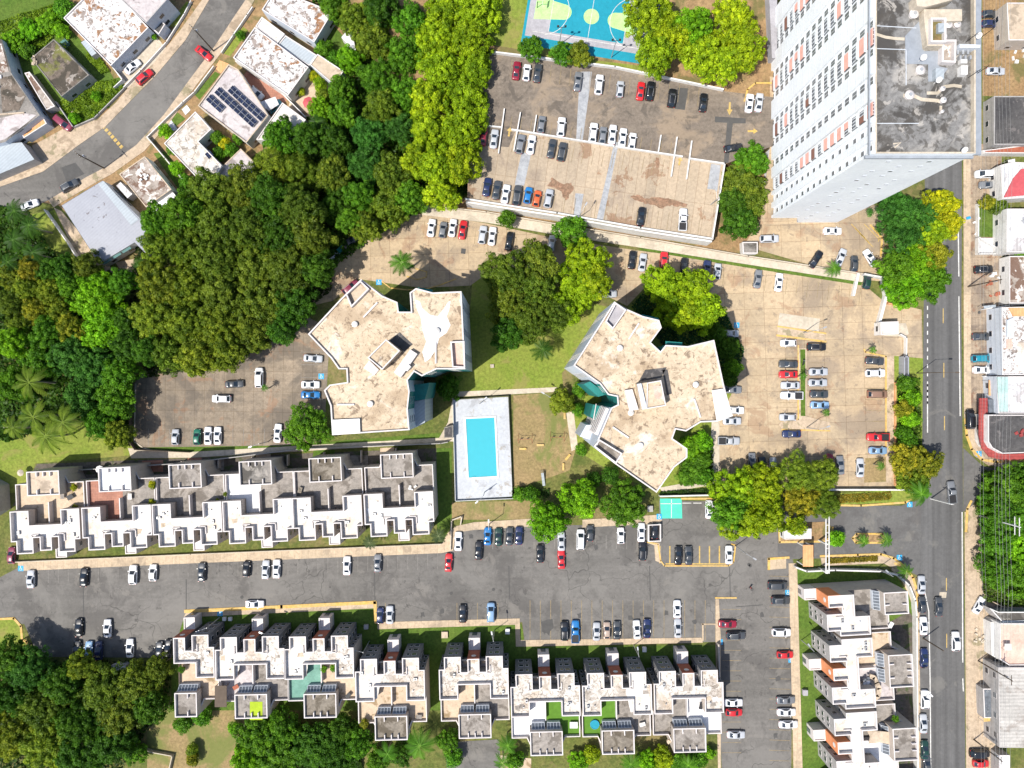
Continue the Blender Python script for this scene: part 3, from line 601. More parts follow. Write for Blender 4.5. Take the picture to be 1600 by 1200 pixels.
# court: laid out along its own tilted axes
CA = math.atan2(-(69 - 51), 974 - 864); cox, coy = W(923, 32)
def CP(u, v): return (cox + u * math.cos(CA) - v * math.sin(CA), coy + u * math.sin(CA) + v * math.cos(CA))
def court():
    t = thing('basketball_court', 'teal and lime painted basketball court at the top edge', 'court', (cox, coy, BZ), CA)
    part('surround', MB().prism([(-16.2, -6.6), (17, -6.6), (17, 12), (-16.2, 12)], 0, .06), M['court_grey'], t)
    part('border', MB().prism([(-16.2, -9), (17, -9), (17, -6.6), (-16.2, -6.6)], 0, .065).prism([(-16.9, -9), (-16.2, -9), (-16.2, 12), (-16.9, 12)], 0, .062), M['court_teal'], t)
    part('playing_floor', MB().flat([(-10.3, -4.6), (9.2, -4.6), (9.2, 6.6), (-10.3, 6.6)], .067), M['court_teal'], t)
    def disc(cx, cy, r, z, a0=0, a1=2 * PI, n=36):
        return [(cx + r * math.cos(a0 + (a1 - a0) * k / n), cy + r * math.sin(a0 + (a1 - a0) * k / n), z) for k in range(n + (a1 - a0 < 6))]
    mb = MB()
    for pts in (disc(0, 1, 2.0, .072), disc(-7.2, 1, 2.0, .071, -PI / 2, PI / 2), disc(6.3, 1, 2.0, .071, PI / 2, 1.5 * PI)):
        part('painted_circle', MB().add(pts, [tuple(range(len(pts)))]), M['court_green'], t)
    part('painted_key', MB().flat([(-14.6, -2), (-14.6, 4), (-7.2, 3), (-7.2, -1)], .07), M['court_green'], t)
    part('painted_key', MB().flat([(13.4, -2), (13.4, 4), (6.3, 3), (6.3, -1)], .07), M['court_green'], t)
    mb = MB()
    mb.strip([(0, -6.5), (0, 9)], .12, .078)
    for sx, cx in ((1, -12.6), (-1, 11.6)):
        pts = [(cx + sx * 6.7 * math.cos(a), 1 + 6.7 * math.sin(a)) for a in [R(-78 + 156 * k / 28) for k in range(29)]]
        mb.strip(pts, .14, .076)
    for r in (-10.3, 9.2): mb.strip([(r, -4.6), (r, 6.6)], .1, .074)
    mb.strip([(-14.6, -5.2), (13.4, -5.2)], .12, .08)
    part('court_lines', mb, M['line_white'], t)
court()
def hoop():
    x, y = CP(-14.2, 1)
    t = thing('basketball_hoop', 'basketball hoop at the left end of the teal court', 'basketball hoop', (x, y, BZ + .06), CA)
    part('post', MB().tube((0, 0, 0), (0, 0, 2.8), .1).tube((0, 0, 2.7), (1.3, 0, 3.1), .07), M['black'], t)
    part('backboard', MB().box((1.35, 0, 2.8), (.06, 1.8, 1.05)), M['white_wall'], t)
    mb = MB()
    for k in range(12):
        a = 2 * PI * k / 12; b = 2 * PI * (k + 1) / 12
        mb.tube((1.7 + .23 * math.cos(a), .23 * math.sin(a), 3.05), (1.7 + .23 * math.cos(b), .23 * math.sin(b), 3.05), .02, n=5)
    part('rim', mb, M['orange'], t)
hoop()
BZ = 0.0
# ================================================================== BUILDINGS
def loc_poly(poly, o): return ccw([(x - o[0], y - o[1]) for x, y in poly])
def win(mb, p, q, t, z, w, h, proud=.04, fr=.07):
    """a framed window on wall p->q (ccw outline), centre at parameter t, sill height z"""
    d = Vector((q[0] - p[0], q[1] - p[1])); d.normalize(); n = Vector((d.y, -d.x))
    c = Vector(p) + (Vector(q) - Vector(p)) * t
    def quad(w_, z0, z1, off, mi):
        a = c - d * w_ / 2 + n * off; b = c + d * w_ / 2 + n * off; a0 = c - d * w_ / 2; b0 = c + d * w_ / 2
        mb.add([(a.x, a.y, z0), (b.x, b.y, z0), (b.x, b.y, z1), (a.x, a.y, z1), (a0.x, a0.y, z0), (b0.x, b0.y, z0), (b0.x, b0.y, z1), (a0.x, a0.y, z1)],
               [(0, 1, 2, 3), (4, 5, 1, 0), (3, 2, 6, 7), (5, 6, 2, 1), (7, 4, 0, 3)], mi)
    quad(w, z, z + h, proud, 0); quad(w - 2 * fr, z + fr, z + h - fr, proud + .012, 1)
    return mb
def building(name, label, cat, px, h, roof='roof_grey', wall='grey_wall', para='parapet_white', ph=.35, pt=.25, group=None, windows=True, step=4.2, glass='glass'):
    pw = WP(px, h + ph)
    o = (sum(p[0] for p in pw) / len(pw), sum(p[1] for p in pw) / len(pw))
    t = thing(name, label, cat, (o[0], o[1], 0), 0, group)
    p = loc_poly(pw, o); n = len(p)
    part('wall', MB().prism(p, 0, h + ph, top=False), M[wall], t)
    part('roof', MB().flat(inset(p, [pt] * n), h), M[roof], t)
    if ph > .05: part('parapet', MB().ring(p, [pt] * n, h, h + ph), M[para], t)
    if windows:
        for i in range(n):
            a, b = p[i], p[(i + 1) % n]; L = math.hypot(b[0] - a[0], b[1] - a[1])
            k = int(L // step)
            for f in range(max(1, int(h // 3))):
                for j in range(k):
                    part('window', win(MB(), a, b, (j + .5) / k, 1.0 + 3 * f, 1.5, 1.2), [M['parapet_white'], M[glass]], t)
    return t, p, o
def roofbox(t, o, px, z0, z1, mat, name, label=None, bottom=False):
    return part(name, MB().prism([(x - o[0], y - o[1]) for x, y in WP(px, z1)], z0, z1, bottom=bottom), M[mat], t, label)
def roof_vent(t, o, px, py, h, r=.35, hh=.6):
    x, y = W(px, py, h); x -= o[0]; y -= o[1]
    mb = MB().tube((x, y, h), (x, y, h + hh), r * .6, r * .6, 10).tube((x, y, h + hh), (x, y, h + hh + .25), r, r * .3, 10)
    return part('roof_vent', mb, M['white_wall'], t)
# ------------------------------------------------------------------ the row houses (one design, three rows)
def row_house(label, group, px, py, rot, half=0, roof='roof_white', porch='brick_red', terr=('terrace_tan', 'terrace_tan'), box='terrace_grey', hz=10.0, wallm='cream_wall', front=None, sky=True, ph=1.1, coat=0):
    rr = random.Random(int(px * 7 + py)); ox, oy = W(px, py, hz)
    t = thing('row_house', label, 'house', (ox, oy, 0), rot, group)
    zr, zt = hz - ph, 6.6
    def P_(pts):
        if half < 0: pts = [(-x, y) for x, y in pts]
        return ccw(pts)
    if half:
        main = [(-1.5, 3.7), (4, 3.7), (4, 0), (8.75, 0), (8.75, 7.7), (7.4, 7.7), (7.4, 10.8), (3.15, 10.8), (3.15, 6.9), (1.5, 6.9), (1.5, 10.2), (-1.5, 10.2)]
        ter = [(-1.5, 3.7), (-1.5, -3.7), (4.1, -3.7), (4.1, -8.3), (4.9, -6.5), (8.75, -6.5), (8.75, 0), (4, 0), (4, 3.7)]
        sbx = [(-1.5, -9.8), (4.1, -9.8), (4.1, -3.7), (-1.5, -3.7)]
    else:
        main = [(-8.75, 0), (-4, 0), (-4, 3.7), (4, 3.7), (4, 0), (8.75, 0), (8.75, 7.7), (7.4, 7.7), (7.4, 10.8), (3.15, 10.8), (3.15, 6.9), (1.5, 6.9), (1.5, 10.2), (-1.5, 10.2), (-1.5, 6.9), (-3.15, 6.9), (-3.15, 10.8), (-7.4, 10.8), (-7.4, 7.7), (-8.75, 7.7)]
        ter = [(-8.75, 0), (-8.75, -6.5), (-4.9, -6.5), (-4.1, -8.3), (-4.1, -3.7), (4.1, -3.7), (4.1, -8.3), (4.9, -6.5), (8.75, -6.5), (8.75, 0), (4, 0), (4, 3.7), (-4, 3.7), (-4, 0)]
        sbx = [(-4.1, -9.8), (4.1, -9.8), (4.1, -3.7), (-4.1, -3.7)]
    main, ter, sbx = P_(main), P_(ter), P_(sbx)
    n = len(main)
    fr = [i for i in range(n) if front and (main[i][1] + main[(i + 1) % n][1]) / 2 > 7.0]
    w = MB().prism(main, 0, hz, top=False, mi=0, skip=fr); w.prism(main, 0, hz, top=False, mi=1, skip=[i for i in range(n) if i not in fr])
    w.prism(ter, 0, zt + .95, top=False, mi=0).prism(sbx, 0, hz, top=False, mi=0)
    part('wall', w, [M[wallm], M[front or wallm]], t)
    part('roof', MB().flat(inset(main, [.25] * n), zr), M[roof], t)
    part('parapet', MB().ring(main, [.25] * n, zr, hz), M['parapet_white'], t)
    if coat:
        cp = [(3.6, .3), (8.4, .3), (8.4, 5.4), (7.0, 6.2), (7.1, 10.4), (3.45, 10.4), (3.45, 6.6), (2.2, 5.8), (3.0, 3.4)]
        part('roof_coating', MB().flat(ccw([(x * coat, y) for x, y in ragged(cp, .22, 3, int(px))]), zr + .012), M['roof_white'], t)
    # terrace with its party wall
    def on_main(a, b):
        m_ = ((a[0] + b[0]) / 2, (a[1] + b[1]) / 2); return m_[1] > -.3 and abs(m_[0]) < 8.6
    ts = []
    for i in range(len(ter)):
        a, b = ter[i], ter[(i + 1) % len(ter)]; mx_, my_ = (a[0] + b[0]) / 2, (a[1] + b[1]) / 2
        shared = (my_ > -.01 and abs(mx_) < 8.7) or (abs(mx_) < 4.2 and my_ < -3.6)
        ts.append(0 if shared else .22)
    if half: part('terrace_parapet', MB().ring(ter, ts, zt, zt + .95), M['parapet_white'], t)
    else:
        for sg in (-1, 1):
            part('terrace_parapet', MB().ring(ter, [q if (ter[i][0] + ter[(i + 1) % len(ter)][0]) * sg > 0 else 0 for i, q in enumerate(ts)], zt, zt + .95), M['parapet_white'], t)
    left = inset(ter, [.01] * len(ter))
    if half or terr[0] == terr[1]: part('terrace_floor', MB().flat(left, zt), M[terr[0]], t)
    else:
        for sgn, tm in ((-1, terr[0]), (1, terr[1])):
            pl = [(sgn * .01, 3.69), (sgn * 3.99, 3.69), (sgn * 3.99, -.01), (sgn * 8.74, -.01), (sgn * 8.74, -6.49), (sgn * 4.9, -6.49), (sgn * 4.11, -8.2), (sgn * 4.11, -3.69), (sgn * .01, -3.69)]
            part('terrace_floor', MB().flat(pl, zt), M[tm], t)
    if not half: part('terrace_divider', MB().box((0, .95, zt), (.25, 5.4, 1.7)), M['parapet_white'], t)
    # stair tower with stub walls
    part('stair_tower_roof', MB().flat(inset(sbx, [.24] * 4), hz - .75), M[box], t)
    mb = MB().ring(sbx, [.24] * 4, hz - .75, hz)
    stubs = [(-1.7, 1), (1.7, 1), (-1.7, -1), (1.7, -1), (0, 1)] if not half else [(1.7 * half, 1), (1.7 * half, -1)]
    for x, s_ in stubs:
        yy = -9.56 + .55 if s_ > 0 else -3.94 - .6
        mb.box((x, yy, hz - .75), (.22, 1.2 if s_ < 0 else 1.1, .66))
    part('stair_tower_parapet', mb, M['parapet_white'], t)
    # sloping glazing from the terrace up to the stair tower
    x0, x1 = (-3.6, 3.6) if not half else ((-1.2, 3.6) if half > 0 else (-3.6, 1.2))
    segs = ([(x0, -.3), (.3, x1)] if not half else [(x0, x1)]) if sky else []
    for a, b in segs:
        nb = max(3, int((b - a) / .7)); g = MB(); f = MB()
        g.add([(a, -3.69, zt + 2.2), (b, -3.69, zt + 2.2), (b, -2.5, zt + 1.1), (a, -2.5, zt + 1.1)], [(0, 3, 2, 1)])
        f.prism([(a, -3.69), (b, -3.69), (b, -2.5), (a, -2.5)], zt, zt + 1.09, top=False)
        for k in range(nb + 1):
            xx = a + .04 + (b - a - .08) * k / nb; f.tube((xx, -3.66, zt + 2.24), (xx, -2.5, zt + 1.14), .07, n=4)
        f.tube((a, -2.5, zt + 1.14), (b, -2.5, zt + 1.14), .06, n=4).tube((a, -3.66, zt + 2.24), (b, -3.66, zt + 2.24), .06, n=4)
        sk = part('skylight', g, M['glass_grey'], t); part('frame', f, M['facade_blue'], sk)
    # front: painted upper wall over the porch, porch block, balconies in the recesses
    if porch:
        part('porch_wall', MB().box((0, 10.24, 4.1), (2.98, .07, hz - 4.15)), M[porch], t)
        if porch == 'orange': part('porch_wall', MB().box((1.54, 8.6, 4.1), (.07, 3.2, hz - 4.15)).box((-1.54, 8.6, 4.1), (.07, 3.2, hz - 4.15)), M[porch], t)
        part('round_window', MB().tube((0, 10.27, hz - 1.9), (0, 10.33, hz - 1.9), .62, n=20), M['white_wall'], t)
    pb = MB().prism([(-1.45, 10.3), (1.45, 10.3), (1.45, 13.4), (-1.45, 13.4)], 0, 4.2, top=False).flat([(-1.2, 10.3), (1.2, 10.3), (1.2, 13.15), (-1.2, 13.15)], 3.9)
    pb.ring(ccw([(-1.45, 10.3), (1.45, 10.3), (1.45, 13.4), (-1.45, 13.4)]), [.25] * 4, 3.9, 4.2)
    pt_ = part('porch', pb, M['parapet_white'], t)
    part('gate', MB().box((0, 13.43, .1), (1.3, .06, 2.2)), M['glass_grey'], pt_)
    for s_ in ((-1, 1) if not half else ((1,) if half > 0 else (-1,))):
        part('balcony', MB().box((s_ * 2.33, 7.9, 6.4), (1.5, 1.9, .2)).box((s_ * 2.33, 8.8, 6.6), (1.5, .1, .9)), M['parapet_white'], t)
        # windows: on the front of each wing and of each side strip, and down the wing sides
        wx = [(s_ * 8.2, 7.7, 0, 0)] + [(s_ * 5.3, 10.8, 0, 0)]
        for fz in (1.0, 4.0, 7.1):
            part('window', MB().box((s_ * 8.1, 7.73, fz), (.9, .07, 1.3)).box((s_ * 8.1, 7.78, fz + .1), (.7, .03, 1.1), mi=1), [M['parapet_white'], M['glass']], t)
            part('window', MB().box((s_ * 5.9, 10.84, fz), (1.3, .07, 1.2)).box((s_ * 5.9, 10.89, fz + .1), (1.1, .03, 1.0), mi=1), [M['parapet_white'], M['glass']], t)
            part('window', MB().box((s_ * 4.4, 10.84, fz), (.8, .07, 1.2)).box((s_ * 4.4, 10.89, fz + .1), (.62, .03, 1.0), mi=1), [M['parapet_white'], M['glass']], t)
            part('window', MB().box((s_ * 3.12, 9.4, fz), (.06, 1.5, 1.3)).box((s_ * 3.08, 9.4, fz + .1), (.04, 1.3, 1.1), mi=1), [M['parapet_white'], M['glass']], t)
            part('window', MB().box((s_ * 7.44, 9.2, fz), (.06, 1.2, 1.3)).box((s_ * 7.48, 9.2, fz + .1), (.04, 1.0, 1.1), mi=1), [M['parapet_white'], M['glass']], t)
        # low inner kerbs on the main roof and a vent
        part('roof_kerb', MB().box((s_ * 3.3, 6.3, zr), (1.9, .22, .42)).box((s_ * 4.15, 7.2, zr), (.2, 1.9, .42)), M['parapet_white'], t)
        part('roof_vent', MB().tube((s_ * 5.6, 2.2, zr), (s_ * 5.6, 2.2, zr + .5), .16, n=8), M['metal_pole'], t)
        for q_ in range(rr.randint(1, 3)):
            ax_, ay_ = s_ * rr.uniform(4.6, 7.6), rr.uniform(1.2, 7.0)
            if rr.random() < .6: part('air_conditioner', MB().box((ax_, ay_, zr), (.9, .55, .55), rr.choice([0, PI / 2])).tube((ax_, ay_, zr + .55), (ax_, ay_, zr + .58), .2, n=10, mi=1), [M['metal_pole'], M['black']], t)
            else: part('roof_patch', MB().prism([(ax_ - rr.uniform(.4, 1.1), ay_ - .5), (ax_ + rr.uniform(.4, 1.2), ay_ - .4), (ax_ + .5, ay_ + rr.uniform(.4, 1.1)), (ax_ - .6, ay_ + .5)], zr, zr + .02), M[rr.choice(['roof_tan', 'terrace_white', 'terrace_grey'])], t)
        part('water_tank', MB().tube((s_ * 2.3, 8.3, zr - 2.8), (s_ * 2.3, 8.3, zr - 1.8), .5, n=12), M['roof_tan'], t)
    return t
G1 = 'row houses north of the asphalt car park'
rotD = PI + R(2.7)
D = [(69, 797, 'terrace_tan', 'terrace_tan', 'roof_tan', 'cream sand-floored', 'leftmost house of the north row, tan stair tower roof beside a dark half'),
     (181, 791, 'terrace_grey', 'terracotta', 'terrace_white', '', 'row house with bright white stair tower roof and terracotta terrace'),
     (291, 786, 'terrace_grey', 'terrace_grey', 'terrace_grey', '', 'third house from the left in the north row, grey terrace'),
     (401, 781, 'terrace_grey', 'terrace_white', 'roof_grey', '', 'fourth house from the left in the north row, white-floored left terrace'),
     (510, 776, 'terrace_grey', 'terrace_grey', 'terrace_brown', '', 'fifth house from the left in the north row, tan-brown stair tower roof'),
     (622, 770, 'terrace_grey', 'terrace_grey', 'terrace_grey', '', 'rightmost house of the north row, beside the dark side lawn')]
for x, y, ta, tb, bx_, _, lab in D:
    row_house(lab, G1, x, y, rotD, roof='roof_white', porch=None, terr=(ta, tb), box=bx_, sky=False, ph=1.3)
G2 = 'row houses south of the asphalt car park'
rotE = R(1.4)
E = [(281, 1060, 1, 'terrace_tan', 'terrace_tan', 'terrace_grey', 'narrow half house at the left end of the south row'),
     (391, 1062, 0, 'roof_lilac', 'terrace_grey', 'terrace_grey', 'second house from the left in the south row, yellow-green mat on its stair tower'),
     (499, 1061, 0, 'terrace_green', 'terrace_tan', 'terrace_brown', 'south row house with a green painted terrace floor'),
     (610, 1096, 0, 'terrace_tan', 'terrace_tan', 'terrace_brown', 'south row house with orange-tan terrace, left of the grassy gap'),
     (741, 1093, 0, 'terrace_tan', 'terrace_grey', 'terrace_grey', 'south row house with cracked roof, right of the grassy gap'),
     (853, 1120, 0, 'terrace_white', 'turf', 'terrace_grey', 'south row house with one white and one green turf terrace'),
     (965, 1118, 0, 'turf', 'terrace_grey', 'terrace_brown', 'south row house with a turf terrace and a blue round pool'),
     (1077, 1115, 0, 'terrace_grey', 'terrace_white', 'terrace_grey', 'rightmost house of the south row, white terrace beside the side car park')]
for x, y, hf, ta, tb, bx_, lab in E:
    row_house(lab, G2, x, y, rotE, half=hf, roof='roof_crack', porch='brick_red', terr=(ta, tb), box=bx_, front='slate_wall', coat={391: -1, 499: -1, 610: -1, 965: 1}.get(x, 0))
G3 = 'row houses beside the main road'
for x, y, hf, ta, tb, lab in [(1358, 937, -1, 'terrace_grey', 'terrace_grey', 'northernmost house of the east row, short half width, grey terrace'),
                              (1366, 1051, 0, 'roof_lilac', 'terrace_tan', 'middle house of the east row, tan terrace and curved brown bench'),
                              (1373, 1166, 0, 'terrace_white', 'terrace_grey', 'southernmost house of the east row, beige shade sail on its terrace')]:
    row_house(lab, G3, x, y, PI / 2 + R(3.4), half=hf, roof='roof_white', porch='orange', terr=(ta, tb), box='terrace_grey', hz=11, front='grey_wall')
row_house('end house of the east row, almost all below the bottom edge', G3, 1380, 1281, PI / 2 + R(3.4), roof='roof_white', porch='orange', terr=('terrace_grey',) * 2, box='terrace_grey', hz=11, front='grey_wall')
# ------------------------------------------------------------------ the twin apartment blocks
HT = 28.0
def twin(label, px, teal_edges, bal_edges, walls='facade_blue'):
    pw = WP(px, HT + .6); o = (sum(p[0] for p in pw) / len(pw), sum(p[1] for p in pw) / len(pw))
    t = thing('apartment_block', label, 'apartment block', (o[0], o[1], 0))
    raw = [(x - o[0], y - o[1]) for x, y in pw]; p = ccw(raw); n = len(p)
    rev = area(raw) < 0
    def eidx(i): return (n - 2 - i) % n if rev else i          # edge i of the traced outline -> edge of p
    te = {eidx(i) for i in teal_edges}; be = {eidx(i) for i in bal_edges}
    w = MB()
    for i in range(n):
        a, b = p[i], p[(i + 1) % n]
        w.add([(a[0], a[1], 0), (b[0], b[1], 0), (b[0], b[1], HT + .6), (a[0], a[1], HT + .6)], [(0, 1, 2, 3)], 1 if i in te else 0)
    part('wall', w, [M[walls], M['teal']], t)
    part('roof', MB().flat(inset(p, [.3] * n), HT), M['roof_cream'], t)
    part('parapet', MB().ring(p, [.3] * n, HT, HT + .6), M['parapet_white'], t)
    k = 0
    for i in range(n):
        a, b = p[i], p[(i + 1) % n]; L = math.hypot(b[0] - a[0], b[1] - a[1])
        if i in be:
            d = Vector((b[0] - a[0], b[1] - a[1])).normalized(); nn = Vector((d.y, -d.x))
            for f in range(9):
                z = 2.6 + 2.9 * f; c = (Vector(a) + Vector(b)) / 2 + nn * .55
                part('balcony', MB().box((c.x, c.y, z), (L * .9, 1.1, .18), math.atan2(d.y, d.x)).box((c.x + nn.x * .5, c.y + nn.y * .5, z + .18), (L * .9, .08, .85), math.atan2(d.y, d.x)), M['parapet_white'], t)
        # the walls turned to the centre of the picture are the ones seen: window rows there
        mid = (Vector(a) + Vector(b)) / 2 + Vector(o); d = Vector((b[0] - a[0], b[1] - a[1])).normalized(); nn = Vector((d.y, -d.x))
        if mid.dot(nn) < 0 and L > 3 and i not in be and k < 90:
            m_ = max(1, int(L // 5))
            for f in range(8, -1, -1):
                for j in range(m_):
                    if k >= 90: break
                    part('window', win(MB(), a, b, (j + .5) / m_, 1.2 + 2.95 * f, 1.7, 1.3), [M['parapet_white'], M['glass_green'] if i in te else M['glass_grey']], t); k += 1
    return t, o
PB = [(564, 436), (597, 462), (621, 472), (623, 487), (642, 487), (640, 457), (650, 450), (676, 457), (721, 455), (727, 577), (682, 577), (659, 588), (647, 581), (637, 594), (640, 612), (637, 640), (640, 672), (519, 680), (516, 634), (506, 610), (515, 601), (542, 597), (541, 577), (529, 577), (517, 560), (481, 522), (532, 467)]
tB, oB = twin('west one of the two cream-roofed star-shaped apartment blocks, whitewashed roof patch', PB, [2, 3, 4, 5, 9, 10, 11, 12, 14, 18, 19, 20, 21, 22], [])
PC = [(960, 471), (980, 483), (1005, 494), (1030, 500), (1034, 512), (1017, 535), (1032, 549), (1040, 539), (1075, 541), (1116, 531), (1131, 600), (1144, 650), (1119, 659), (1095, 660), (1072, 674), (1056, 671), (1051, 685), (1074, 701), (1074, 715), (1054, 730), (1026, 770), (961, 725), (930, 700), (935, 684), (955, 637), (965, 632), (964, 620), (950, 617), (937, 600), (896, 571)]
tC, oC = twin('east one of the two cream-roofed star-shaped apartment blocks, white sheet on its east wing', PC, [5, 6, 7, 13, 14, 15, 16, 17, 18, 24, 25, 26, 27], [23])
# roof-top pieces (every corner traced at its own height)
def rb(t, o, px, z0, z1, mat, name, label=None): return roofbox(t, o, px, HT + z0, HT + z1, mat, name, label)
def sunk(t, o, px, mat_floor, name='roof_terrace'):
    """an open terrace let into the roof edge, shown by its floor and the raised kerb round it"""
    p = ccw([(x - o[0], y - o[1]) for x, y in WP(px, HT + .5)])
    part(name, MB().flat(p, HT + .02), M[mat_floor], t)
    part('terrace_wall', MB().ring(p, [.3] * len(p), HT + .03, HT + 1.3, outer=True), M['parapet_white'], t)
rb(tB, oB, [(574, 559), (603, 530), (625, 548), (597, 578)], 0, 3.4, 'roof_cream', 'stair_tower')
part('stair_tower_parapet', MB().ring(ccw([(x - oB[0], y - oB[1]) for x, y in WP([(574, 559), (603, 530), (625, 548), (597, 578)], HT + 3.9)]), [.25] * 4, HT + 3.4, HT + 3.9, outer=True), M['parapet_white'], tB)
rb(tB, oB, [(608, 533), (624, 519), (645, 538), (632, 549)], .02, .06, 'roof_dark', 'roof_well_shade')  # flat dark sheet painting the shade inside an open roof well
rb(tB, oB, [(615, 582), (641, 546), (652, 553), (626, 590)], 0, 1.2, 'parapet_white', 'duct_housing')
rb(tB, oB, [(632, 577), (638, 569), (642, 573), (636, 580)], 0, 1.6, 'white_wall', 'air_handler')
rb(tB, oB, [(568, 575), (577, 563), (592, 578), (585, 586)], 0, .5, 'parapet_white', 'roof_step')
sunk(tB, oB, [(541, 460), (564, 439), (578, 452), (550, 481)], 'roof_tan')
sunk(tB, oB, [(704, 534), (726, 533), (727, 575), (707, 574)], 'roof_pink')
rb(tB, oB, [(518, 656), (562, 654), (563, 677), (519, 679)], .62, .7, 'white_wall', 'roof_sheet', 'smooth white sheet over the south-west corner')
for a, b, c, d in [(590, 473, 568, 496), (681, 536, 681, 568), (527, 632, 554, 632)]:
    A = W(a, b, HT); B = W(c, d, HT); part('roof_kerb', MB().seg((A[0] - oB[0], A[1] - oB[1]), (B[0] - oB[0], B[1] - oB[1]), .35, HT, HT + .4), M['parapet_white'], tB)
pt = WP([(648, 468), (656, 471), (660, 482), (672, 492), (684, 494), (694, 482), (700, 472), (704, 470), (702, 484), (698, 494), (704, 508), (698, 520), (686, 528), (682, 545), (672, 560), (664, 566), (660, 550), (666, 534), (660, 516), (658, 498), (652, 484)], HT)
part('whitewash_patch', MB().flat([(x - oB[0], y - oB[1]) for x, y in pt], HT + .03), M['white_wall'], tB)
for x, y in [(555, 507), (683, 517), (579, 631)]: roof_vent(tB, oB, x, y, HT, .7, .6)
rb(tC, oC, [(996, 600), (1033, 594), (1041, 634), (1002, 641)], 0, 3.2, 'roof_cream', 'stair_tower')
rb(tC, oC, ragged([(1020, 604), (1032, 602), (1035, 622), (1024, 624)], 1.5, 3, 4), 3.21, 3.24, 'roof_pink', 'roof_patch')
part('stair_tower_parapet', MB().ring(ccw([(x - oC[0], y - oC[1]) for x, y in WP([(1011, 598), (1033, 594), (1041, 634), (1010, 639)], HT + 3.6)]), [.22] * 4, HT + 3.25, HT + 3.6, outer=True), M['parapet_white'], tC)
rb(tC, oC, [(1035, 578), (1043, 577), (1050, 615), (1042, 618)], .02, .06, 'roof_dark', 'roof_well_shade')  # shade of this block's wells, also painted as flat dark sheets
rb(tC, oC, [(998, 596), (1008, 578), (1042, 574), (1033, 590)], .02, .06, 'roof_dark', 'roof_well_shade')
rb(tC, oC, [(996, 600), (1004, 640), (1011, 638), (1002, 599)], 3.2, 3.8, 'facade_blue', 'duct_housing')
rb(tC, oC, [(976, 610), (988, 608), (998, 640), (984, 642)], 0, .9, 'parapet_white', 'duct_housing')
sunk(tC, oC, [(945, 503), (961, 473), (978, 485), (957, 515)], 'court_grey')
sunk(tC, oC, [(927, 697), (936, 686), (972, 708), (962, 724)], 'terrace_grey')
rb(tC, oC, [(1112, 610), (1132, 607), (1145, 650), (1120, 659)], .62, .7, 'white_wall', 'roof_sheet', 'white sheet over the east wing')
for a, b, c, d in [(998, 505, 982, 530), (957, 667, 982, 684), (1084, 623, 1094, 652)]:
    A = W(a, b, HT); B = W(c, d, HT); part('roof_kerb', MB().seg((A[0] - oC[0], A[1] - oC[1]), (B[0] - oC[0], B[1] - oC[1]), .35, HT, HT + .4), M['parapet_white'], tC)
for x, y in [(968, 544), (1086, 601), (1000, 696), (985, 645)]: roof_vent(tC, oC, x, y, HT, .7, .6)
# green louvred bays and canopies low on the twins
def canopy(t, o, px, z, mat, name='window_canopy', th=.3):
    part(name, MB().prism([(x - o[0], y - o[1]) for x, y in WP(px, z)], z - th, z, bottom=True), M[mat], t)
for z in (26.5, 23, 19.5):
    canopy(tC, oC, [(1003, 491), (1029, 497), (1028, 501), (1002, 496)], z, 'teal'); canopy(tC, oC, [(1040, 533), (1066, 535), (1066, 541), (1040, 539)], z, 'teal')
    canopy(tB, oB, [(653, 449), (676, 453), (675, 458), (653, 454)], z, 'teal')
bayC = [(927, 632), (935, 634), (953, 638), (947, 661), (930, 656), (922, 650)]
canopy(tC, oC, bayC, 18, 'teal', 'louvred_bay', 17)
for i in range(3):
    canopy(tC, oC, [(931 + 9 * i, 631 + 3 * i), (932 + 9 * i, 631 + 3 * i), (928 + 9 * i, 656 + 2 * i), (926.5 + 9 * i, 656 + 2 * i)], 18.2, 'parapet_white', 'bay_rib', .3)
canopy(tB, oB, [(643, 602), (671, 598), (664, 624), (641, 627)], 20, 'teal', 'louvred_bay', 19)
canopy(tB, oB, [(640, 628), (664, 624), (664, 660), (641, 670)], 18, 'metal_blue', 'louvred_bay', 17)
canopy(tC, oC, [(912, 600), (922, 596), (948, 616), (935, 620)], 21, 'teal', 'louvred_bay', 20)
canopy(tC, oC, [(916, 664), (945, 664), (932, 690), (906, 682)], 15, 'facade_blue', 'louvred_bay', 14)
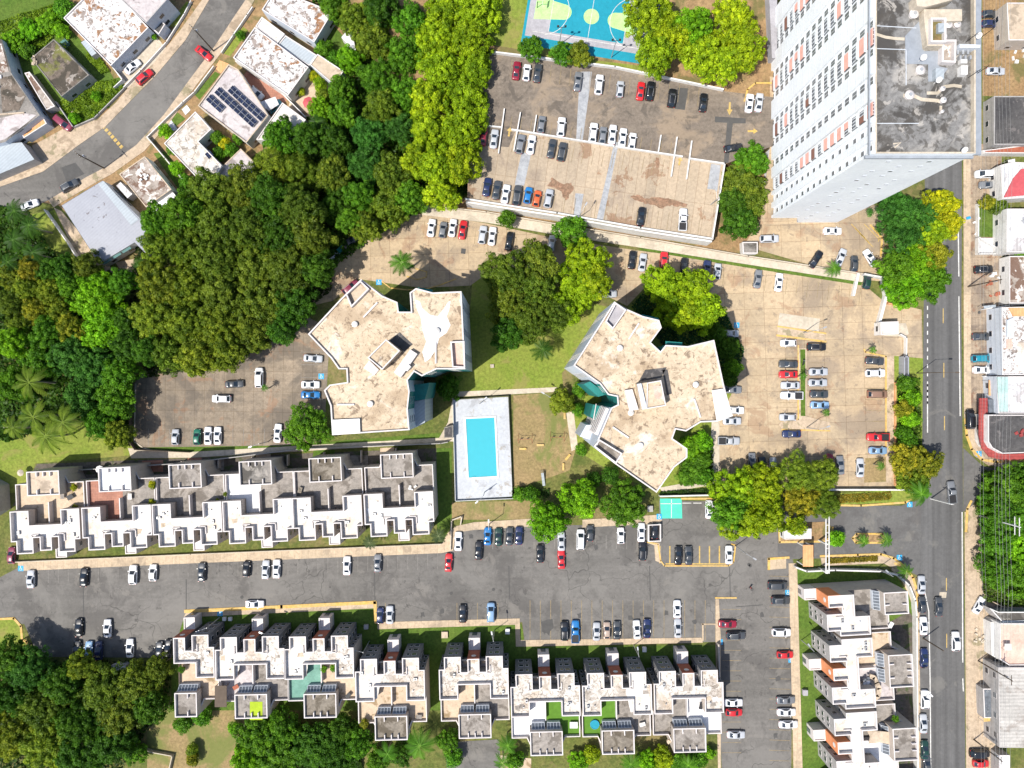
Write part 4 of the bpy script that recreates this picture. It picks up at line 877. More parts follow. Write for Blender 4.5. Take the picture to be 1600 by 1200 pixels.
# ------------------------------------------------------------------ the white tower
def tower():
    HH = 56.0; x0, x1, y0, y1 = 67.0, 86.3, 42.9, 96.0
    t = thing('apartment_tower', 'tall white apartment tower with stained roof at the top right', 'tower', (x0, y0, 0))
    Wd, Ln = x1 - x0, y1 - y0
    body = [(0.6, 0), (Wd, 0), (Wd, Ln), (0.6, Ln)]
    wall_ = MB().prism(body, 0, HH, top=False)
    part('roof', MB().flat([(.9, .3), (Wd - .3, .3), (Wd - .3, Ln - .3), (.9, Ln - .3)], HH - 1), M['roof_tower'], t)
    part('parapet', MB().ring(body, [.3] * 4, HH - 1, HH), M['path'], t)
    part('ledge', MB().box((Wd + .75, Ln / 2, HH - 1.2), (1.5, Ln, .5)).box((Wd / 2 - .2, -.28, HH - 1.6), (Wd + 1, .56, .5)).box((-.15, Ln / 2, HH - 1.0), (.3, Ln, .4)), M['tower_ledge'], t)
    FL = 18; fh = HH / FL
    # plan of the west face, from the south corner: (start, width, kind)
    pat = [(0, .6, 'pil'), (.9, 1.0, 'win'), (2.6, 1.3, 'band'), (4.4, 1.0, 'win'), (5.9, .9, 'pil'), (7.2, 2.6, 'bal'), (10.2, 2.7, 'band'), (13.2, 1.5, 'slot'), (15, 3.2, 'band'), (18.5, 1.4, 'slot'), (20.3, 3.3, 'bal'), (24, 1.2, 'slot'),
           (25.5, 4.6, 'band'), (30.5, 1.5, 'slot'), (32.4, 3.3, 'bal'), (36.2, 1.3, 'slot'), (38, 3.8, 'band'), (42.2, 1.5, 'slot'), (44, 3.3, 'bal'), (47.8, 5.0, 'band')]
    bands = wall_
    for s_, w_, k in pat:
        if k in ('pil', 'band'): bands.prism([(0, s_), (.6, s_), (.6, s_ + w_), (0, s_ + w_)], 0, HH, top=True)
    jn = wall_
    for s_, w_, k in pat:
        if k == 'band':
            for f in range(1, FL): jn.box((-.015, s_ + w_ / 2, f * fh), (.03, w_, .1), mi=1)
    part('wall', wall_, [M['tower_white'], M['tower_floor']], t)
    nwin = 0; rest = MB(); r2 = random.Random(3)
    cols = {'coral': plain('coral_curtain', (.8, .42, .35), .8), 'brown': plain('brown_screen', (.25, .12, .09), .8)}
    aw = 0
    for f in range(FL - 1, -1, -1):
        z = f * fh
        for s_, w_, k in pat:
            if k == 'win':
                mb = MB().box((.58, s_ + w_ / 2, z + 1.0), (.08, w_, 1.25)).box((.52, s_ + w_ / 2, z + 1.1), (.05, w_ - .16, 1.05), mi=1)
            elif k == 'slot':
                mb = MB().box((.58, s_ + w_ / 2, z + .5), (.06, w_, 2.2)).box((.53, s_ + w_ * .27, z + .7), (.05, w_ * .4, 1.7), mi=1).box((.53, s_ + w_ * .76, z + .7), (.05, w_ * .4, 1.7), mi=1)
            elif k == 'bal':
                mb = MB().box((.57, s_ + w_ / 2, z + .3), (.06, w_, 2.4), mi=1).box((.3, s_ + w_ / 2, z), (.6, w_, .25)).box((.03, s_ + w_ / 2, z + .25), (.07, w_, .85))
                for q in range(4): mb.box((.5, s_ + w_ * (q + .5) / 4, z + .3), (.1, .12, 2.4))
            else: continue
            ms = [M['tower_white'], M['tower_glass']]
            if nwin < 92: part('window' if k != 'bal' else 'balcony', mb, ms, t); nwin += 1
            else:
                o_ = len(rest.v); rest.v += mb.v; rest.f += [tuple(i + o_ for i in ff) for ff in mb.f]; rest.m += mb.m
            if k == 'bal' and r2.random() < .5 and aw < 48:
                cw = w_ * r2.choice([.5, .9, .95]); cy = s_ + w_ * (.27 if r2.random() < .5 else .7) if cw < w_ * .6 else s_ + w_ / 2
                part('awning', MB().box((.22, cy, z + .9), (.06, cw, 2.1)), cols[r2.choice(['coral', 'coral', 'brown'])], t); aw += 1
    q = part('window_field', rest, [M['tower_white'], M['tower_glass']], t); q['kind'] = 'stuff'
    for f in range(FL):
        for j, xx in enumerate((5.5, 9.2, 13.4)):
            if (f * 3 + j) % 4 == 1: continue
            z = f * fh + 1.2
            part('side_window', MB().box((xx, -.03, z), (.9, .06, .7)).box((xx, -.07, z + .08), (.74, .03, .54), mi=1), [M['tower_floor'], M['tower_floor'] if (f + j) % 3 else M['glass_grey']], t)
    # low podium along the west foot
    part('podium', MB().prism([(-.9, 40), (.4, 40), (.4, 60), (-1.8, 60)], 0, 8), M['court_grey'], t)
    # roof-top plant, traced at roof height
    def rp(px): return [(x - x0, y - y0) for x, y in WP(px, HH)]
    def rbx(name, px, za, zb, mat): return part(name, MB().prism(rp(px), HH - 1 + za, HH - 1 + zb), M[mat], t)
    rbx('roof_membrane', [(1419, 52), (1440, 30), (1448, 34), (1448, 76), (1472, 76), (1472, 100), (1486, 103), (1472, 124), (1455, 124), (1455, 97), (1419, 96)], .02, .05, 'tower_ledge')
    rbx('lift_house', [(1441, 17), (1500, 17), (1500, 35), (1470, 36), (1470, 74), (1446, 74), (1441, 33)], 0, 1.6, 'path')
    part('lift_house_well', MB().ring(ccw(rp([(1447, 34), (1471, 34), (1471, 72), (1447, 72)])), [.35] * 4, HH + .6, HH + 1.5, outer=True), M['parapet_white'], t)
    rbx('well_floor', [(1449, 36), (1469, 36), (1469, 70), (1449, 70)], 1.61, 1.64, 'dirt')
    rbx('plant_cover', [(1459, 42), (1471, 42), (1471, 56), (1459, 56)], 1.65, 2.4, 'metal_blue')
    part('open_shaft', MB().ring(ccw(rp([(1471, 63), (1493, 63), (1492, 99), (1470, 98)])), [.35] * 4, HH - 1, HH + .3, outer=True), M['parapet_white'], t)
    rbx('shaft_floor', [(1473, 65), (1491, 65), (1490, 97), (1472, 96)], .02, .05, 'roof_patchy')
    rbx('plant_room', [(1495, 72), (1528, 73), (1527, 78), (1495, 78)], 0, 1.8, 'tower_floor')
    for i in range(6): rbx('condenser', [(1496 + 4 * i, 78 + (i % 2) * 8), (1499 + 4 * i, 78 + (i % 2) * 8), (1499 + 4 * i, 84 + (i % 2) * 8), (1496 + 4 * i, 84 + (i % 2) * 8)], 0, .9, 'metal_pole')
    rbx('pale_box', [(1502, 92), (1512, 92), (1512, 98), (1502, 98)], 0, .9, 'white_wall'); rbx('pale_box', [(1501, 103), (1511, 103), (1511, 117), (1501, 117)], 0, 1.2, 'white_wall')
    rbx('annex_roof', [(1461, 107), (1474, 108), (1474, 124), (1461, 124)], 0, 1.2, 'metal_blue')
    rbx('bulkhead', [(1424, 0), (1455, -6), (1482, 6), (1440, 17), (1426, 16)], 0, 2.4, 'path')
    for px, py, r in [(1440, 108, .9), (1423, 147, .9), (1484, 36, .8), (1477, 55, .6), (1475, 137, .5), (1476, 155, .6), (1474, 173, .35), (1430, 20, .9), (1498, 36, .7)]:
        x, y = W(px, py, HH); x -= x0; y -= y0; z = HH - 1
        part('exhaust_fan', MB().tube((x, y, z), (x, y, z + .7), r * .75, n=14).tube((x, y, z + .7), (x, y, z + 1.0), r, r * .55, 14).tube((x, y, z + 1.0), (x, y, z + 1.1), r * .4, n=10, mi=1), [M['parapet_white'], M['metal_pole']], t)
    for pts, w_ in [([(1366, 47), (1388, 54), (1402, 56), (1418, 57)], .9), ([(1416, 146), (1432, 146), (1445, 152), (1470, 154), (1476, 156)], 1.1), ([(1453, 142), (1470, 142), (1480, 132), (1496, 130), (1508, 132)], 1.0), ([(1400, 222), (1412, 220), (1402, 228)], .5), ([(1475, 162), (1475, 172)], .8)]:
        q = [(x - x0, y - y0) for x, y in WP(pts, HH)]; part('sealant_strip', MB().strip(q, w_ * .6, HH - .97), M['path'], t)
    for a, b in [((1366, 36), (1436, 40)), ((1364, 72), (1420, 74)), ((1420, 75), (1420, 130)), ((1366, 190), (1440, 190))]:
        A, B = rp([a, b]); part('roof_conduit', MB().seg(A, B, .12, HH - .98, HH - .86), M['tower_floor'], t)
    for x_, y_ in [(1514, 62), (1518, 118), (1531, 112), (1539, 54)]:
        A = rp([(x_, y_)])[0]; part('antenna', MB().tube((A[0], A[1], HH - 1), (A[0], A[1], HH + 2.6), .06, n=6).tube((A[0] - .6, A[1], HH + 2), (A[0] + .6, A[1], HH + 2), .03, n=5), M['black'], t)
    for x_, y_, r in [(1440, 92, .62), (1464, 127, .6), (1526, 58, .6), (1504, 236, .6)]:
        A = rp([(min(x_, 1526), y_)])[0]; mb = MB(); n = 16; vs = [(A[0], A[1], HH + .2)]
        for k in range(n):
            a = 2 * PI * k / n; vs.append((A[0] + r * math.cos(a), A[1] + r * .75 * math.sin(a), HH + .65 + .35 * math.sin(a)))
        mb.add(vs, [(0, 1 + k, 1 + (k + 1) % n) for k in range(n)]).tube((A[0], A[1], HH - 1), (A[0], A[1], HH + .2), .07, n=6)
        part('satellite_dish', mb, M['white_wall'], t)
tower()
# ------------------------------------------------------------------ houses along the residential road
building('house', 'white flat-roofed house with rust-stained roof at the top left', 'house', [(99, 28), (173, 103), (232, 43), (160, -33)], 4, 'roof_rusty', 'facade_blue')
building('house', 'dark mossy-roofed house with yellow-green growth on its upper corner', 'house', [(48, 91), (96, 151), (139, 117), (84, 61)], 4, 'roof_mossy', 'grey_wall', 'roof_grey', ph=.15)
tH3, _, oH3 = building('house', 'large grey-roofed house cut by the left edge above the road', 'house', [(-50, 50), (3, 62), (18, 115), (62, 180), (8, 222), (-50, 235)], 5, 'roof_grey', 'facade_blue', 'roof_grey', ph=.2)
for q_, mt_ in (([(-48, 64), (2, 68), (14, 112), (-48, 120)], 'roof_patchy'), ([(-20, 190), (34, 176), (57, 180), (8, 218), (-20, 226)], 'roof_lilac'), ([(14, 196), (30, 188), (38, 202), (22, 212)], 'black'), ([(0, 122), (18, 118), (40, 150), (30, 172), (4, 176)], 'roof_mossy')):  # black piece paints the shade of a recess; the others are roof finishes
    part('roof_section', MB().flat([(x - oH3[0], y - oH3[1]) for x, y in WP(ragged(q_, .5, 3, 2), 5.02)], 5.02 + .004 * len(mt_)), M[mt_], tH3)
part('parapet', MB().seg(*[(x - oH3[0], y - oH3[1]) for x, y in WP([(-40, 182), (38, 176)], 5.3)], .3, 5, 5.45), M['roof_tan'], tH3)
building('house', 'two-storey lilac-grey roofed house at the top with blue-grey wall', 'house', [(175, -14), (228, 36), (262, -2), (215, -50)], 7, 'roof_lilac', 'facade_blue', 'grey_wall', ph=.15)
tH5, _, oH5 = building('house', 'big pale sheet-metal roofed house below the residential road', 'house', [(96, 321), (160, 282), (225, 347), (234, 402), (210, 379), (155, 412)], 4.5, 'metal_white', 'white_wall', 'metal_white', ph=.05, pt=.05)
for i in range(3): part('awning', MB().prism([(x - oH5[0], y - oH5[1]) for x, y in WP([(159 + 15 * i, 410 - 9 * i), (172 + 15 * i, 402 - 9 * i), (175 + 15 * i, 406 - 9 * i), (162 + 15 * i, 414 - 9 * i)], 4)], 3.8, 3.95, bottom=True), M['glass_green'], tH5)
part('roof_strip', MB().flat([(x - oH5[0], y - oH5[1]) for x, y in WP([(153, 287), (162, 283), (217, 343), (205, 352)], 4.6)], 4.62), M['metal_blue'], tH5)
building('house', 'house with patchy brown and white roof next to the sheet-metal one', 'house', [(186, 272), (226, 244), (268, 296), (228, 324)], 4.5, 'roof_patchy', 'white_wall', 'roof_tan', ph=.12)
building('house', 'L-shaped white roof with dark blotches, solar heater on it', 'house', [(256, 224), (305, 174), (330, 202), (310, 221), (348, 260), (323, 294)], 4.5, 'roof_crack', 'white_wall', ph=.3)
part('solar_heater', MB().box((2.4, -2.0, 4.6), (1.6, 1.6, .15), R(40)), M['solar'], bpy.data.objects['house.006'])
building('house', 'low grey concrete annex half under the dark trees', 'annex', [(345, 262), (376, 232), (412, 268), (350, 304), (326, 290)], 3.4, 'roof_lilac', 'grey_wall', 'roof_tan', ph=.15, windows=False)
building('house', 'tan-roofed house carrying three solar panel arrays', 'house', [(309, 165), (357, 100), (372, 108), (419, 180), (385, 223)], 4.5, 'roof_lilac', 'white_wall', 'roof_tan', ph=.4)
building('house', 'white house with rust patches beside the solar panel house', 'house', [(364, 90), (398, 42), (482, 105), (450, 149)], 4.5, 'roof_rusty', 'white_wall', ph=.4)
building('house', 'small cream roof joined to the upper end of the rust-patched house', 'annex', [(399, 41), (409, 26), (445, 53), (433, 68)], 4.0, 'roof_white', 'white_wall', ph=.2, windows=False)
building('house', 'narrow blue-grey roof over the side alley', 'annex', [(434, 70), (446, 55), (495, 86), (483, 103)], 3.6, 'metal_blue', 'white_wall', ph=.2, windows=False)
building('house', 'small detached tan-roofed shed house beside the forest', 'shed', [(484, 101), (496, 84), (537, 111), (522, 133)], 4.2, 'roof_tan', 'facade_blue', ph=.25, step=5)
building('house', 'white rust-stained roof at the top edge right of the road', 'house', [(409, 15), (430, -18), (520, 18), (491, 66)], 4.5, 'roof_rusty', 'facade_blue', ph=.4)
building('house', 'small bright white roof below the carport, touching the forest', 'annex', [(400, 218), (441, 160), (478, 187), (450, 222)], 3.6, 'roof_white', 'white_wall', ph=.3, windows=False)
building('carport', 'pale metal carport roof at the left edge by the driveway', 'carport', [(-40, 240), (14, 224), (34, 222), (54, 249), (-20, 280)], 3.4, 'metal_blue', 'grey_wall', 'metal_white', ph=.05, pt=.06, windows=False)
building('garden_shed', 'white tin shed behind the top-row house near the forest', 'shed', [(533, 58), (548, 40), (556, 78), (552, 80)], 2.8, 'terrace_white', 'white_wall', ph=.05, pt=.05, windows=False)
building('annex', 'tan striped lean-to roof under the big grey house at the left edge', 'annex', [(32, 206), (68, 184), (73, 193), (37, 216)], 3.2, 'orange_tan', 'facade_blue', windows=False, ph=.08)
building('annex', 'narrow brown-grey side roof between the two dark houses', 'annex', [(38, 114), (46, 112), (86, 166), (72, 172)], 2.6, 'roof_patchy', 'grey_wall', windows=False, ph=.1)
building('annex', 'light blue side awning of the rust-stained top house', 'annex', [(126, 66), (134, 61), (151, 83), (143, 88)], 2.6, 'metal_blue', 'grey_wall', windows=False, ph=.05, pt=.05)
building('annex', 'white rear sheet roof behind the patchy brown house', 'annex', [(229, 327), (269, 299), (276, 307), (237, 336)], 3.0, 'terrace_white', 'white_wall', windows=False, ph=.05, pt=.05)
building('annex', 'white side awning between sheet-metal roof and patchy house', 'annex', [(181, 290), (188, 284), (207, 303), (199, 310)], 2.8, 'metal_pale', 'grey_wall', windows=False, ph=.05, pt=.05)
building('annex', 'dark flat porch roof at the corner of the lilac-grey house', 'annex', [(229, 37), (240, 21), (258, 38), (248, 54)], 3.2, 'tar_patch', 'facade_blue', windows=False, ph=.1)
def solar(px, py, n, m, label):
    x, y = W(px, py, 5.2); a = R(-42.5)
    t = thing('solar_panel_array', label, 'solar panels', (x, y, 4.5), a, 'solar panel arrays on one roof')
    for i in range(n):
        for j in range(m):
            cx, cy = (i - (n - 1) / 2) * 1.68, (j - (m - 1) / 2) * 1.04
            part('panel', MB().box((cx, cy, .45), (1.63, 1.0, .05)).box((cx, cy, .502), (1.56, .93, .01), mi=1), [M['metal_pole'], M['solar']], t)
    part('rail', MB().box((0, -.5, .2), (n * 1.68, .08, .24)).box((0, .5, .2), (n * 1.68, .08, .24)), M['metal_pole'], t)
solar(336, 161, 3, 2, 'shortest solar panel array, nearest the road'); solar(368, 167, 8, 2, 'longest solar panel array, in the middle of the roof'); solar(385, 161, 7, 2, 'solar panel array along the right edge of the roof')
# ------------------------------------------------------------------ buildings along the right edge
building('shop', 'tan flat roof at the top right corner beyond the tower', 'building', [(1573, 4), (1660, 4), (1660, 63), (1576, 63)], 5, 'roof_tan', 'cream_wall')
building('shop', 'dark flat roof right of the tower, below the dirt yard', 'building', [(1553, 150), (1680, 150), (1680, 226), (1553, 226)], 4, 'roof_dark', 'grey_wall', 'grey_wall', ph=.2)
tS, _, oS = building('shop', 'white-walled house with a red metal roof slope', 'building', [(1563, 258), (1582, 253), (1660, 256), (1660, 306), (1567, 311)], 4.5, 'metal_pale', 'white_wall', ph=.3)
part('red_roof', MB().prism([(x - oS[0], y - oS[1]) for x, y in WP([(1569, 308), (1584, 278), (1596, 264), (1655, 260), (1655, 300)], 4.8)], 4.52, 4.8), M['red_metal'], tS)
building('garden_wall_block', 'dark red and white boundary strip above the red-roofed house', 'building', [(1534, 235), (1600, 227), (1660, 227), (1660, 240), (1540, 239)], 2.5, 'brick_red', 'white_wall', ph=.2, windows=False)
building('shop', 'white corrugated roof beside the walled lawn', 'building', [(1573, 326), (1660, 326), (1660, 394), (1573, 394)], 5, 'metal_pale', 'white_wall')
building('shop', 'house with grey cross-shaped roof ridges above the orange roof', 'building', [(1577, 400), (1660, 400), (1660, 474), (1577, 474)], 3.5, 'roof_patchy', 'white_wall', ph=.3)
tS, _, oS = building('shop', 'white roof with orange end strip beside the parked row', 'building', [(1565, 480), (1660, 478), (1660, 586), (1566, 586)], 5.5, 'roof_rusty', 'facade_blue')
for q_, mt_, zz in (([(1577, 481), (1655, 480), (1655, 494), (1584, 494)], 'orange_tan', 5.9), ([(1574, 500), (1584, 496), (1584, 526), (1574, 526)], 'facade_blue', 6.1), ([(1573, 530), (1582, 530), (1582, 545), (1573, 545)], 'roof_pink', 5.7), ([(1590, 535), (1655, 535), (1655, 580), (1590, 580)], 'roof_white', 5.62)):
    part('roof_section', MB().prism([(x - oS[0], y - oS[1]) for x, y in WP(q_, zz)], 5.51, zz), M[mt_], tS)
tS, _, oS = building('shop', 'pale green roof with white corrugated rear part', 'building', [(1557, 588), (1660, 588), (1660, 646), (1560, 646)], 5, 'metal_pale', 'facade_blue')
part('green_roof', MB().prism([(x - oS[0], y - oS[1]) for x, y in WP([(1558, 589), (1575, 589), (1575, 643), (1562, 643)], 5.6)], 5.36, 5.6), M['roof_green'], tS)
tS, _, oS = building('corner_shop', 'dark-roofed corner building ringed by a dark red canopy', 'building', [(1544, 648), (1700, 648), (1700, 704), (1566, 709), (1550, 700), (1544, 690)], 5, 'roof_dark', 'white_wall')
part('canopy', MB().prism([(x - oS[0], y - oS[1]) for x, y in WP([(1531, 622), (1543, 622), (1544, 692), (1552, 703), (1568, 710), (1700, 704), (1700, 714), (1568, 719), (1546, 714), (1534, 700), (1530, 680)], 3.6)], 3.2, 3.6, bottom=True), M['canopy_red'], tS)
building('shop', 'grey low roof with ducts under the woods at the right edge', 'building', [(1546, 950), (1560, 956), (1700, 956), (1700, 968), (1566, 972)], 4, 'roof_grey', 'grey_wall', 'white_wall', windows=False)
tS, _, oS = building('corner_shop', 'pinkish roof with three round openings in its white side strip', 'building', [(1562, 974), (1700, 974), (1700, 1038), (1577, 1040), (1562, 1030)], 5, 'roof_pink', 'white_wall')
for y_ in (988, 1005, 1022):
    x, y = W(1557, y_, 3); part('round_window', MB().tube((x - oS[0], y - oS[1], 3.0), (x - oS[0], y - oS[1], 3.06), .7, n=16, mi=0).tube((x - oS[0], y - oS[1], 3.05), (x - oS[0], y - oS[1], 3.09), .5, n=16, mi=1), [M['white_wall'], M['glass_grey']], tS)
part('side_strip', MB().prism([(x - oS[0], y - oS[1]) for x, y in WP([(1548, 972), (1562, 974), (1562, 1032), (1550, 1024)], 3)], 0, 2.98), M['white_wall'], tS)
building('warehouse', 'long pale grey corrugated warehouse roof at the lower right', 'warehouse', [(1560, 1043), (1720, 1043), (1720, 1170), (1562, 1168)], 6, 'metal_grey', 'grey_wall', ph=.1, pt=.1)
building('shed', 'small white roof at the bottom right corner', 'shed', [(1561, 1180), (1578, 1180), (1578, 1230), (1561, 1230)], 3.2, 'terrace_white', 'grey_wall', windows=False, ph=.1)
building('lean_to', 'grey translucent lean-to in front of the warehouse', 'shed', [(1536, 1076), (1556, 1076), (1557, 1122), (1538, 1122)], 3, 'glass_grey', 'grey_wall', windows=False, ph=.08)
building('guardhouse', 'small white gatehouse at the concrete car park entrance', 'guardhouse', [(1376, 503), (1404, 502), (1404, 522), (1376, 523)], 3.2, 'roof_white', 'white_wall', ph=.2, step=2)
building('guardhouse', 'white gatehouse half under the tree at the asphalt entrance', 'guardhouse', [(1225, 828), (1268, 826), (1268, 842), (1226, 843)], 3.2, 'terrace_white', 'white_wall', ph=.2, step=2)
building('pump_house', 'small grey utility hut beside the drain walkway', 'utility hut', [(1160, 378), (1184, 378), (1184, 396), (1161, 396)], 2.2, 'roof_grey', 'white_wall', ph=.2, windows=False)
building('pool_hut', 'dark brown hut at the left side of the pool deck', 'shed', [(694, 668), (708, 664), (708, 684), (694, 684)], 2.6, 'roof_dark', 'grey_wall', 'roof_grey', ph=.1, windows=False)
building('garden_store', 'white-topped store box in the trees below the car park', 'shed', [(173, 1040), (197, 1039), (197, 1047), (173, 1048)], 2.4, 'terrace_white', 'grey_wall', windows=False, ph=.05, pt=.05)
tS, _, oS = building('jeep_shelter', 'white-rimmed open enclosure around a parked jeep', 'enclosure', [(1013, 820), (1033, 819), (1033, 846), (1013, 847)], .3, 'tar_patch', 'white_wall', ph=1.3, windows=False)
def gate_canopy():
    x, y = W(1262, 868, 4)
    t = thing('gate_canopy', 'orange canopy slab across the asphalt entrance', 'canopy', (x, y, 0))
    part('slab', MB().box((0, 0, 4), (2.6, 5.6, .35)), M['orange_tan'], t)
    for a in (-1, 1):
        for b in (-1, 1): part('post', MB().box((a * 1.1, b * 2.5, 0), (.25, .25, 4)), M['white_wall'], t)
gate_canopy()
def gate_portal():
    x, y = W(1277, 838, 0); t = thing('gate_portal', 'white double-beam portal spanning the entrance lanes beside the orange canopy', 'gate portal', (x, y, 0))
    part('beam', MB().box((0, 0, 5), (.22, 17, .25)).box((.8, 0, 5), (.22, 17, .25)), M['white_wall'], t)
    for k in range(9): part('brace', MB().box((.4, -8 + 2 * k, 5.02), (.6, .14, .14)), M['white_wall'], t)
    for b_ in (-8.4, -1, 8.4): part('post', MB().box((.4, b_, 0), (.5, .35, 5)), M['white_wall'], t)
gate_portal()
# ================================================================== VEHICLES
def loft(stations, prof):
    """stations: (x, halfwidth, deck height); prof: (width factor, height factor) from sill to centre"""
    vs = []; fs = []; ring = []
    full = prof + [(-w, h) for w, h in reversed(prof)]
    k = len(full)
    for x, w, h in stations:
        for a, b in full: vs.append((x, a * w, .2 + (h - .2) * b))
    for i in range(len(stations) - 1):
        for j in range(k - 1):
            a = i * k + j; fs.append((a, a + 1, a + k + 1, a + k))
        fs.append((i * k + k - 1, i * k, i * k + k, i * k + 2 * k - 1))
    fs.append(tuple(range(k))); fs.append(tuple(reversed(range((len(stations) - 1) * k, len(stations) * k))))
    return vs, fs
PROF = [(.93, 0), (1.0, .3), (1.0, .62), (.96, .85), (.82, .97), (.4, 1.0)]
def fixn(me):
    bm = bmesh.new(); bm.from_mesh(me); bmesh.ops.recalc_face_normals(bm, faces=bm.faces); bm.to_mesh(me); bm.free()
def make_vehicle(kind):
    sp = {'sedan': (4.55, 1.8, [(1.0, .82), (.12, .66), (-.9, .66), (-1.62, .8)], 1.43),
          'hatchback': (4.0, 1.74, [(1.0, .8), (.18, .66), (-1.3, .64), (-1.87, .78)], 1.5),
          'suv': (4.65, 1.88, [(1.05, .86), (.25, .72), (-1.65, .70), (-2.17, .84)], 1.7),
          'minivan': (4.9, 1.92, [(1.55, .86), (.65, .74), (-1.95, .72), (-2.35, .86)], 1.8),
          'pickup': (5.5, 1.92, [(1.15, .84), (.6, .70), (-.45, .70), (-.75, .82)], 1.75)}[kind]
    L, Wd, cab, top = sp; h = L / 2; w = Wd / 2; dk = .92 if kind in ('sedan', 'hatchback') else 1.05
    st = [(h, w * .42, dk * .6), (h * .99, w * .62, dk * .68), (h * .965, w * .78, dk * .76), (h * .93, w * .89, dk * .82), (h * .86, w * .96, dk * .88), (cab[0][0] + .05, w, dk), (cab[3][0], w, dk * 1.02), (-h * .86, w * .97, dk * .99), (-h * .93, w * .9, dk * .95), (-h * .97, w * .8, dk * .88), (-h * .99, w * .66, dk * .76), (-h, w * .5, dk * .62)]
    if kind == 'pickup': st = st[:6] + [(cab[3][0], w, dk), (cab[3][0] - .02, w, .82), (-h * .96, w, .82), (-h * .99, w * .95, .7), (-h, w * .9, .6)]
    vs, fs = loft(st, PROF)
    mb = MB().add(vs, fs)
    # cabin in body colour: belt ring, roof ring, crowned roof; corners cut so that the plan is rounded
    (xa, wa), (xb, wb), (xc, wc), (xd, wd_) = cab; zb = dk - .04
    c_ = [(xa, wa, zb), (xa, -wa, zb), (xd, -wd_, zb), (xd, wd_, zb), (xb, wb, top - .05), (xb, -wb, top - .05), (xc, -wc, top - .05), (xc, wc, top - .05)]
    def oct_(x0, w0, x1, w1, z, k=.2):
        return [(x0, w0 - k, z), (x0, -w0 + k, z), (x0 - k * 1.1, -w0, z), (x1 + k * 1.1, -w1, z), (x1, -w1 + k, z), (x1, w1 - k, z), (x1 + k * 1.1, w1, z), (x0 - k * 1.1, w0, z)]
    r0 = oct_(xa, wa, xd, wd_, zb, .22); r1 = oct_(xb, wb, xc, wc, top - .06, .16); r2 = oct_(xb - .14, wb * .82, xc + .12, wc * .82, top, .14)
    mb.add(r0 + r1 + r2, [(k, (k + 1) % 8, 8 + (k + 1) % 8, 8 + k) for k in range(8)] + [(8 + k, 8 + (k + 1) % 8, 16 + (k + 1) % 8, 16 + k) for k in range(8)] + [tuple(range(16, 24))])
    for s_ in (-1, 1): mb.box((xa - .15, s_ * (w + .08), dk - .05), (.16, .2, .14))
    if kind == 'pickup':
        for s_ in (-1, 1): mb.box(((xd - h * .98) / 2, s_ * (w - .06), .6), (h * .98 + xd, .11, dk - .6))
        mb.box((-h + .08, 0, .6), (.12, Wd - .1, dk - .62))
    body = mb.mesh(kind + '_body', M['paint']); fixn(body); smooth(body, 50)
    def lerp(p, q, t): return tuple(p[i] + (q[i] - p[i]) * t for i in range(3))
    def pane(a, b, c, d, off):          # quad shrunk inside a, b (bottom), c, d (top), lifted off the body
        q = [Vector(v) for v in (a, b, c, d)]; ce = sum(q, Vector()) / 4
        n = (q[1] - q[0]).cross(q[3] - q[0]).normalized()
        if n.dot(ce - Vector((0, 0, .9))) < 0: n = -n
        q = [ce + (v - ce) * .96 + n * off for v in q]; r_ = [v - n * (off + .02) for v in q]
        return MB().add(q + r_, [(0, 1, 2, 3), (4, 5, 1, 0), (5, 6, 2, 1), (6, 7, 3, 2), (7, 4, 0, 3)])
    out = [('body', body)]
    for nm, pm in (('windscreen', pane(r0[0], r0[1], r1[1], r1[0], .014)), ('rear_window', pane(r0[4], r0[5], r1[5], r1[4], .014)),
                   ('side_window', pane(r0[2], r0[3], r1[3], r1[2], .014)), ('side_window', pane(r0[6], r0[7], r1[7], r1[6], .014))):
        me = pm.mesh(kind + '_' + nm, M['glass']); fixn(me); out.append((nm, me))
    whl = MB().tube((0, -.1, 0), (0, .1, 0), .32, n=16).tube((0, -.11, 0), (0, .11, 0), .19, n=10, mi=1)
    wm = whl.mesh(kind + '_wheel', [M['tyre'], M['metal_pole']])
    for sx in (1, -1):
        for sy in (1, -1): out.append(('wheel', wm, (sx * h * .62, sy * (w - .08), .32)))
    for sy in (1, -1):
        out.append(('headlight', MB().box((h * .94, sy * w * .66, dk * .62), (.12, .3, .12)).mesh(kind + '_headlight', M['lamp'])))
        out.append(('tail_light', MB().box((-h * .972, sy * w * .7, dk * .68), (.1, .3, .14)).mesh(kind + '_tail_light', M['tail_light'])))
    if kind == 'pickup': out.append(('cargo_bed', MB().box(((xd - h * .96) / 2, 0, .83), (h * .96 + xd - .1, Wd - .26, .02)).mesh('cargo_bed', M['black'])))
    if kind == 'suv': out.append(('roof_rail', MB().box((-.7, .6, top), (1.8, .05, .06)).box((-.7, -.6, top), (1.8, .05, .06)).mesh('roof_rail', M['metal_pole'])))
    return out
PROTO = {}
CARCOL = {'white': (.72, .73, .75), 'silver': (.42, .44, .47), 'grey': (.17, .18, .195), 'dark grey': (.055, .06, .066), 'black': (.012, .013, .016), 'red': (.5, .02, .025), 'dark red': (.24, .012, .03),
          'blue': (.015, .16, .42), 'navy': (.014, .025, .085), 'light blue': (.2, .33, .5), 'teal': (.01, .2, .28), 'green': (.01, .13, .08), 'dark green': (.012, .045, .035), 'orange': (.6, .12, .035), 'brown': (.22, .13, .09), 'tan': (.4, .31, .25), 'maroon': (.2, .03, .06)}
CNAME = {'sedan': 'sedan', 'hatchback': 'hatchback', 'suv': 'SUV', 'minivan': 'minivan', 'pickup': 'pickup truck'}
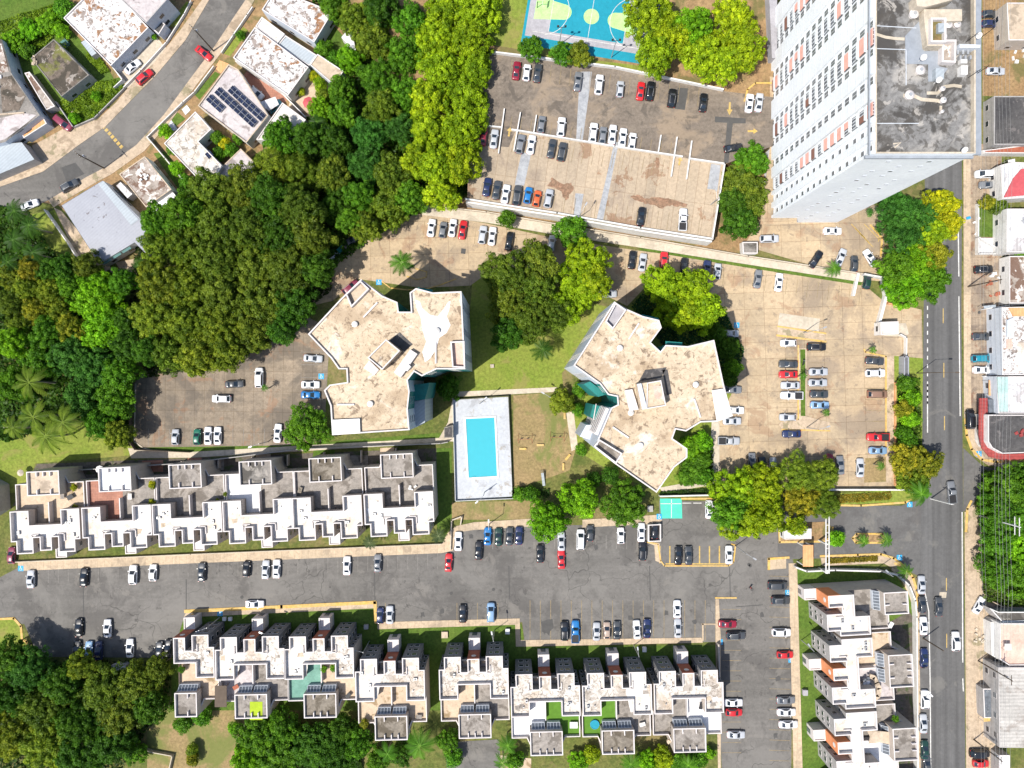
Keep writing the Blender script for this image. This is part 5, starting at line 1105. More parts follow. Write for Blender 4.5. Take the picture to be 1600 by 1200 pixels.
def vehicle(px, py, ang, kind, col, label, group):
    if kind not in PROTO: PROTO[kind] = make_vehicle(kind)
    x, y = W(px, py, .8)
    t = thing('parked_car' if kind != 'pickup' else 'pickup_truck', label, 'car' if kind != 'pickup' else 'pickup truck', (x, y, .065 + BZ), R(ang + rnd.uniform(-1.5, 1.5)), group)
    sc_ = rnd.uniform(1.05, 1.12); t.scale = (sc_, 1.08, rnd.uniform(1.03, 1.08))
    for it in PROTO[kind]:
        o = bpy.data.objects.new(it[0], it[1]); C.objects.link(o); o.parent = t
        if len(it) > 2: o.location = it[2]
        if it[0] == 'body':
            c = CARCOL[col]; k = rnd.uniform(.9, 1.08); o.color = (c[0] * k, c[1] * k, c[2] * k, 1)
def row(where, axis, ang, cars, group):
    """cars: (px, py, colour, kind[, angle]); labels count along the axis"""
    key = (lambda c: c[0]) if axis == 'left' else (lambda c: c[1])
    cars = sorted(cars, key=key)
    for i, c in enumerate(cars):
        if len(cars) == 1: lab = f"{c[2]} {CNAME[c[3]]} {where}"
        else: lab = f"{c[2]} {CNAME[c[3]]}, {ORD[i]} from the {axis} {where}"
        a = c[4] if len(c) > 4 else ang
        vehicle(c[0], c[1], a, c[3], c[2], lab, group)
s, h_, u, v_, p_ = 'sedan', 'hatchback', 'suv', 'minivan', 'pickup'
BZ = 5.0
row('in the top row of the upper car park', 'left', 83, [(807, 110, 'dark red', s), (823, 113, 'white', h_), (840, 114, 'dark grey', s), (903, 127, 'grey', s), (936, 132, 'white', u), (969, 139, 'silver', h_), (1001, 142, 'red', s), (1016, 142, 'black', u), (1050, 153, 'black', u), (1099, 160, 'black', s), (1171, 161, 'white', s), (1186, 160, 'silver', s)], 'cars in the top row of the upper car park')
row('in the second row of the upper car park', 'left', 83, [(755, 213, 'dark red', s), (772, 217, 'silver', s), (846, 194, 'grey', h_), (877, 198, 'white', u), (927, 207, 'white', u), (942, 211, 'grey', h_), (957, 210, 'white', s), (973, 215, 'white', s), (988, 220, 'white', h_), (1146, 231, 'black', s, 10)], 'cars in the second row of the upper car park')
row('just below the dividing wall', 'left', 80, [(813, 225, 'grey', u), (830, 226, 'white', s), (862, 232, 'dark grey', s), (878, 237, 'dark grey', u)], 'cars just below the dividing wall')
row('in the bottom row of the upper car park', 'left', 80, [(761, 292, 'navy', s), (776, 297, 'dark grey', s), (790, 303, 'white', s), (808, 305, 'dark grey', u), (825, 305, 'blue', h_), (839, 310, 'orange', h_), (857, 310, 'silver', u), (1002, 338, 'black', s, 82), (1067, 343, 'white', p_, 86)], 'cars in the bottom row of the upper car park')
BZ = 0.0
row('in the top row of the middle car park', 'left', 82, [(674, 356, 'white', s), (692, 359, 'grey', h_), (707, 356, 'white', s), (723, 359, 'red', s), (754, 367, 'silver', u), (769, 369, 'white', s), (796, 377, 'black', s), (862, 380, 'silver', h_), (892, 392, 'dark grey', s)], 'cars in the top row of the middle car park')
row("right below the drain walkway", 'left', 83, [(988, 406, 'black', s), (1004, 410, 'silver', s), (1037, 408, 'red', u), (1069, 417, 'black', s), (1104, 421, 'navy', u), (1121, 424, 'silver', h_), (1184, 436, 'grey', s), (1217, 441, 'white', s), (1355, 439, 'dark green', h_)], 'cars under the drain walkway')
row("half under the yellow-green tree by the east block", 'left', 0, [(949, 459, 'silver', s)], 'cars in the shade of trees')
row("shaded at the middle car park's left end", 'left', 40, [(524, 404, 'white', s), (547, 377, 'dark grey', s), (548, 449, 'maroon', u)], 'cars in the shade of trees')
row('in the tower car park', 'left', 0, [(1202, 373, 'silver', u), (1275, 405, 'black', s, 57), (1301, 361, 'white', s), (1314, 402, 'silver', s, 68), (1335, 412, 'dark grey', h_, 88), (1360, 403, 'white', s, 122)], 'cars in the tower car park')
row("in the east car park's left column", 'top', 180, [(1232, 536, 'white', h_), (1232, 569, 'dark grey', s), (1232, 585, 'red', s), (1235, 602, 'silver', s), (1237, 618, 'white', p_), (1231, 652, 'silver', h_), (1237, 678, 'navy', s)], 'cars in the left column of the east car park')
row("in the east car park's second column", 'top', 0, [(1276, 542, 'black', u), (1279, 581, 'silver', s), (1278, 598, 'silver', s), (1280, 616, 'dark grey', s), (1281, 633, 'light blue', s)], 'cars in the second column of the east car park')
row("in the east car park's right column", 'top', 0, [(1367, 564, 'dark grey', s, -4), (1368, 583, 'white', u), (1371, 616, 'brown', v_), (1372, 683, 'red', p_, 180), (1372, 704, 'light blue', s)], 'cars in the right column of the east car park')
row('in the bottom row of the east car park', 'left', 90, [(1175, 722, 'grey', s), (1191, 728, 'black', s), (1208, 728, 'silver', h_), (1296, 722, 'dark red', h_), (1313, 727, 'grey', s, 94), (1344, 731, 'silver', s)], 'cars in the bottom row of the east car park')
row('beside the east apartment block', 'top', 0, [(1142, 521, 'silver', h_), (1144, 609, 'grey', s), (1148, 641, 'white', s), (1144, 658, 'silver', s), (1139, 689, 'silver', p_)], 'cars beside the east apartment block')
row('in the west car park', 'left', 90, [(274, 683, 'silver', h_), (308, 683, 'green', h_), (325, 681, 'white', s), (340, 681, 'white', s), (346, 623, 'white', u, 180), (366, 600, 'dark grey', s, 2), (405, 590, 'white', v_), (434, 677, 'white', s, 86), (485, 601, 'white', s, 0), (485, 617, 'blue', s, 0), (489, 560, 'silver', s, -3)], 'cars in the west car park')
for c in [(46, 320, 22, s, 'white', 'white sedan on the residential road by the palms'), (109, 290, 32, u, 'dark grey', 'dark grey SUV parked above the sheet-metal roof'), (98, 192, -40, v_, 'maroon', 'faded maroon minivan nosed out of the left driveway'),
          (318, 83, -38, s, 'red', 'red sedan turning across the residential road'), (226, 120, 42, u, 'red', 'red SUV on the kerb by the rust-stained house'), (207, 104, 42, s, 'white', 'white sedan in the driveway behind the red SUV'),
          (401, 145, -40, h_, 'white', 'white hatchback in the alley by the solar panel roof'), (429, 166, 40, h_, 'teal', 'teal car at the lower end of the solar house alley')]:
    vehicle(c[0], c[1], c[2], c[3], c[4], c[5], 'cars in the residential streets')
row("in the long asphalt lot's upper row", 'left', 88, [(18, 868, 'maroon', h_), (48, 905, 'silver', s), (131, 902, 'black', s), (208, 898, 'white', u), (239, 895, 'white', h_), (315, 894, 'dark grey', s), (385, 889, 'black', h_), (415, 890, 'silver', s), (432, 889, 'white', s), (542, 884, 'white', s), (590, 880, 'grey', s), (701, 879, 'red', s)], 'cars in the upper row of the long asphalt car park')
row("in the bays below the pool lawn", 'left', 88, [(716, 846, 'white', s), (748, 860, 'black', s), (762, 838, 'blue', s), (779, 839, 'dark green', s), (796, 838, 'dark grey', s), (811, 837, 'navy', s)], 'cars in the bays below the pool')
row('in front of the three lime trees', 'left', 90, [(844, 865, 'black', s), (877, 874, 'red', s), (877, 846, 'silver', s), (907, 843, 'white', v_), (922, 833, 'dark grey', h_), (970, 837, 'white', h_), (1002, 832, 'white', s), (1004, 861, 'black', u)], 'cars in front of the three lime trees')
row('around the yellow-lined bays', 'left', 90, [(1023, 829, 'black', h_), (1060, 868, 'black', s), (1076, 868, 'dark grey', s), (1108, 796, 'white', s), (1139, 867, 'white', s)], 'cars around the yellow-lined bays')
row("low at the asphalt car park's left", 'left', 90, [(120, 1016, 'black', s), (123, 981, 'black', s), (139, 1017, 'light blue', s), (154, 1017, 'navy', s), (168, 982, 'white', s), (203, 1013, 'white', s), (249, 1017, 'dark grey', s), (263, 1014, 'black', s)], 'cars at the lower left of the asphalt car park')
vehicle(398, 944, 0, s, 'white', 'white sedan parked along the yellow kerb of the south row', 'cars in the lower row of the long asphalt car park')
row("in the long asphalt lot's lower row", 'left', 90, [(594, 962, 'navy', h_), (609, 961, 'silver', s), (723, 959, 'black', s), (767, 957, 'light blue', v_), (882, 986, 'black', u), (899, 987, 'blue', p_), (932, 987, 'silver', s), (948, 985, 'tan', h_), (964, 985, 'dark grey', s), (995, 984, 'white', s, 92), (1011, 982, 'navy', s), (1058, 952, 'white', s), (1059, 982, 'silver', s)], 'cars in the lower row of the long asphalt car park')
row("at the side car park's left edge", 'top', 0, [(1137, 975, 'dark red', s), (1150, 993, 'dark grey', u), (1146, 1098, 'white', s), (1147, 1113, 'red', h_), (1150, 1148, 'silver', s)], 'cars along the left edge of the side car park')
row("at the side car park's right edge", 'top', 0, [(1215, 915, 'dark grey', v_), (1220, 938, 'dark grey', u), (1221, 988, 'white', u), (1227, 1023, 'red', h_), (1228, 1094, 'grey', s), (1229, 1113, 'white', s), (1232, 1132, 'white', s)], 'cars along the right edge of the side car park')
row('in the roadside parking lane', 'top', 90, [(1440, 914, 'silver', s), (1441, 945, 'dark grey', h_), (1443, 978, 'white', s), (1444, 1028, 'navy', s), (1445, 1093, 'white', u), (1443, 1131, 'silver', s), (1445, 1172, 'dark green', s), (1448, 1195, 'dark grey', s)], 'cars in the roadside parking lane')
for c in [(1467, 948, 90, s, 'dark grey', 'dark grey sedan driving on the main road'), (1493, 1002, 91, u, 'white', 'white SUV driving on the main road'), (1487, 769, 95, p_, 'grey', 'grey pickup truck in the junction of the main road'), (1530, 946, 62, s, 'white', 'white sedan slanted across the roadside pavement'),
          (1539, 272, 180, v_, 'white', 'white van facing the main road near the red roof'), (1545, 289, 180, s, 'grey', 'grey sedan under the white van near the red roof'), (1556, 111, 0, s, 'silver', 'silver sedan in the dirt yard right of the tower'),
          (1547, 22, 0, h_, 'dark grey', 'dark hatchback highest in the dirt yard by the tower'), (1547, 37, 0, h_, 'navy', 'navy hatchback under another in the dirt yard'), (1537, 421, 4, u, 'black', 'black SUV in the forecourt by the pole shadow'),
          (1534, 526, 0, s, 'dark grey', 'dark grey sedan topmost of three in the east forecourt'), (1534, 560, 0, v_, 'teal', 'teal minivan in the east forecourt'), (1535, 578, 0, s, 'white', 'white sedan under the teal minivan'),
          (1516, 655, 90, v_, 'black', 'long black van on the pavement by the corner canopy'), (1531, 1177, 0, v_, 'black', 'black minivan at the bottom right corner'), (1533, 1193, 0, h_, 'red', 'red hatchback at the bottom right corner')]:
    vehicle(c[0], c[1], c[2], c[3], c[4], c[5], 'vehicles along the main road')
# motorbikes in the east car park island
def motorbike(px, py, ang, label):
    x, y = W(px, py); t = thing('motorbike', label, 'motorbike', (x, y, .16), R(ang), 'motorbikes on the planted island')
    for dx in (-.65, .65): part('wheel', MB().tube((dx, -.05, .3), (dx, .05, .3), .3, n=14), M['tyre'], t)
    part('frame', MB().box((0, 0, .35), (.9, .22, .35)).box((.2, 0, .7), (.45, .28, .2)), M['paint'], t).color = (.03, .03, .04, 1)
    part('seat', MB().box((-.3, 0, .72), (.7, .26, .1)), M['black'], t)
    part('handlebar', MB().tube((.45, -.35, 1.0), (.45, .35, 1.0), .03).tube((.6, 0, .4), (.45, 0, 1.0), .04), M['metal_pole'], t)
motorbike(1254, 566, 80, 'dark motorbike on the planted island between car columns')
# ================================================================== TREES AND PLANTS
def leaf_mesh(name, pts, nrm, size, tint, rng):
    """one small bent diamond per point"""
    n = len(pts)
    a = rng.normal(size=(n, 3)); a -= (a * nrm).sum(1, keepdims=True) * nrm; a /= np.linalg.norm(a, axis=1, keepdims=True) + 1e-9
    b = np.cross(nrm, a); s_ = size[:, None]
    v = np.empty((n, 4, 3), np.float32)
    v[:, 0] = pts - a * s_; v[:, 1] = pts - b * s_ * .62 + nrm * s_ * .15; v[:, 2] = pts + a * s_; v[:, 3] = pts + b * s_ * .62 + nrm * s_ * .15
    me = bpy.data.meshes.new(name); me.vertices.add(4 * n); me.vertices.foreach_set('co', v.reshape(-1))
    me.loops.add(4 * n); me.loops.foreach_set('vertex_index', np.arange(4 * n, dtype=np.int32))
    me.polygons.add(n); me.polygons.foreach_set('loop_start', np.arange(0, 4 * n, 4, dtype=np.int32))
    try: me.polygons.foreach_set('loop_total', np.full(n, 4, dtype=np.int32))
    except Exception: pass
    at = me.attributes.new('tint', 'FLOAT', 'POINT'); at.data.foreach_set('value', np.repeat(tint, 4).astype(np.float32))
    me.materials.append(M['leaf']); me.update(calc_edges=True); return me
def crown_mesh(name, seed, nclump, nleaf, leaf, cr=(.17, .3), spread=.78, flat_=.75, airy=.0):
    """unit crown (radius 1): clumps of leaves over a lobed dome"""
    rng = np.random.default_rng(seed)
    ph = rng.uniform(0, 2 * PI, 4); cl = []
    for i in range(nclump):
        u = (i + .5) / nclump
        z = 1 - 1.35 * u; th = i * 2.39996 + rng.uniform(-.4, .4); r = math.sqrt(max(0, 1 - z * z)) if z > 0 else 1 - .25 * abs(z)
        lob = 1 + .13 * math.sin(3 * th + ph[0]) + .1 * math.sin(5 * th + ph[1]) + .06 * math.sin(8 * th + ph[2])
        k = spread * rng.uniform(.68, 1.1) * lob
        cl.append((r * math.cos(th) * k, r * math.sin(th) * k, z * flat_ * rng.uniform(.7, 1.12), rng.uniform(*cr), rng.uniform(0, 1)))
    for i in range(nclump // 4):          # inner clumps close the view to the ground
        th = rng.uniform(0, 2 * PI); r = rng.uniform(0, .6); cl.append((r * math.cos(th), r * math.sin(th), rng.uniform(-.2, .3), .3, rng.uniform(0, .5)))
    P = []; N = []; T = []; per = nleaf // len(cl)
    for x, y, z, r, t in cl:
        d = rng.normal(size=(per, 3)); d /= np.linalg.norm(d, axis=1, keepdims=True); d[:, 2] = np.where(d[:, 2] < -.3, -d[:, 2], d[:, 2])
        rad = r * (1 - airy * rng.uniform(0, 1, (per, 1)) - .35 * rng.uniform(0, 1, (per, 1)) ** 2) * rng.uniform(.9, 1.15, (per, 1))
        P.append(np.array([x, y, z]) + d * rad * np.array([1, 1, .85]))
        n = d + rng.normal(size=(per, 3)) * .5 + np.array([0, 0, .25]); n /= np.linalg.norm(n, axis=1, keepdims=True); N.append(n)
        T.append(np.clip(.1 + .7 * t + rng.normal(size=per) * .22, 0, 1))
    P = np.concatenate(P); N = np.concatenate(N); T = np.concatenate(T)
    return leaf_mesh(name, P, N, leaf * rng.uniform(.6, 1.35, len(P)), T, rng)
CROWN = {
    'big': [crown_mesh('crown_big', 10 + i, 190, 21000, .031, (.075, .155), .9, .66) for i in range(4)],
    'mid': [crown_mesh('crown_mid', 20 + i, 90, 11000, .040, (.1, .2), .84) for i in range(4)],
    'fine': [crown_mesh('crown_fine', 30 + i, 130, 18000, .026, (.1, .2), .86, .6, airy=.45) for i in range(3)],
    'small': [crown_mesh('crown_small', 40 + i, 26, 2600, .075, (.24, .38), .7) for i in range(3)]}
def trunk_mesh(name, seed):
    r2 = random.Random(seed); mb = MB(); mb.tube((0, 0, 0), (.02, .01, .5), .05, .036, 8, cap=False)
    for k in range(6):
        a = 2 * PI * k / 6 + r2.uniform(-.3, .3); l = r2.uniform(.35, .55)
        m_ = (.02 + math.cos(a) * l * .4, .01 + math.sin(a) * l * .4, .5 + r2.uniform(.12, .2)); e_ = (math.cos(a) * l, math.sin(a) * l, .72 + r2.uniform(0, .12))
        mb.tube((.02, .01, .47), m_, .026, .017, 6, cap=False); mb.tube(m_, e_, .017, .006, 5)
    return mb.mesh(name, M['bark'])
TRUNK = [trunk_mesh('trunk', i) for i in range(3)]
# linear leaf colours
LC = {'Y': ((.26, .385, .012), 'yellow-green'), 'L': ((.15, .36, .012), 'lime-green'), 'G': ((.09, .225, .014), 'mid-green'), 'D': ((.055, .14, .012), 'dark green'), 'O': ((.16, .23, .02), 'olive-green'),
      'B': ((.055, .17, .025), 'blue-green'), 'S': ((.36, .4, .012), 'golden-yellow'), 'K': ((.115, .175, .018), 'deep olive'), 'R': ((.24, .255, .02), 'rusty green')}
def tree(px, py, r, col, h, label, group=None, kind=None, name=None, cat='tree'):
    """px, py, r: crown centre and radius as seen; h: top height in metres"""
    rm = r * S * (H_CAM - h * .7) / H_CAM * 1.06
    hz = min(rm * .95, h * .5); zc = max(h - hz, hz * .55)
    x, y = W(px, py, zc + hz * .35)
    h *= 1.0
    kind = kind or ('big' if rm > 5.6 else 'mid' if rm > 3 else 'small')
    nm = name or {'big': 'broadleaf_tree', 'mid': 'broadleaf_tree', 'fine': 'feathery_tree', 'small': 'shrub'}[kind]
    if nm == 'shrub' and cat == 'tree': cat = 'shrub'
    t = thing(nm, label, cat, (x, y, BZ), rnd.uniform(0, 6.28), group)
    c = bpy.data.objects.new('crown' if nm != 'shrub' else 'foliage', rnd.choice(CROWN[kind])); C.objects.link(c); c.parent = t
    c.location = (0, 0, zc); c.scale = (rm * rnd.uniform(.95, 1.08), rm * rnd.uniform(.95, 1.08), hz * 1.25)
    k = rnd.uniform(.95, 1.32); cc = LC[col][0]; c.color = (cc[0] * k * rnd.uniform(.88, 1.1), cc[1] * k, cc[2] * k, 1)
    w = bpy.data.objects.new('trunk' if nm != 'shrub' else 'stem', rnd.choice(TRUNK)); C.objects.link(w); w.parent = t
    w.scale = (rm * .9, rm * .9, zc * 1.35)
    return t
def cluster(where, lst, h=11, axis='left', group=None, **kw):
    lst = sorted(lst, key=(lambda q: q[0]) if axis == 'left' else (lambda q: q[1]))
    for i, q in enumerate(lst):
        kind = q[4] if len(q) > 4 else None
        what = LC[q[3]][1] + (' feathery' if kind == 'fine' else '') + (' shrub' if q[2] < 14 else ' tree')
        lab = f"{what} {where}" if len(lst) == 1 else f"{what}, {ORD[i]} from the {axis} {where}"
        tree(q[0], q[1], q[2], q[3], (q[5] if len(q) > 5 else h) * rnd.uniform(.92, 1.08) if q[2] > 13 else min(4, q[2] * .3), lab, group or 'trees ' + where, kind, **kw)
cluster('along the right edge of the north forest', [(748, 14, 34, 'Y'), (735, 60, 34, 'Y'), (745, 108, 26, 'Y'), (725, 150, 34, 'Y'), (722, 205, 36, 'Y'), (722, 255, 32, 'Y'), (690, 300, 30, 'Y')], 13, 'top')
cluster('in the yellow-green core of the north forest', [(695, 18, 32, 'Y'), (680, 65, 34, 'Y'), (690, 110, 34, 'Y'), (668, 155, 32, 'Y'), (672, 205, 34, 'Y'), (655, 250, 30, 'Y'), (680, 258, 28, 'Y')], 13, 'top')
cluster('along the left edge of the north forest', [(520, 6, 22, 'G'), (552, 28, 26, 'O'), (545, 90, 20, 'L'), (532, 138, 22, 'G'), (500, 168, 18, 'L', None, 6), (535, 175, 22, 'G')], 9, 'top')
cluster('in the shaded middle of the north forest', [(595, 12, 30, 'D'), (585, 62, 30, 'O'), (640, 30, 28, 'G'), (630, 85, 30, 'G'), (590, 118, 30, 'G', 'fine'), (630, 145, 26, 'G'), (595, 165, 26, 'O'), (575, 210, 30, 'B', 'fine'), (625, 200, 24, 'B', 'fine')], 11, 'top')
cluster('in the lower tip of the north forest', [(570, 255, 28, 'B', 'fine'), (610, 270, 32, 'K'), (560, 305, 26, 'G'), (605, 325, 32, 'O'), (640, 310, 26, 'G'), (570, 355, 24, 'O'), (545, 345, 20, 'G')], 11, 'top')
cluster('behind the white cracked roofs', [(436, 212, 30, 'G'), (480, 214, 26, 'D'), (520, 220, 26, 'D'), (425, 258, 34, 'O', 'fine'), (470, 270, 34, 'O', 'fine'), (518, 270, 28, 'K'), (525, 320, 30, 'D', 'fine')], 11, 'top')
big = [(325, 300, 34, 'K'), (375, 292, 36, 'K'), (420, 310, 36, 'D'), (468, 325, 34, 'K'), (285, 330, 32, 'G'), (243, 345, 26, 'G'), (335, 345, 38, 'K')]
cluster('in the upper part of the great dark wood', big, 15, group='trees of the great dark wood')
cluster('across the middle of the great dark wood', [(385, 355, 38, 'K'), (435, 368, 36, 'D'), (485, 372, 32, 'K'), (285, 380, 36, 'O'), (335, 400, 38, 'K'), (240, 385, 24, 'O'), (395, 410, 40, 'K'), (450, 420, 38, 'K'), (495, 420, 28, 'D')], 15, group='trees of the great dark wood')
cluster('along the lower side of the great dark wood', [(245, 440, 34, 'O'), (295, 445, 38, 'O'), (350, 460, 38, 'K'), (405, 470, 38, 'K'), (455, 475, 34, 'D'), (240, 495, 34, 'O'), (290, 505, 36, 'O'), (345, 515, 36, 'O'), (400, 518, 32, 'K'), (440, 515, 24, 'D')], 14, group='trees of the great dark wood')
cluster('on the bottom fringe of the great dark wood', [(262, 550, 32, 'K'), (308, 556, 32, 'O'), (352, 552, 28, 'O'), (225, 548, 22, 'D')], 13, group='trees of the great dark wood')
cluster('in the upper left wood below the palms', [(18, 430, 24, 'O'), (48, 418, 20, 'R'), (75, 425, 20, 'D'), (100, 418, 22, 'D'), (135, 415, 22, 'K'), (40, 455, 22, 'O'), (75, 455, 22, 'O'), (105, 450, 20, 'G'), (15, 475, 22, 'K'), (55, 485, 22, 'R'), (90, 485, 22, 'O'), (28, 505, 20, 'O')], 10)
cluster('in the middle of the left wood', [(148, 462, 34, 'L'), (160, 505, 36, 'L'), (108, 512, 22, 'R'), (190, 440, 22, 'G'), (195, 500, 22, 'D'), (72, 520, 26, 'G'), (18, 535, 26, 'L'), (200, 540, 26, 'D')], 11)
cluster('in the lower left wood above the lawn', [(60, 560, 32, 'G'), (105, 555, 34, 'B'), (145, 580, 34, 'B'), (185, 585, 28, 'G'), (130, 620, 32, 'B'), (178, 625, 28, 'G'), (20, 600, 28, 'G'), (155, 662, 24, 'G'), (183, 680, 22, 'O')], 10)
cluster('at the bottom left, below the asphalt', [(45, 1048, 34, 'B'), (95, 1070, 30, 'D'), (12, 1085, 34, 'D'), (60, 1105, 36, 'K'), (15, 1150, 36, 'O'), (65, 1165, 38, 'O'), (118, 1130, 34, 'D'), (12, 1025, 26, 'D'), (120, 1185, 36, 'D')], 11)
cluster('left of the first half house', [(160, 1080, 36, 'K'), (210, 1075, 34, 'K'), (185, 1115, 38, 'K'), (232, 1105, 30, 'D'), (170, 1160, 34, 'D'), (210, 1178, 18, 'G', None, 5), (245, 1045, 20, 'K'), (125, 1040, 22, 'O')], 10, group='trees beside the first half house')
cluster('along the bottom edge under the south row', [(400, 1150, 34, 'G'), (440, 1138, 30, 'G'), (425, 1185, 38, 'G'), (480, 1165, 34, 'D'), (525, 1180, 34, 'D'), (535, 1140, 22, 'D'), (385, 1190, 26, 'L'), (560, 1165, 24, 'G')], 9)
cluster('in the dark clump east of the west block', [(792, 425, 36, 'K'), (840, 408, 32, 'K'), (838, 450, 38, 'K'), (796, 470, 38, 'K'), (830, 500, 34, 'K'), (795, 522, 28, 'D'), (866, 490, 26, 'K')], 15, group='dark trees between the twin blocks')
cluster('beside the dark clump between the blocks', [(918, 408, 34, 'Y'), (905, 448, 36, 'Y'), (880, 480, 30, 'Y'), (930, 440, 26, 'Y')], 13)
cluster('beside the drain walkway', [(892, 360, 26, 'G'), (791, 341, 15, 'G', None, 6)], 8)
cluster('north of the east apartment block', [(1035, 442, 32, 'Y'), (1080, 455, 34, 'Y'), (1050, 482, 30, 'Y'), (1100, 485, 32, 'Y'), (1072, 492, 28, 'Y')], 12)
cluster('in the shade right of the east block', [(1138, 545, 18, 'D'), (1146, 575, 15, 'G'), (1120, 520, 16, 'D'), (1138, 590, 14, 'D')], 6, 'top')
cluster('left of the white tower foot', [(1172, 250, 28, 'G'), (1160, 285, 32, 'K'), (1175, 315, 28, 'K'), (1158, 345, 28, 'D'), (1145, 315, 22, 'D')], 9, 'top')
BZ = 5.0; cluster('right of the basketball court', [(1015, 22, 36, 'Y'), (1050, 60, 36, 'Y'), (1025, 85, 30, 'Y'), (1085, 40, 32, 'L'), (1100, 85, 32, 'Y'), (1145, 30, 34, 'Y'), (1160, 75, 34, 'Y'), (1130, 100, 28, 'Y')], 12); BZ = 0.0
BZ = 5.0; cluster('under the basketball court', [(830, 74, 19, 'G'), (878, 82, 18, 'G'), (905, 84, 20, 'O')], 6); BZ = 0.0
cluster('between the tower and the main road', [(1405, 330, 32, 'B', 'fine'), (1440, 345, 36, 'B', 'fine'), (1410, 365, 30, 'B', 'fine'), (1472, 318, 26, 'S'), (1485, 350, 20, 'S'), (1465, 362, 20, 'Y')], 11, 'top')
cluster('at the roadside, big and round', [(1405, 420, 30, 'G'), (1440, 412, 34, 'L'), (1455, 440, 30, 'G'), (1415, 450, 30, 'L'), (1462, 400, 24, 'R')], 11)
cluster('around the west block', [(478, 668, 34, 'G'), (700, 605, 20, 'D', None, 6)], 9)
cluster('right of the swing lawn', [(878, 628, 20, 'O', None, 6), (905, 610, 13, 'G'), (903, 640, 12, 'G'), (908, 703, 10, 'G')], 5, 'top')
cluster('lined up below the swing lawn', [(856, 814, 31, 'L'), (906, 780, 31, 'L'), (976, 789, 34, 'G')], 10)
cluster('in the shade above the three lime trees', [(830, 772, 14, 'G', None, 4), (955, 745, 16, 'D', None, 5), (812, 772, 12, 'G'), (930, 748, 13, 'D')], 5)
cluster('at the lower end of the east car park', [(1150, 768, 36, 'Y'), (1190, 760, 36, 'Y'), (1160, 812, 34, 'Y'), (1200, 808, 30, 'Y'), (1140, 800, 28, 'G')], 11)
cluster('over the entrance gate', [(1245, 740, 32, 'O', 'fine'), (1285, 745, 30, 'O', 'fine'), (1255, 785, 30, 'R', 'fine'), (1292, 790, 24, 'O', 'fine'), (1245, 822, 16, 'Y'), (1308, 842, 13, 'L', None, 4)], 9, 'top')
cluster('in the east block garden', [(1082, 700, 20, 'L'), (1098, 690, 16, 'L'), (1082, 738, 22, 'G'), (1102, 745, 16, 'G'), (1100, 718, 15, 'G')], 5, 'top')
cluster('in the hedge by the main road', [(1418, 600, 15, 'G'), (1424, 622, 16, 'L'), (1412, 640, 15, 'R'), (1424, 656, 15, 'L'), (1414, 676, 14, 'G'), (1420, 692, 14, 'G')], 5, 'top')
cluster('over the corner by the junction', [(1418, 718, 26, 'R'), (1446, 725, 28, 'R'), (1430, 750, 26, 'O')], 8, 'top')
cluster('in the wood behind the power lines', [(1568, 760, 30, 'G'), (1608, 765, 36, 'G'), (1560, 800, 28, 'G'), (1598, 812, 36, 'G'), (1562, 845, 30, 'G'), (1600, 862, 36, 'L'), (1562, 890, 30, 'G'), (1598, 905, 32, 'G'), (1640, 830, 40, 'G')], 9, 'top')
cluster('in the walled yards at the right edge', [(1562, 322, 14, 'K', None, 4), (1543, 316, 12, 'R'), (1594, 405, 14, 'G', None, 3)], 4)
cluster('left of the solar panel house', [(340, 215, 12, 'G'), (352, 225, 11, 'S'), (362, 235, 12, 'G'), (342, 240, 11, 'G'), (372, 215, 11, 'G')], 3, 'top')
cluster('left of the cracked white house', [(258, 205, 11, 'L'), (268, 232, 10, 'G'), (275, 262, 12, 'L'), (290, 282, 12, 'G'), (305, 295, 12, 'G')], 3, 'top')
cluster('beside the small tan-roofed shed house', [(505, 75, 14, 'G', None, 4), (525, 92, 15, 'G', None, 5), (490, 118, 10, 'S'), (500, 132, 12, 'Y'), (470, 142, 7, 'S'), (506, 150, 13, 'O'), (545, 105, 14, 'G', None, 5)], 4)
cluster('among the weeds at the top left', [(18, 65, 18, 'L', None, 4), (45, 45, 18, 'L', None, 4), (75, 35, 18, 'L', None, 4), (98, 12, 16, 'G', None, 4), (88, 78, 14, 'Y', None, 3), (40, 78, 14, 'G', None, 3), (96, 48, 12, 'L')], 4)
cluster('by the upper left sidewalk', [(150, 150, 8, 'L'), (116, 184, 9, 'L'), (240, 57, 5, 'L'), (376, 55, 8, 'G')], 2)
cluster('behind the first south row houses', [(285, 1130, 16, 'G', None, 4), (315, 1120, 16, 'G', None, 4), (300, 1172, 10, 'O'), (300, 1187, 11, 'R'), (365, 1138, 10, 'L')], 4)
cluster('under the right houses of the south row', [(805, 1190, 16, 'G', None, 4), (905, 1192, 18, 'L', None, 4), (925, 1180, 14, 'Y', None, 4), (1010, 1190, 18, 'L', None, 5), (1035, 1186, 18, 'Y', None, 5), (1060, 1192, 16, 'G', None, 4), (1090, 1188, 16, 'G', None, 4), (1110, 1178, 10, 'L')], 4)
cluster('below the grassy gap houses', [(590, 1190, 18, 'G', None, 5), (625, 1180, 18, 'D', None, 5), (700, 1160, 18, 'G', None, 5), (710, 1185, 15, 'G', None, 4)], 5)
cluster('on the north row terraces', [(117, 761, 5, 'S'), (239, 757, 6, 'S'), (238, 785, 6, 'S'), (118, 792, 5, 'R')], 10, name='potted_shrub', cat='potted plant') if 0 else None
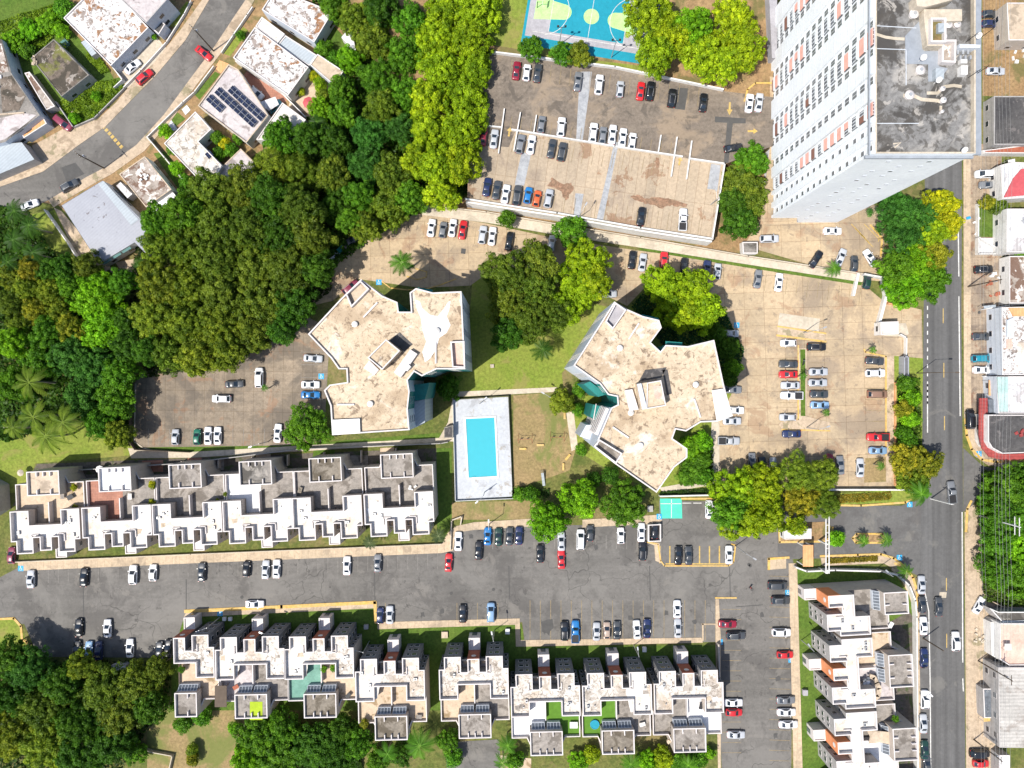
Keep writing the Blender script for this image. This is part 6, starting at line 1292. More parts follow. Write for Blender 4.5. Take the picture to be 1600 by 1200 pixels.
# ------------------------------------------------------------------ palms
def palm_mesh(name, seed, nf=17, wf=.17):
    rng = random.Random(seed); mb_v = []; mb_f = []; tint = []
    for k in range(nf):
        a = 2 * PI * k / nf + rng.uniform(-.18, .18); L = rng.uniform(.8, 1.08); el = rng.choice([.5, .25, .05]); tn = rng.uniform(.15, 1)
        ax = Vector((math.cos(a), math.sin(a), 0)); sd = Vector((-math.sin(a), math.cos(a), 0)); seg = 13
        for j in range(1, seg):
            t = j / seg
            c = ax * (L * t * (1 - .12 * t)) + Vector((0, 0, el * t - .75 * t * t)); wd = wf * math.sin(PI * min(1, t * .9 + .12)) + .02
            for s_ in (-1, 1):
                for q in (0, .5):
                    cc = c + ax * L / seg * q
                    tip = cc + sd * s_ * wd * rng.uniform(.85, 1.1) + ax * .1 + Vector((0, 0, -.09))
                    o = len(mb_v); mb_v += [cc, cc + ax * .032, tip, tip - ax * .012]; mb_f.append((o, o + 1, o + 2, o + 3)); tint += [(.35 if wf < .15 else 0) + tn * .45] * 4
        # midrib
        for j in range(seg):
            t0, t1 = j / seg, (j + 1) / seg
            p0 = ax * (L * t0 * (1 - .12 * t0)) + Vector((0, 0, el * t0 - .75 * t0 * t0)); p1 = ax * (L * t1 * (1 - .12 * t1)) + Vector((0, 0, el * t1 - .75 * t1 * t1))
            o = len(mb_v); mb_v += [p0 - sd * .014, p0 + sd * .014, p1 + sd * .01, p1 - sd * .01]; mb_f.append((o, o + 1, o + 2, o + 3)); tint += [1.0] * 4
    me = bpy.data.meshes.new(name); me.from_pydata([tuple(v) for v in mb_v], [], mb_f)
    at = me.attributes.new('tint', 'FLOAT', 'POINT'); at.data.foreach_set('value', tint); me.materials.append(M['leaf']); me.update(); return me
PALM = [palm_mesh('palm_fronds', 60 + i, n) for i, n in enumerate((12, 14, 10))]
COCO = [palm_mesh('coconut_fronds', 80 + i, n, .13) for i, n in enumerate((9, 10))]
PT = MB().tube((0, 0, 0), (.02, .015, .5), .03, .022, 9, cap=False).tube((.02, .015, .5), (0, 0, 1), .022, .019, 9).mesh('palm_trunk', M['palm_bark'])
def palm(px, py, r, h, label, col=(.1, .16, .02), group=None):
    x, y = W(px, py, h); t = thing('palm_tree', label, 'palm', (x, y, 0), rnd.uniform(0, 6.28), group)
    rm = r * S * (H_CAM - h) / H_CAM
    c = bpy.data.objects.new('crown', rnd.choice(COCO if 'coconut' in label else PALM)); C.objects.link(c); c.parent = t; c.location = (0, 0, h); c.scale = (rm, rm, rm * .8); c.color = (*col, 1)
    w = bpy.data.objects.new('trunk', PT); C.objects.link(w); w.parent = t; k = h if h > 4 else h * 1.6; w.scale = (k, k, h)
PD = (.045, .12, .014); PY = (.2, .22, .04); PBR = (.1, .26, .02)
palm(628, 410, 24, 10, 'bright green palm standing alone in the middle car park', PBR)
palm(848, 546, 22, 8, 'green palm on the lawn between the twin blocks', PD)
for p in [(22, 330, 24, 'uppermost'), (45, 352, 24, 'second'), (20, 375, 24, 'third'), (50, 395, 26, 'fourth'), (12, 410, 22, 'lowest')]: palm(p[0], p[1], p[2], 9, p[3] + ' palm of the group left of the sheet-metal roof' + (' counting down' if p[3] in ('second', 'third', 'fourth') else ''), PD, 'palms left of the sheet-metal roof')
for p in [(45, 598, 34, 'long-fronded coconut palm highest at the left edge'), (52, 652, 34, 'left one of the two middle coconut palms'), (98, 660, 34, 'right one of the two middle coconut palms'), (72, 682, 36, 'coconut palm lowest on the left lawn'), (20, 668, 24, 'coconut palm beside the blue pool at the left edge')]: palm(p[0], p[1], p[2], 11, p[3], (.11, .18, .02), 'coconut palms at the left edge')
palm(1440, 772, 24, 9, 'palm at the road junction corner', PBR)
for p in [(1350, 846, 13, 'left palm on the small road island'), (1386, 845, 14, 'right palm on the small road island'), (1416, 893, 15, 'young palm at the kerb corner by the curved wall'), (1292, 645, 8, 'tiny palm on the end of the car park island'), (1256, 588, 8, 'tiny palm in the middle of the planted island'), (1377, 728, 9, 'dark small palm in the dry corner bed'), (1365, 547, 8, 'small palm at the head of the right car column'),
          (1304, 420, 16, 'palm at the lower edge of the tower car park'), (413, 606, 7, 'yellowish small palm beside the white minivan')]: palm(p[0], p[1], p[2], 4, p[3], PBR, 'small palms on kerbed islands')
for p in [(655, 1165, 30, 'wide palm below the grassy gap'), (605, 1178, 22, 'palm left of the wide bottom palm'), (793, 1165, 20, 'palm squeezed between two south row houses'), (785, 1192, 18, 'low palm at the bottom edge beside the driveway'), (985, 1194, 20, 'palm at the bottom edge under the turf terrace house'), (1075, 1196, 18, 'palm at the bottom edge under the last house')]: palm(p[0], p[1], p[2], 7, p[3], PBR, 'palms behind the south row')
for p in [(577, 848, 14, 'grey-green palm in the front garden left of the last two houses'), (685, 838, 16, 'grey-green palm at the end of the north row')]: palm(p[0], p[1], p[2], 5, p[3], (.1, .14, .07), 'grey-green palms in front of the north row')
for p in [(494, 190, 18, 'dark banana palm under the small white roof'), (530, 335, 18, 'dark banana palm in the lower forest tip'), (215, 415, 16, 'banana palm behind the sheet-metal roof'), (232, 428, 14, 'second banana palm behind the sheet-metal roof')]: palm(p[0], p[1], p[2], 5, p[3], (.05, .13, .015), 'banana palms')
# ------------------------------------------------------------------ undergrowth nobody could count
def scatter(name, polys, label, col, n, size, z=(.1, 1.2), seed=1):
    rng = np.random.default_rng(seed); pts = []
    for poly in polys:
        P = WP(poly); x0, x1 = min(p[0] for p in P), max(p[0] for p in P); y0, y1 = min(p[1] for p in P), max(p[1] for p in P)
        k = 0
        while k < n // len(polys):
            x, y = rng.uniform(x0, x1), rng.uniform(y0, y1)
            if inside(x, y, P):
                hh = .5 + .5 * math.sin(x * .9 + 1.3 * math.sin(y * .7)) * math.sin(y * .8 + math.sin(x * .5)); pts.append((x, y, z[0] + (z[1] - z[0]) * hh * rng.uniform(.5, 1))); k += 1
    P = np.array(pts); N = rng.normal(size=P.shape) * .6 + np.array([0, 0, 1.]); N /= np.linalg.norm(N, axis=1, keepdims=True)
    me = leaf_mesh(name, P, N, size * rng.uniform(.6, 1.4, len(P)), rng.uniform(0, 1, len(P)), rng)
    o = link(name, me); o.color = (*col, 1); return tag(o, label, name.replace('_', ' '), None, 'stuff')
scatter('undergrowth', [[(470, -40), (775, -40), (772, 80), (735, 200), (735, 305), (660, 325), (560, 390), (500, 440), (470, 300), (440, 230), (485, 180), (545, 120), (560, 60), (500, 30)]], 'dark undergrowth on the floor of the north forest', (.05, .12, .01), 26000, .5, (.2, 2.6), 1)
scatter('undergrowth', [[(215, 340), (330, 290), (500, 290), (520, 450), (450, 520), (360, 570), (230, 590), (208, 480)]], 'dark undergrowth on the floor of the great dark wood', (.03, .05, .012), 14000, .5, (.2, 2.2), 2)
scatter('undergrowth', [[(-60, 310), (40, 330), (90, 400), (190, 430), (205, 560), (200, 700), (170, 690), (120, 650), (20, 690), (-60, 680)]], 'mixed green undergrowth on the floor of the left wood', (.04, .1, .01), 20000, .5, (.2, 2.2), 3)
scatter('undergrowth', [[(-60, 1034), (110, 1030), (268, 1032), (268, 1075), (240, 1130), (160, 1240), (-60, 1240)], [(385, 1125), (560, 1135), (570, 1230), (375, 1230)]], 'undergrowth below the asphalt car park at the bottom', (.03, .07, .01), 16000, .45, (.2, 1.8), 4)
scatter('undergrowth', [[(1530, 735), (1640, 725), (1660, 945), (1560, 945), (1532, 935)]], 'creeper and brush on the floor of the wood by the power lines', (.07, .13, .016), 9000, .4, (.2, 2.2), 5)
scatter('weeds', [[(92, 160), (150, 130), (180, 124), (196, 138), (150, 186), (118, 198)], [(95, 165), (150, 140), (190, 128), (170, 168), (118, 198)], [(140, 70), (150, 80), (172, 112), (160, 116), (136, 90)], [(-20, 40), (90, 5), (100, 30), (84, 60), (48, 90), (20, 70)]], 'bright weeds in the gardens beside the mossy-roofed house', (.14, .24, .015), 9000, .3, (.1, .9), 6)
scatter('ivy', [[(985, 478), (1010, 452), (1128, 478), (1162, 545), (1150, 602), (1130, 600), (1116, 531), (1040, 545)]], 'dark ground cover north of the east apartment block', (.02, .075, .02), 6000, .3, (.1, .9), 7)
scatter('hedge_plants', [[(1292, 774), (1390, 768), (1392, 780), (1292, 788)], [(1290, 872), (1370, 868), (1370, 876), (1292, 880)]], 'yellow and rusty bedding plants beside the entrance road', (.2, .17, .02), 2600, .22, (.2, .8), 8)
scatter('hedge_plants', [[(1400, 590), (1436, 590), (1438, 700), (1406, 704)], [(1060, 688), (1114, 686), (1112, 755), (1060, 758)]], 'low planting under the hedge shrubs by the east block and road', (.07, .14, .015), 4000, .3, (.1, 1.0), 9)
scatter('hedge_plants', [[(1030, 768), (1110, 762), (1110, 770), (1030, 774)], [(1156, 765), (1215, 766), (1215, 776), (1156, 776)], [(800, 764), (858, 764), (858, 778), (800, 778)]], 'low clipped hedge along the wall above the painted bay', (.035, .085, .015), 2400, .22, (.2, .9), 10)
# ================================================================== WALLS, FENCES, POLES, SMALL THINGS
def wall(pts, h, w, mat, label, name='boundary_wall', cat='wall', z=None):
    z = BZ if z is None else z
    mb = MB(); p = WP(pts)
    for a, b in zip(p, p[1:]): mb.seg(a, b, w, z, z + h, ext=w / 2 - .003)
    return solo(name, mb, M[mat], label, cat)
BZ = 5.0
wall([(763, 83), (960, 107), (1128, 142)], 1.2, .35, 'white_wall', 'long white wall above the top row of the upper car park')
wall([(800, 204), (960, 230), (1065, 246)], 1.0, .3, 'white_wall', 'white dividing wall across the upper car park')
wall([(1076, 249), (1131, 257), (1112, 373)], 1.0, .3, 'white_wall', 'white wall round the right end of the upper car park')
wall([(728, 312), (870, 334), (1000, 357), (1112, 374)], 1.0, .35, 'white_wall', 'thick white wall along the bottom of the upper car park')
for i, (a, b, c, d) in enumerate([(788, 172, 779, 240), (813, 178, 803, 236), (838, 182, 834, 208), (1032, 213, 1028, 238), (1057, 216, 1048, 276), (1080, 222, 1072, 280)]):
    wall([(a, b), (c, d)], .8, .28, 'white_wall', f'short white ramp wall, {ORD[i]} from the left in the upper car park', 'ramp_wall')
wall([(744, 84), (733, 226)], 1.2, .3, 'grey_wall', 'grey wall under the forest at the left of the upper car park')
wall([(735, 195), (782, 200)], .8, .3, 'white_wall', 'short white wall at the left end of the second car row')
BZ = 0.0
wp = [W(x, y, 5) for x, y in [(728, 313), (870, 335), (1000, 358), (1112.6, 375)]]; mb = MB()
for a_, b_ in zip(wp, wp[1:]): mb.seg((a_[0], a_[1] - .35), (b_[0], b_[1] - .35), .4, 0, 4.98)
solo('retaining_wall', mb, M['white_wall'], 'pale retaining wall face under the bottom of the upper car park', 'retaining wall')
wall([(655, 321), (760, 332), (870, 351), (1000, 372), (1168, 401), (1350, 429)], .9, .25, 'path', 'low parapet along the upper side of the drain walkway')
wall([(1346, 430), (1378, 436)], 2.0, .4, 'white_wall', 'short white wall below the tower car park')
wall([(1338, 430), (1331, 461)], 1.2, .6, 'white_wall', 'white ramp wall by the dark green hatchback')
wall([(1376, 436), (1381, 462), (1370, 504)], 1.6, .7, 'white_wall', 'white wall running down to the gatehouse')
wall([(1378, 450), (1384, 474), (1418, 482)], 1.0, .3, 'orange_tan', 'tan kerb wall under the round roadside tree')
wall([(1404, 523), (1413, 528), (1412, 588)], 1.2, .3, 'white_wall', 'thin white wall below the gatehouse')
wall([(1405, 558), (1411, 558), (1411, 590), (1405, 590), (1405, 558)], 2.6, .25, 'metal_white', 'white meter cabinet enclosure right of the car park')
wall([(1397, 598), (1397, 758)], .9, .25, 'orange_tan', 'tan wall at the right side of the east car park')
wall([(1290, 764), (1414, 764)], 1.8, .35, 'white_wall', 'white wall above the entrance road')
wall([(1030, 774), (1112, 772)], 1.8, .35, 'white_wall', 'white wall above the painted green bay')
wall([(1240, 884), (1256, 890), (1300, 888), (1372, 890), (1398, 896), (1415, 912), (1424, 935), (1426, 960)], 2.0, .35, 'white_wall', 'curved white wall round the east row garden')
wall([(1426, 960), (1428, 1210)], 2.0, .3, 'white_wall', 'straight white garden wall behind the east row')
wall([(1120, 1004), (1123, 1110)], 1.8, .3, 'cream_wall', 'cream wall at the right side of the south row')
wall([(708, 622), (712, 782), (802, 778)], 1.2, .12, 'metal_pole', 'metal fence round the left and bottom of the pool deck', 'fence', 'fence')
wall([(801, 776), (795, 618), (708, 624)], 1.2, .1, 'black', 'dark fence along the right side of the pool deck', 'fence', 'fence')
wall([(700, 690), (690, 692), (470, 701), (300, 722), (56, 738), (58, 748)], 2.0, .2, 'grey_wall', 'long dark garden wall behind the north row')
for i, x in enumerate([120, 177, 234, 288, 345, 397, 452, 508, 566, 620]):
    wall([(x, 734 - (x - 56) * .06), (x, 742 - (x - 56) * .04)], 1.8, .2, 'cream_wall', f'yard wall stub, {ORD[i]} from the left behind the north row', 'garden_wall')
wall([(28, 877), (300, 865), (690, 849)], 1.0, .2, 'path', 'low front wall of the north row gardens')
wall([(208, 600), (206, 690), (215, 702), (300, 706)], 1.6, .12, 'wood_pole', 'dark fence round the lower left of the west car park', 'fence', 'fence')
wall([(190, 628), (206, 628)], 1.0, .2, 'white_wall', 'short pale wall joining the west car park fence')
wall([(704, 858), (706, 812), (722, 806), (720, 818)], 1.0, .3, 'path', 'low wall corner at the left of the car bays')
for i, (pts, mt, hh, lab) in enumerate([
    ([(126, 38), (150, 70), (196, 128), (183, 140)], 'white_wall', 1.6, 'white plot wall beside the rust-stained roof at the top'),
    ([(196, 138), (222, 112), (262, 68), (290, 24), (300, 4)], 'white_wall', .9, 'low white front wall along the upper sidewalk'),
    ([(118, 200), (150, 186), (196, 140)], 'grey_wall', .9, 'mossy front wall below the weed garden'),
    ([(92, 162), (118, 200)], 'grey_wall', 1.4, 'grey plot wall left of the weed garden'),
    ([(234, 215), (288, 162), (306, 146), (336, 106)], 'white_wall', 1.1, 'white front wall along the lower sidewalk'),
    ([(348, 84), (388, 26), (396, 14)], 'white_wall', 1.0, 'white front wall by the rust-patched house'),
    ([(234, 217), (262, 250), (320, 320)], 'white_wall', 1.6, 'plot wall left of the cracked white house'),
    ([(372, 100), (400, 118), (440, 146), (480, 186)], 'white_wall', 1.8, 'white wall between solar house and rust-patched house'),
    ([(75, 330), (88, 348), (110, 380), (133, 416)], 'white_wall', 1.6, 'white wall left of the sheet-metal roof'),
    ([(545, 120), (562, 102), (564, 104)], 'grey_wall', 1.4, 'short grey wall at the forest edge by the shed house'),
    ([(553, 112), (535, 142), (490, 186)], 'roof_tan', 1.2, 'tan garden wall behind the red parasol'),
    ([(1524, 320), (1524, 372), (1568, 398), (1524, 398), (1524, 372)], 'white_wall', 1.4, 'white wall round the small lawn by the main road'),
    ([(1524, 321), (1540, 319)], 'white_wall', 1.4, 'short white wall above the small lawn'),
    ([(1533, 484), (1570, 478), (1600, 476)], 'white_wall', 2.0, 'thin white wall above the orange-strip roof'),
    ([(1534, 588), (1560, 588)], 'white_wall', 1.4, 'thin white wall below the parked forecourt row'),
    ([(1542, 936), (1562, 946), (1600, 948)], 'roof_tan', 1.4, 'tan wall below the wood at the right edge'),
    ([(1541, 955), (1566, 968)], 'white_wall', 2.2, 'slanted white wall by the pinkish roof'),
    ([(200, 1160), (240, 1172), (272, 1178), (262, 1220)], 'path', 1.2, 'low wall corner on the dry lawn at the bottom left')]):
    wall(pts, hh, .22, mt, lab, 'plot_wall')
flat('small_lawn', [(1526, 322), (1566, 322), (1566, 371), (1526, 370)], .1, 'lawn_lush'); flat('paved_terrace', [(1526, 372), (1567, 372), (1567, 397), (1526, 396)], .1, 'metal_pale')
flat('service_yard', [(696, 1160), (780, 1155), (785, 1240), (700, 1240)], .04, 'asphalt'); flat('patio', [(780, 1180), (830, 1185), (830, 1230), (785, 1230)], .045, 'terrace_tan')
# lamp posts and utility poles
def lamp_post(px, py, h, ang, label, arm=2.0, mat='metal_pole', heads=1):
    x, y = W(px, py); t = thing('street_lamp', label, 'street lamp', (x, y, BZ), R(ang), 'lamp posts')
    part('post', MB().tube((0, 0, 0), (0, 0, h), .13, .08, 8), M[mat], t)
    for k in range(heads):
        s_ = 1 if k == 0 else -1
        part('arm', MB().tube((0, 0, h - .2), (s_ * arm, 0, h + .3), .05, n=6), M[mat], t)
        part('lamp_head', MB().box((s_ * (arm + .25), 0, h + .22), (.9, .36, .16)).box((s_ * (arm + .25), 0, h + .2), (.6, .26, .03), mi=1), [M[mat], M['lamp']], t)
for q in [(1432, 583, 11, 0, 'tall dark lamp post leaning over the main road lane', 3.5, 'wood_pole'), (1149, 853, 9, -30, 'white lamp post at the end of the yellow-lined bays'), (1395, 1055, 8, 0, 0), (437, 976, 8, 160, 'white lamp post in the gap of the south row, left'), (577, 1002, 8, 160, 'white lamp post right of the green terrace house'),
          (772, 985, 8, 100, 'white lamp post before the second-gap houses'), (990, 1008, 8, 100, 'white lamp post right of the turf terrace house'), (343, 965, 8, 200, 'white lamp post at the left of the south row'), (765, 818, 8, 90, 'lamp post on the dry lawn below the pool'), (750, 630, 7, 40, 'lamp post at the top of the pool deck'), (757, 769, 7, 220, 'lamp post at the bottom of the pool deck'),
          (1260, 668, 8, 20, 'lamp post on the lower car park island'), (1255, 520, 8, 20, 'lamp post on the pale loading bay'), (1252, 1000, 8, 130, 'white lamp post in the east row lawn'), (1370, 888, 8, 140, 'white lamp post at the curved wall'), (419, 690, 7, 200, 'lamp post at the bottom of the west car park'),
          (858, 620, 6, 150, 'lamp post beside the swing lawn'), (5, 1020, 8, 30, 'white lamp post at the far left under the asphalt')]:
    if q[4]: lamp_post(q[0], q[1], q[2], q[3], q[4], *(q[5:] if len(q) > 5 else ()))
BZ = 5.0; lamp_post(905, 340, 6, 60, 'lamp post on the bottom wall of the upper car park'); lamp_post(1110, 320, 6, 100, 'lamp post on the right wall of the upper car park'); BZ = 0.0
def flood(px, py, ang, label):
    x, y = W(px, py); t = thing('floodlight_mast', label, 'floodlight mast', (x, y, BZ), R(ang), 'floodlight masts of the court')
    part('mast', MB().tube((0, 0, 0), (0, 0, 9), .12, .08, 8), M['metal_pole'], t); part('crossbar', MB().box((0, 0, 8.9), (2.0, .1, .1)), M['black'], t)
    for s_ in (-1, 1): part('floodlight', MB().box((s_ * .9, .2, 8.8), (.5, .4, .45)).box((s_ * .9, .42, 8.85), (.4, .04, .35), mi=1), [M['black'], M['lamp']], t)
BZ = 5.0; flood(874, 70, 0, 'left floodlight mast under the basketball court'); flood(955, 90, 0, 'right floodlight mast under the basketball court'); BZ = 0.0
def utility_pole(px, py, h, ang, label, arms=1, mat='wood_pole', alen=3.0, trans=True):
    x, y = W(px, py); t = thing('utility_pole', label, 'utility pole', (x, y, 0), R(ang), 'utility poles')
    part('pole', MB().tube((0, 0, 0), (0, 0, h), .2, .13, 9), M[mat], t)
    for k in range(arms):
        z = h - .5 - 1.6 * k; part('crossarm', MB().box((0, 0, z), (.14, alen, .14)), M[mat], t)
        for j in range(4): part('insulator', MB().tube((0, (j - 1.5) * alen / 3.4, z + .14), (0, (j - 1.5) * alen / 3.4, z + .36), .07, n=6), M['lamp'], t)
    if trans: part('transformer', MB().tube((.35, 0, h - 3.4), (.35, 0, h - 2.3), .26, n=12), M['metal_pole'], t)
utility_pole(1531, 806, 15, 0, 'pale utility pole with crossarms against the wood', 2, 'white_wall', 4.5)
utility_pole(334, 80, 13, 45, 'dark utility pole crossing the residential road by the red sedan', 1, 'wood_pole', 2.2)
utility_pole(163, 263, 12, 45, 'dark utility pole by the speed hump', 1, 'wood_pole', 2.2)
utility_pole(1512, 448, 13, 0, 'utility pole at the edge of the east forecourt', 1, 'wood_pole', 2.2)
utility_pole(1528, 1032, 13, 0, 'utility pole leaning past the pinkish roof', 1, 'wood_pole', 2.5)
utility_pole(1521, 1155, 11, 0, 'utility pole at the bottom right by the red hatchback', 1, 'wood_pole', 2.0)
utility_pole(1442, 997, 9, -30, 'short dark pole at the roadside parking lane', 0, 'wood_pole', 2.0, False)
utility_pole(1454, 779, 9, 80, 'traffic mast with lamp arm over the junction', 1, 'white_wall', 1.6, False)
def wires(name, label, xs, h, y0, y1, r=.022):
    t = thing(name, label, 'power lines', (W(xs[0], 600, h)[0], 0, h))
    for x_ in xs:
        a = W(x_, y0, h); b = W(x_, y1, h); n = 24; ox = t.location[0]; mb = MB()
        for k in range(n):
            f0, f1 = k / n, (k + 1) / n
            def sag(f): return -1.1 * math.sin(PI * ((f * 4) % 1.0)) if f < 1 else 0
            mb.tube((a[0] - ox, a[1] + (b[1] - a[1]) * f0, sag(f0)), (a[0] - ox, a[1] + (b[1] - a[1]) * f1, sag(f1)), r, n=4, cap=False)
        part('wire', mb, M['wire'], t)
wires('power_lines', 'bundle of pale power lines running down the right edge', [1559, 1565, 1570, 1576, 1582], 13.2, -60, 1260)
wires('power_lines', 'two low service wires left of the pale power lines', [1536, 1541], 8.5, -60, 1260, .018)
# playground, benches, parasols
def swing(px, py, label):
    x, y = W(px, py); t = thing('swing_set', label, 'swing set', (x, y, .02), R(0), 'swing frames on the dry lawn'); mb = MB()
    for s_ in (-1.8, 1.8): mb.tube((s_, 0, 2.4), (s_ + .2, 1.3, 0), .05).tube((s_, 0, 2.4), (s_ + .2, -1.3, 0), .05)
    mb.tube((-1.8, 0, 2.4), (1.8, 0, 2.4), .05); part('frame', mb, M['brick_red'], t)
    for s_ in (-.8, .8):
        part('seat', MB().box((s_, 0, .5), (.5, .2, .05)).tube((s_ - .22, 0, .5), (s_ - .22, 0, 2.4), .012, n=4).tube((s_ + .22, 0, .5), (s_ + .22, 0, 2.4), .012, n=4), M['black'], t)
swing(820, 685, 'left swing frame on the dry lawn'); swing(870, 682, 'right swing frame on the dry lawn')
def bench(px, py, ang, label, col='line_yellow'):
    x, y = W(px, py); t = thing('bench', label, 'bench', (x, y, .03), R(ang), 'yellow benches around the swing lawn')
    part('seat', MB().box((0, 0, .42), (1.9, .55, .07)), M['kerb_yellow'], t)
    for s_ in (-.75, .75): part('leg', MB().box((s_, 0, 0), (.12, .45, .42)), M['kerb_yellow'], t)
bench(817, 701, 0, 'left yellow bench in the middle of the dry lawn'); bench(844, 695, 0, 'right yellow bench in the middle of the dry lawn'); bench(880, 729, 90, 'upright yellow bench low on the dry lawn'); bench(882, 649, 90, 'yellow bench by the grey-green round tree'); bench(887, 714, 50, 'pale slanted bench beside the path')
def parasol(px, py, z, r, mat, label, group='parasols'):
    x, y = W(px, py, z + 2.3); t = thing('parasol', label, 'parasol', (x, y, z), 0, group); n = 8; mb = MB()
    vs = [(0, 0, 2.6)] + [(r * math.cos(2 * PI * k / n), r * math.sin(2 * PI * k / n), 2.1) for k in range(n)]
    mb.add(vs + [(v[0], v[1], v[2] - .05) for v in vs], [(0, 1 + k, 1 + (k + 1) % n) for k in range(n)] + [(n + 1, n + 2 + (k + 1) % n, n + 2 + k) for k in range(n)] + [(1 + k, n + 2 + k, n + 2 + (k + 1) % n, 1 + (k + 1) % n) for k in range(n)])
    part('canopy', mb, M[mat], t); part('pole', MB().tube((0, 0, 0), (0, 0, 2.6), .04), M['metal_pole'], t)
parasol(482, 160, .05, 1.6, 'red_metal', 'salmon-red parasol in the patio beside the forest'); parasol(155, 734, .05, 1.1, 'terrace_white', 'white round parasol behind the second north row house'); parasol(31, 739, .05, .9, 'path', 'small cream parasol at the corner of the left lawn')
def sail():
    z = 9.0; o = W(1376, 1150, z); t = thing('shade_sail', 'beige shade sail over the terrace of the southernmost house', 'shade sail', (o[0], o[1], 0))
    P_ = [(x - o[0], y - o[1]) for x, y in WP([(1354, 1140), (1372, 1142), (1392, 1144), (1392, 1152), (1394, 1164), (1376, 1160), (1357, 1162), (1359, 1151)], z)]
    part('canopy', MB().prism(P_, z, z + .05, bottom=True), M['roof_tan'], t)
    for k in (0, 2, 4, 6): part('post', MB().tube((P_[k][0], P_[k][1], 7.6), (P_[k][0], P_[k][1], z), .05), M['metal_pole'], t)
sail()
def curved_bench():
    z = 7.75; t = thing('curved_planter', 'curved brown wooden bench on the middle east row terrace', 'bench', (*W(1370, 1073, z), 7.65)); o = t.location
    p = [(x - o[0], y - o[1]) for x, y in WP([(1359, 1056), (1365, 1058), (1369, 1066), (1373, 1075), (1371, 1087), (1366, 1091)], z)]
    mb = MB()
    for a, b in zip(p, p[1:]): mb.seg(a, b, 1.1, 0, .5, ext=.15)
    part('seat', mb, M['roof_tan'], t)
curved_bench()
def round_pool(px, py, z, r, label):
    x, y = W(px, py, z); t = thing('paddling_pool', label, 'paddling pool', (x, y, z), 0)
    n = 24; mb = MB().tube((0, 0, 0), (0, 0, .5), r, n=n, cap=False); part('rim', mb.add([(r * .93 * math.cos(2 * PI * k / n), r * .93 * math.sin(2 * PI * k / n), .5) for k in range(n)] + [(r * math.cos(2 * PI * k / n), r * math.sin(2 * PI * k / n), .5) for k in range(n)], [(k, n + k, n + (k + 1) % n, (k + 1) % n) for k in range(n)]), M['line_blue'], t)
    part('water', MB().tube((0, 0, .1), (0, 0, .42), r * .93, n=n), M['court_teal'], t)
round_pool(929, 1131, 6.62, 1.15, 'blue round paddling pool beside green turf on a south row terrace')
def lounge(px, py, z, ang, mat, size, label, nm='outdoor_table'):
    x, y = W(px, py, z); t = thing(nm, label, 'table', (x, y, z), R(ang), 'terrace furniture')
    part('tabletop', MB().box((0, 0, .68), (size[0], size[1], .06)), M[mat], t)
    for a in (-1, 1):
        for b in (-1, 1): part('leg', MB().box((a * (size[0] / 2 - .1), b * (size[1] / 2 - .1), 0), (.07, .07, .68)), M['metal_pole'], t)
lounge(112, 776, 6.62, 30, 'black', (1.6, 1.2), 'dark square table on the leftmost north row terrace'); lounge(100, 775, 6.62, 0, 'terrace_grey', (1.0, 1.3), 'grey small table on the leftmost north row terrace')
lounge(896, 1131, 6.62, 0, 'white_wall', (2.0, 1.6), 'white slatted table on the turf terrace'); lounge(1352, 1065, 7.65, 0, 'metal_pale', (1.8, 1.0), 'pale table at the left of the curved bench'); lounge(1094, 1102, 6.62, 80, 'black', (1.4, .9), 'dark table on the rightmost white terrace')
for i, (px, py) in enumerate([(1355, 1058), (1350, 1061), (1358, 1067)]): lounge(px, py, 7.65, 20 * i, 'glass_grey', (.6, .6), ['grey stool above', 'grey stool left of', 'grey stool right of'][i] + ' the pale table by the curved bench', 'stool')
# potted plants on terraces
for i, (px, py, r, c, lab) in enumerate([(117, 761, 6, 'S', 'yellow potted bush at the first party wall, upper'), (118, 792, 5, 'R', 'rusty potted bush at the first party wall, lower'), (239, 757, 7, 'S', 'yellow potted bush at the second party wall, upper'), (239, 786, 7, 'S', 'yellow potted bush at the second party wall, lower'), (163, 810, 4, 'R', 'small plant in the terracotta notch'), (352, 772, 4, 'O', 'small plant at the third party wall, upper'), (340, 782, 4, 'S', 'small plant at the third party wall, lower'),
                                      (506, 1044, 6, 'L', 'left of two bushes on the green terrace house'), (521, 1043, 6, 'L', 'right of two bushes on the green terrace house'), (570, 1128, 8, 'R', 'red-leaved bush in the corner of the orange-tan terrace'), (285, 1045, 6, 'G', 'green bush in the notch of the first half house'), (1398, 1122, 6, 'G', 'bush above the beige shade sail')]):
    z = 6.7 if px < 1200 else 7.7
    x, y = W(px, py, z + .7); t = thing('potted_bush', lab, 'potted plant', (x, y, z - .08), 0, 'potted bushes on the terraces'); rm = r * S
    part('pot', MB().tube((0, 0, 0), (0, 0, .4), .22, .3, 10), M['brick_red'], t)
    c_ = bpy.data.objects.new('foliage', CROWN['small'][i % 3]); C.objects.link(c_); c_.parent = t; c_.location = (0, 0, .4 + rm * .6); c_.scale = (rm, rm, rm * .9); c_.color = (*LC[c][0], 1)
part('roof_mat', MB().box((0, 0, 0), (3.6, 3.9, .03)), M['hedge_mat'] if 'hedge_mat' in M else plain('lime_mat', (.32, .42, .02), .9), None) if 0 else None
mat_lime = plain('lime_mat', (.3, .4, .02), .95)
x, y = W(400, 1111, 9.4); solo('moss_mat', MB().box((x, y, 9.26), (3.2, 4.6, .04)), mat_lime, 'bright yellow-green mat on a stair tower roof of the south row', 'mat')
x, y = W(344, 1089, 9.2); t = thing('pergola_roof', 'brown sheet roof on the left terrace of the second south row house', 'pergola', (x, y, 6.6)); part('roof', MB().box((0, 0, 2.2), (3.0, 5.4, .1)), M['wood_pole'], t)
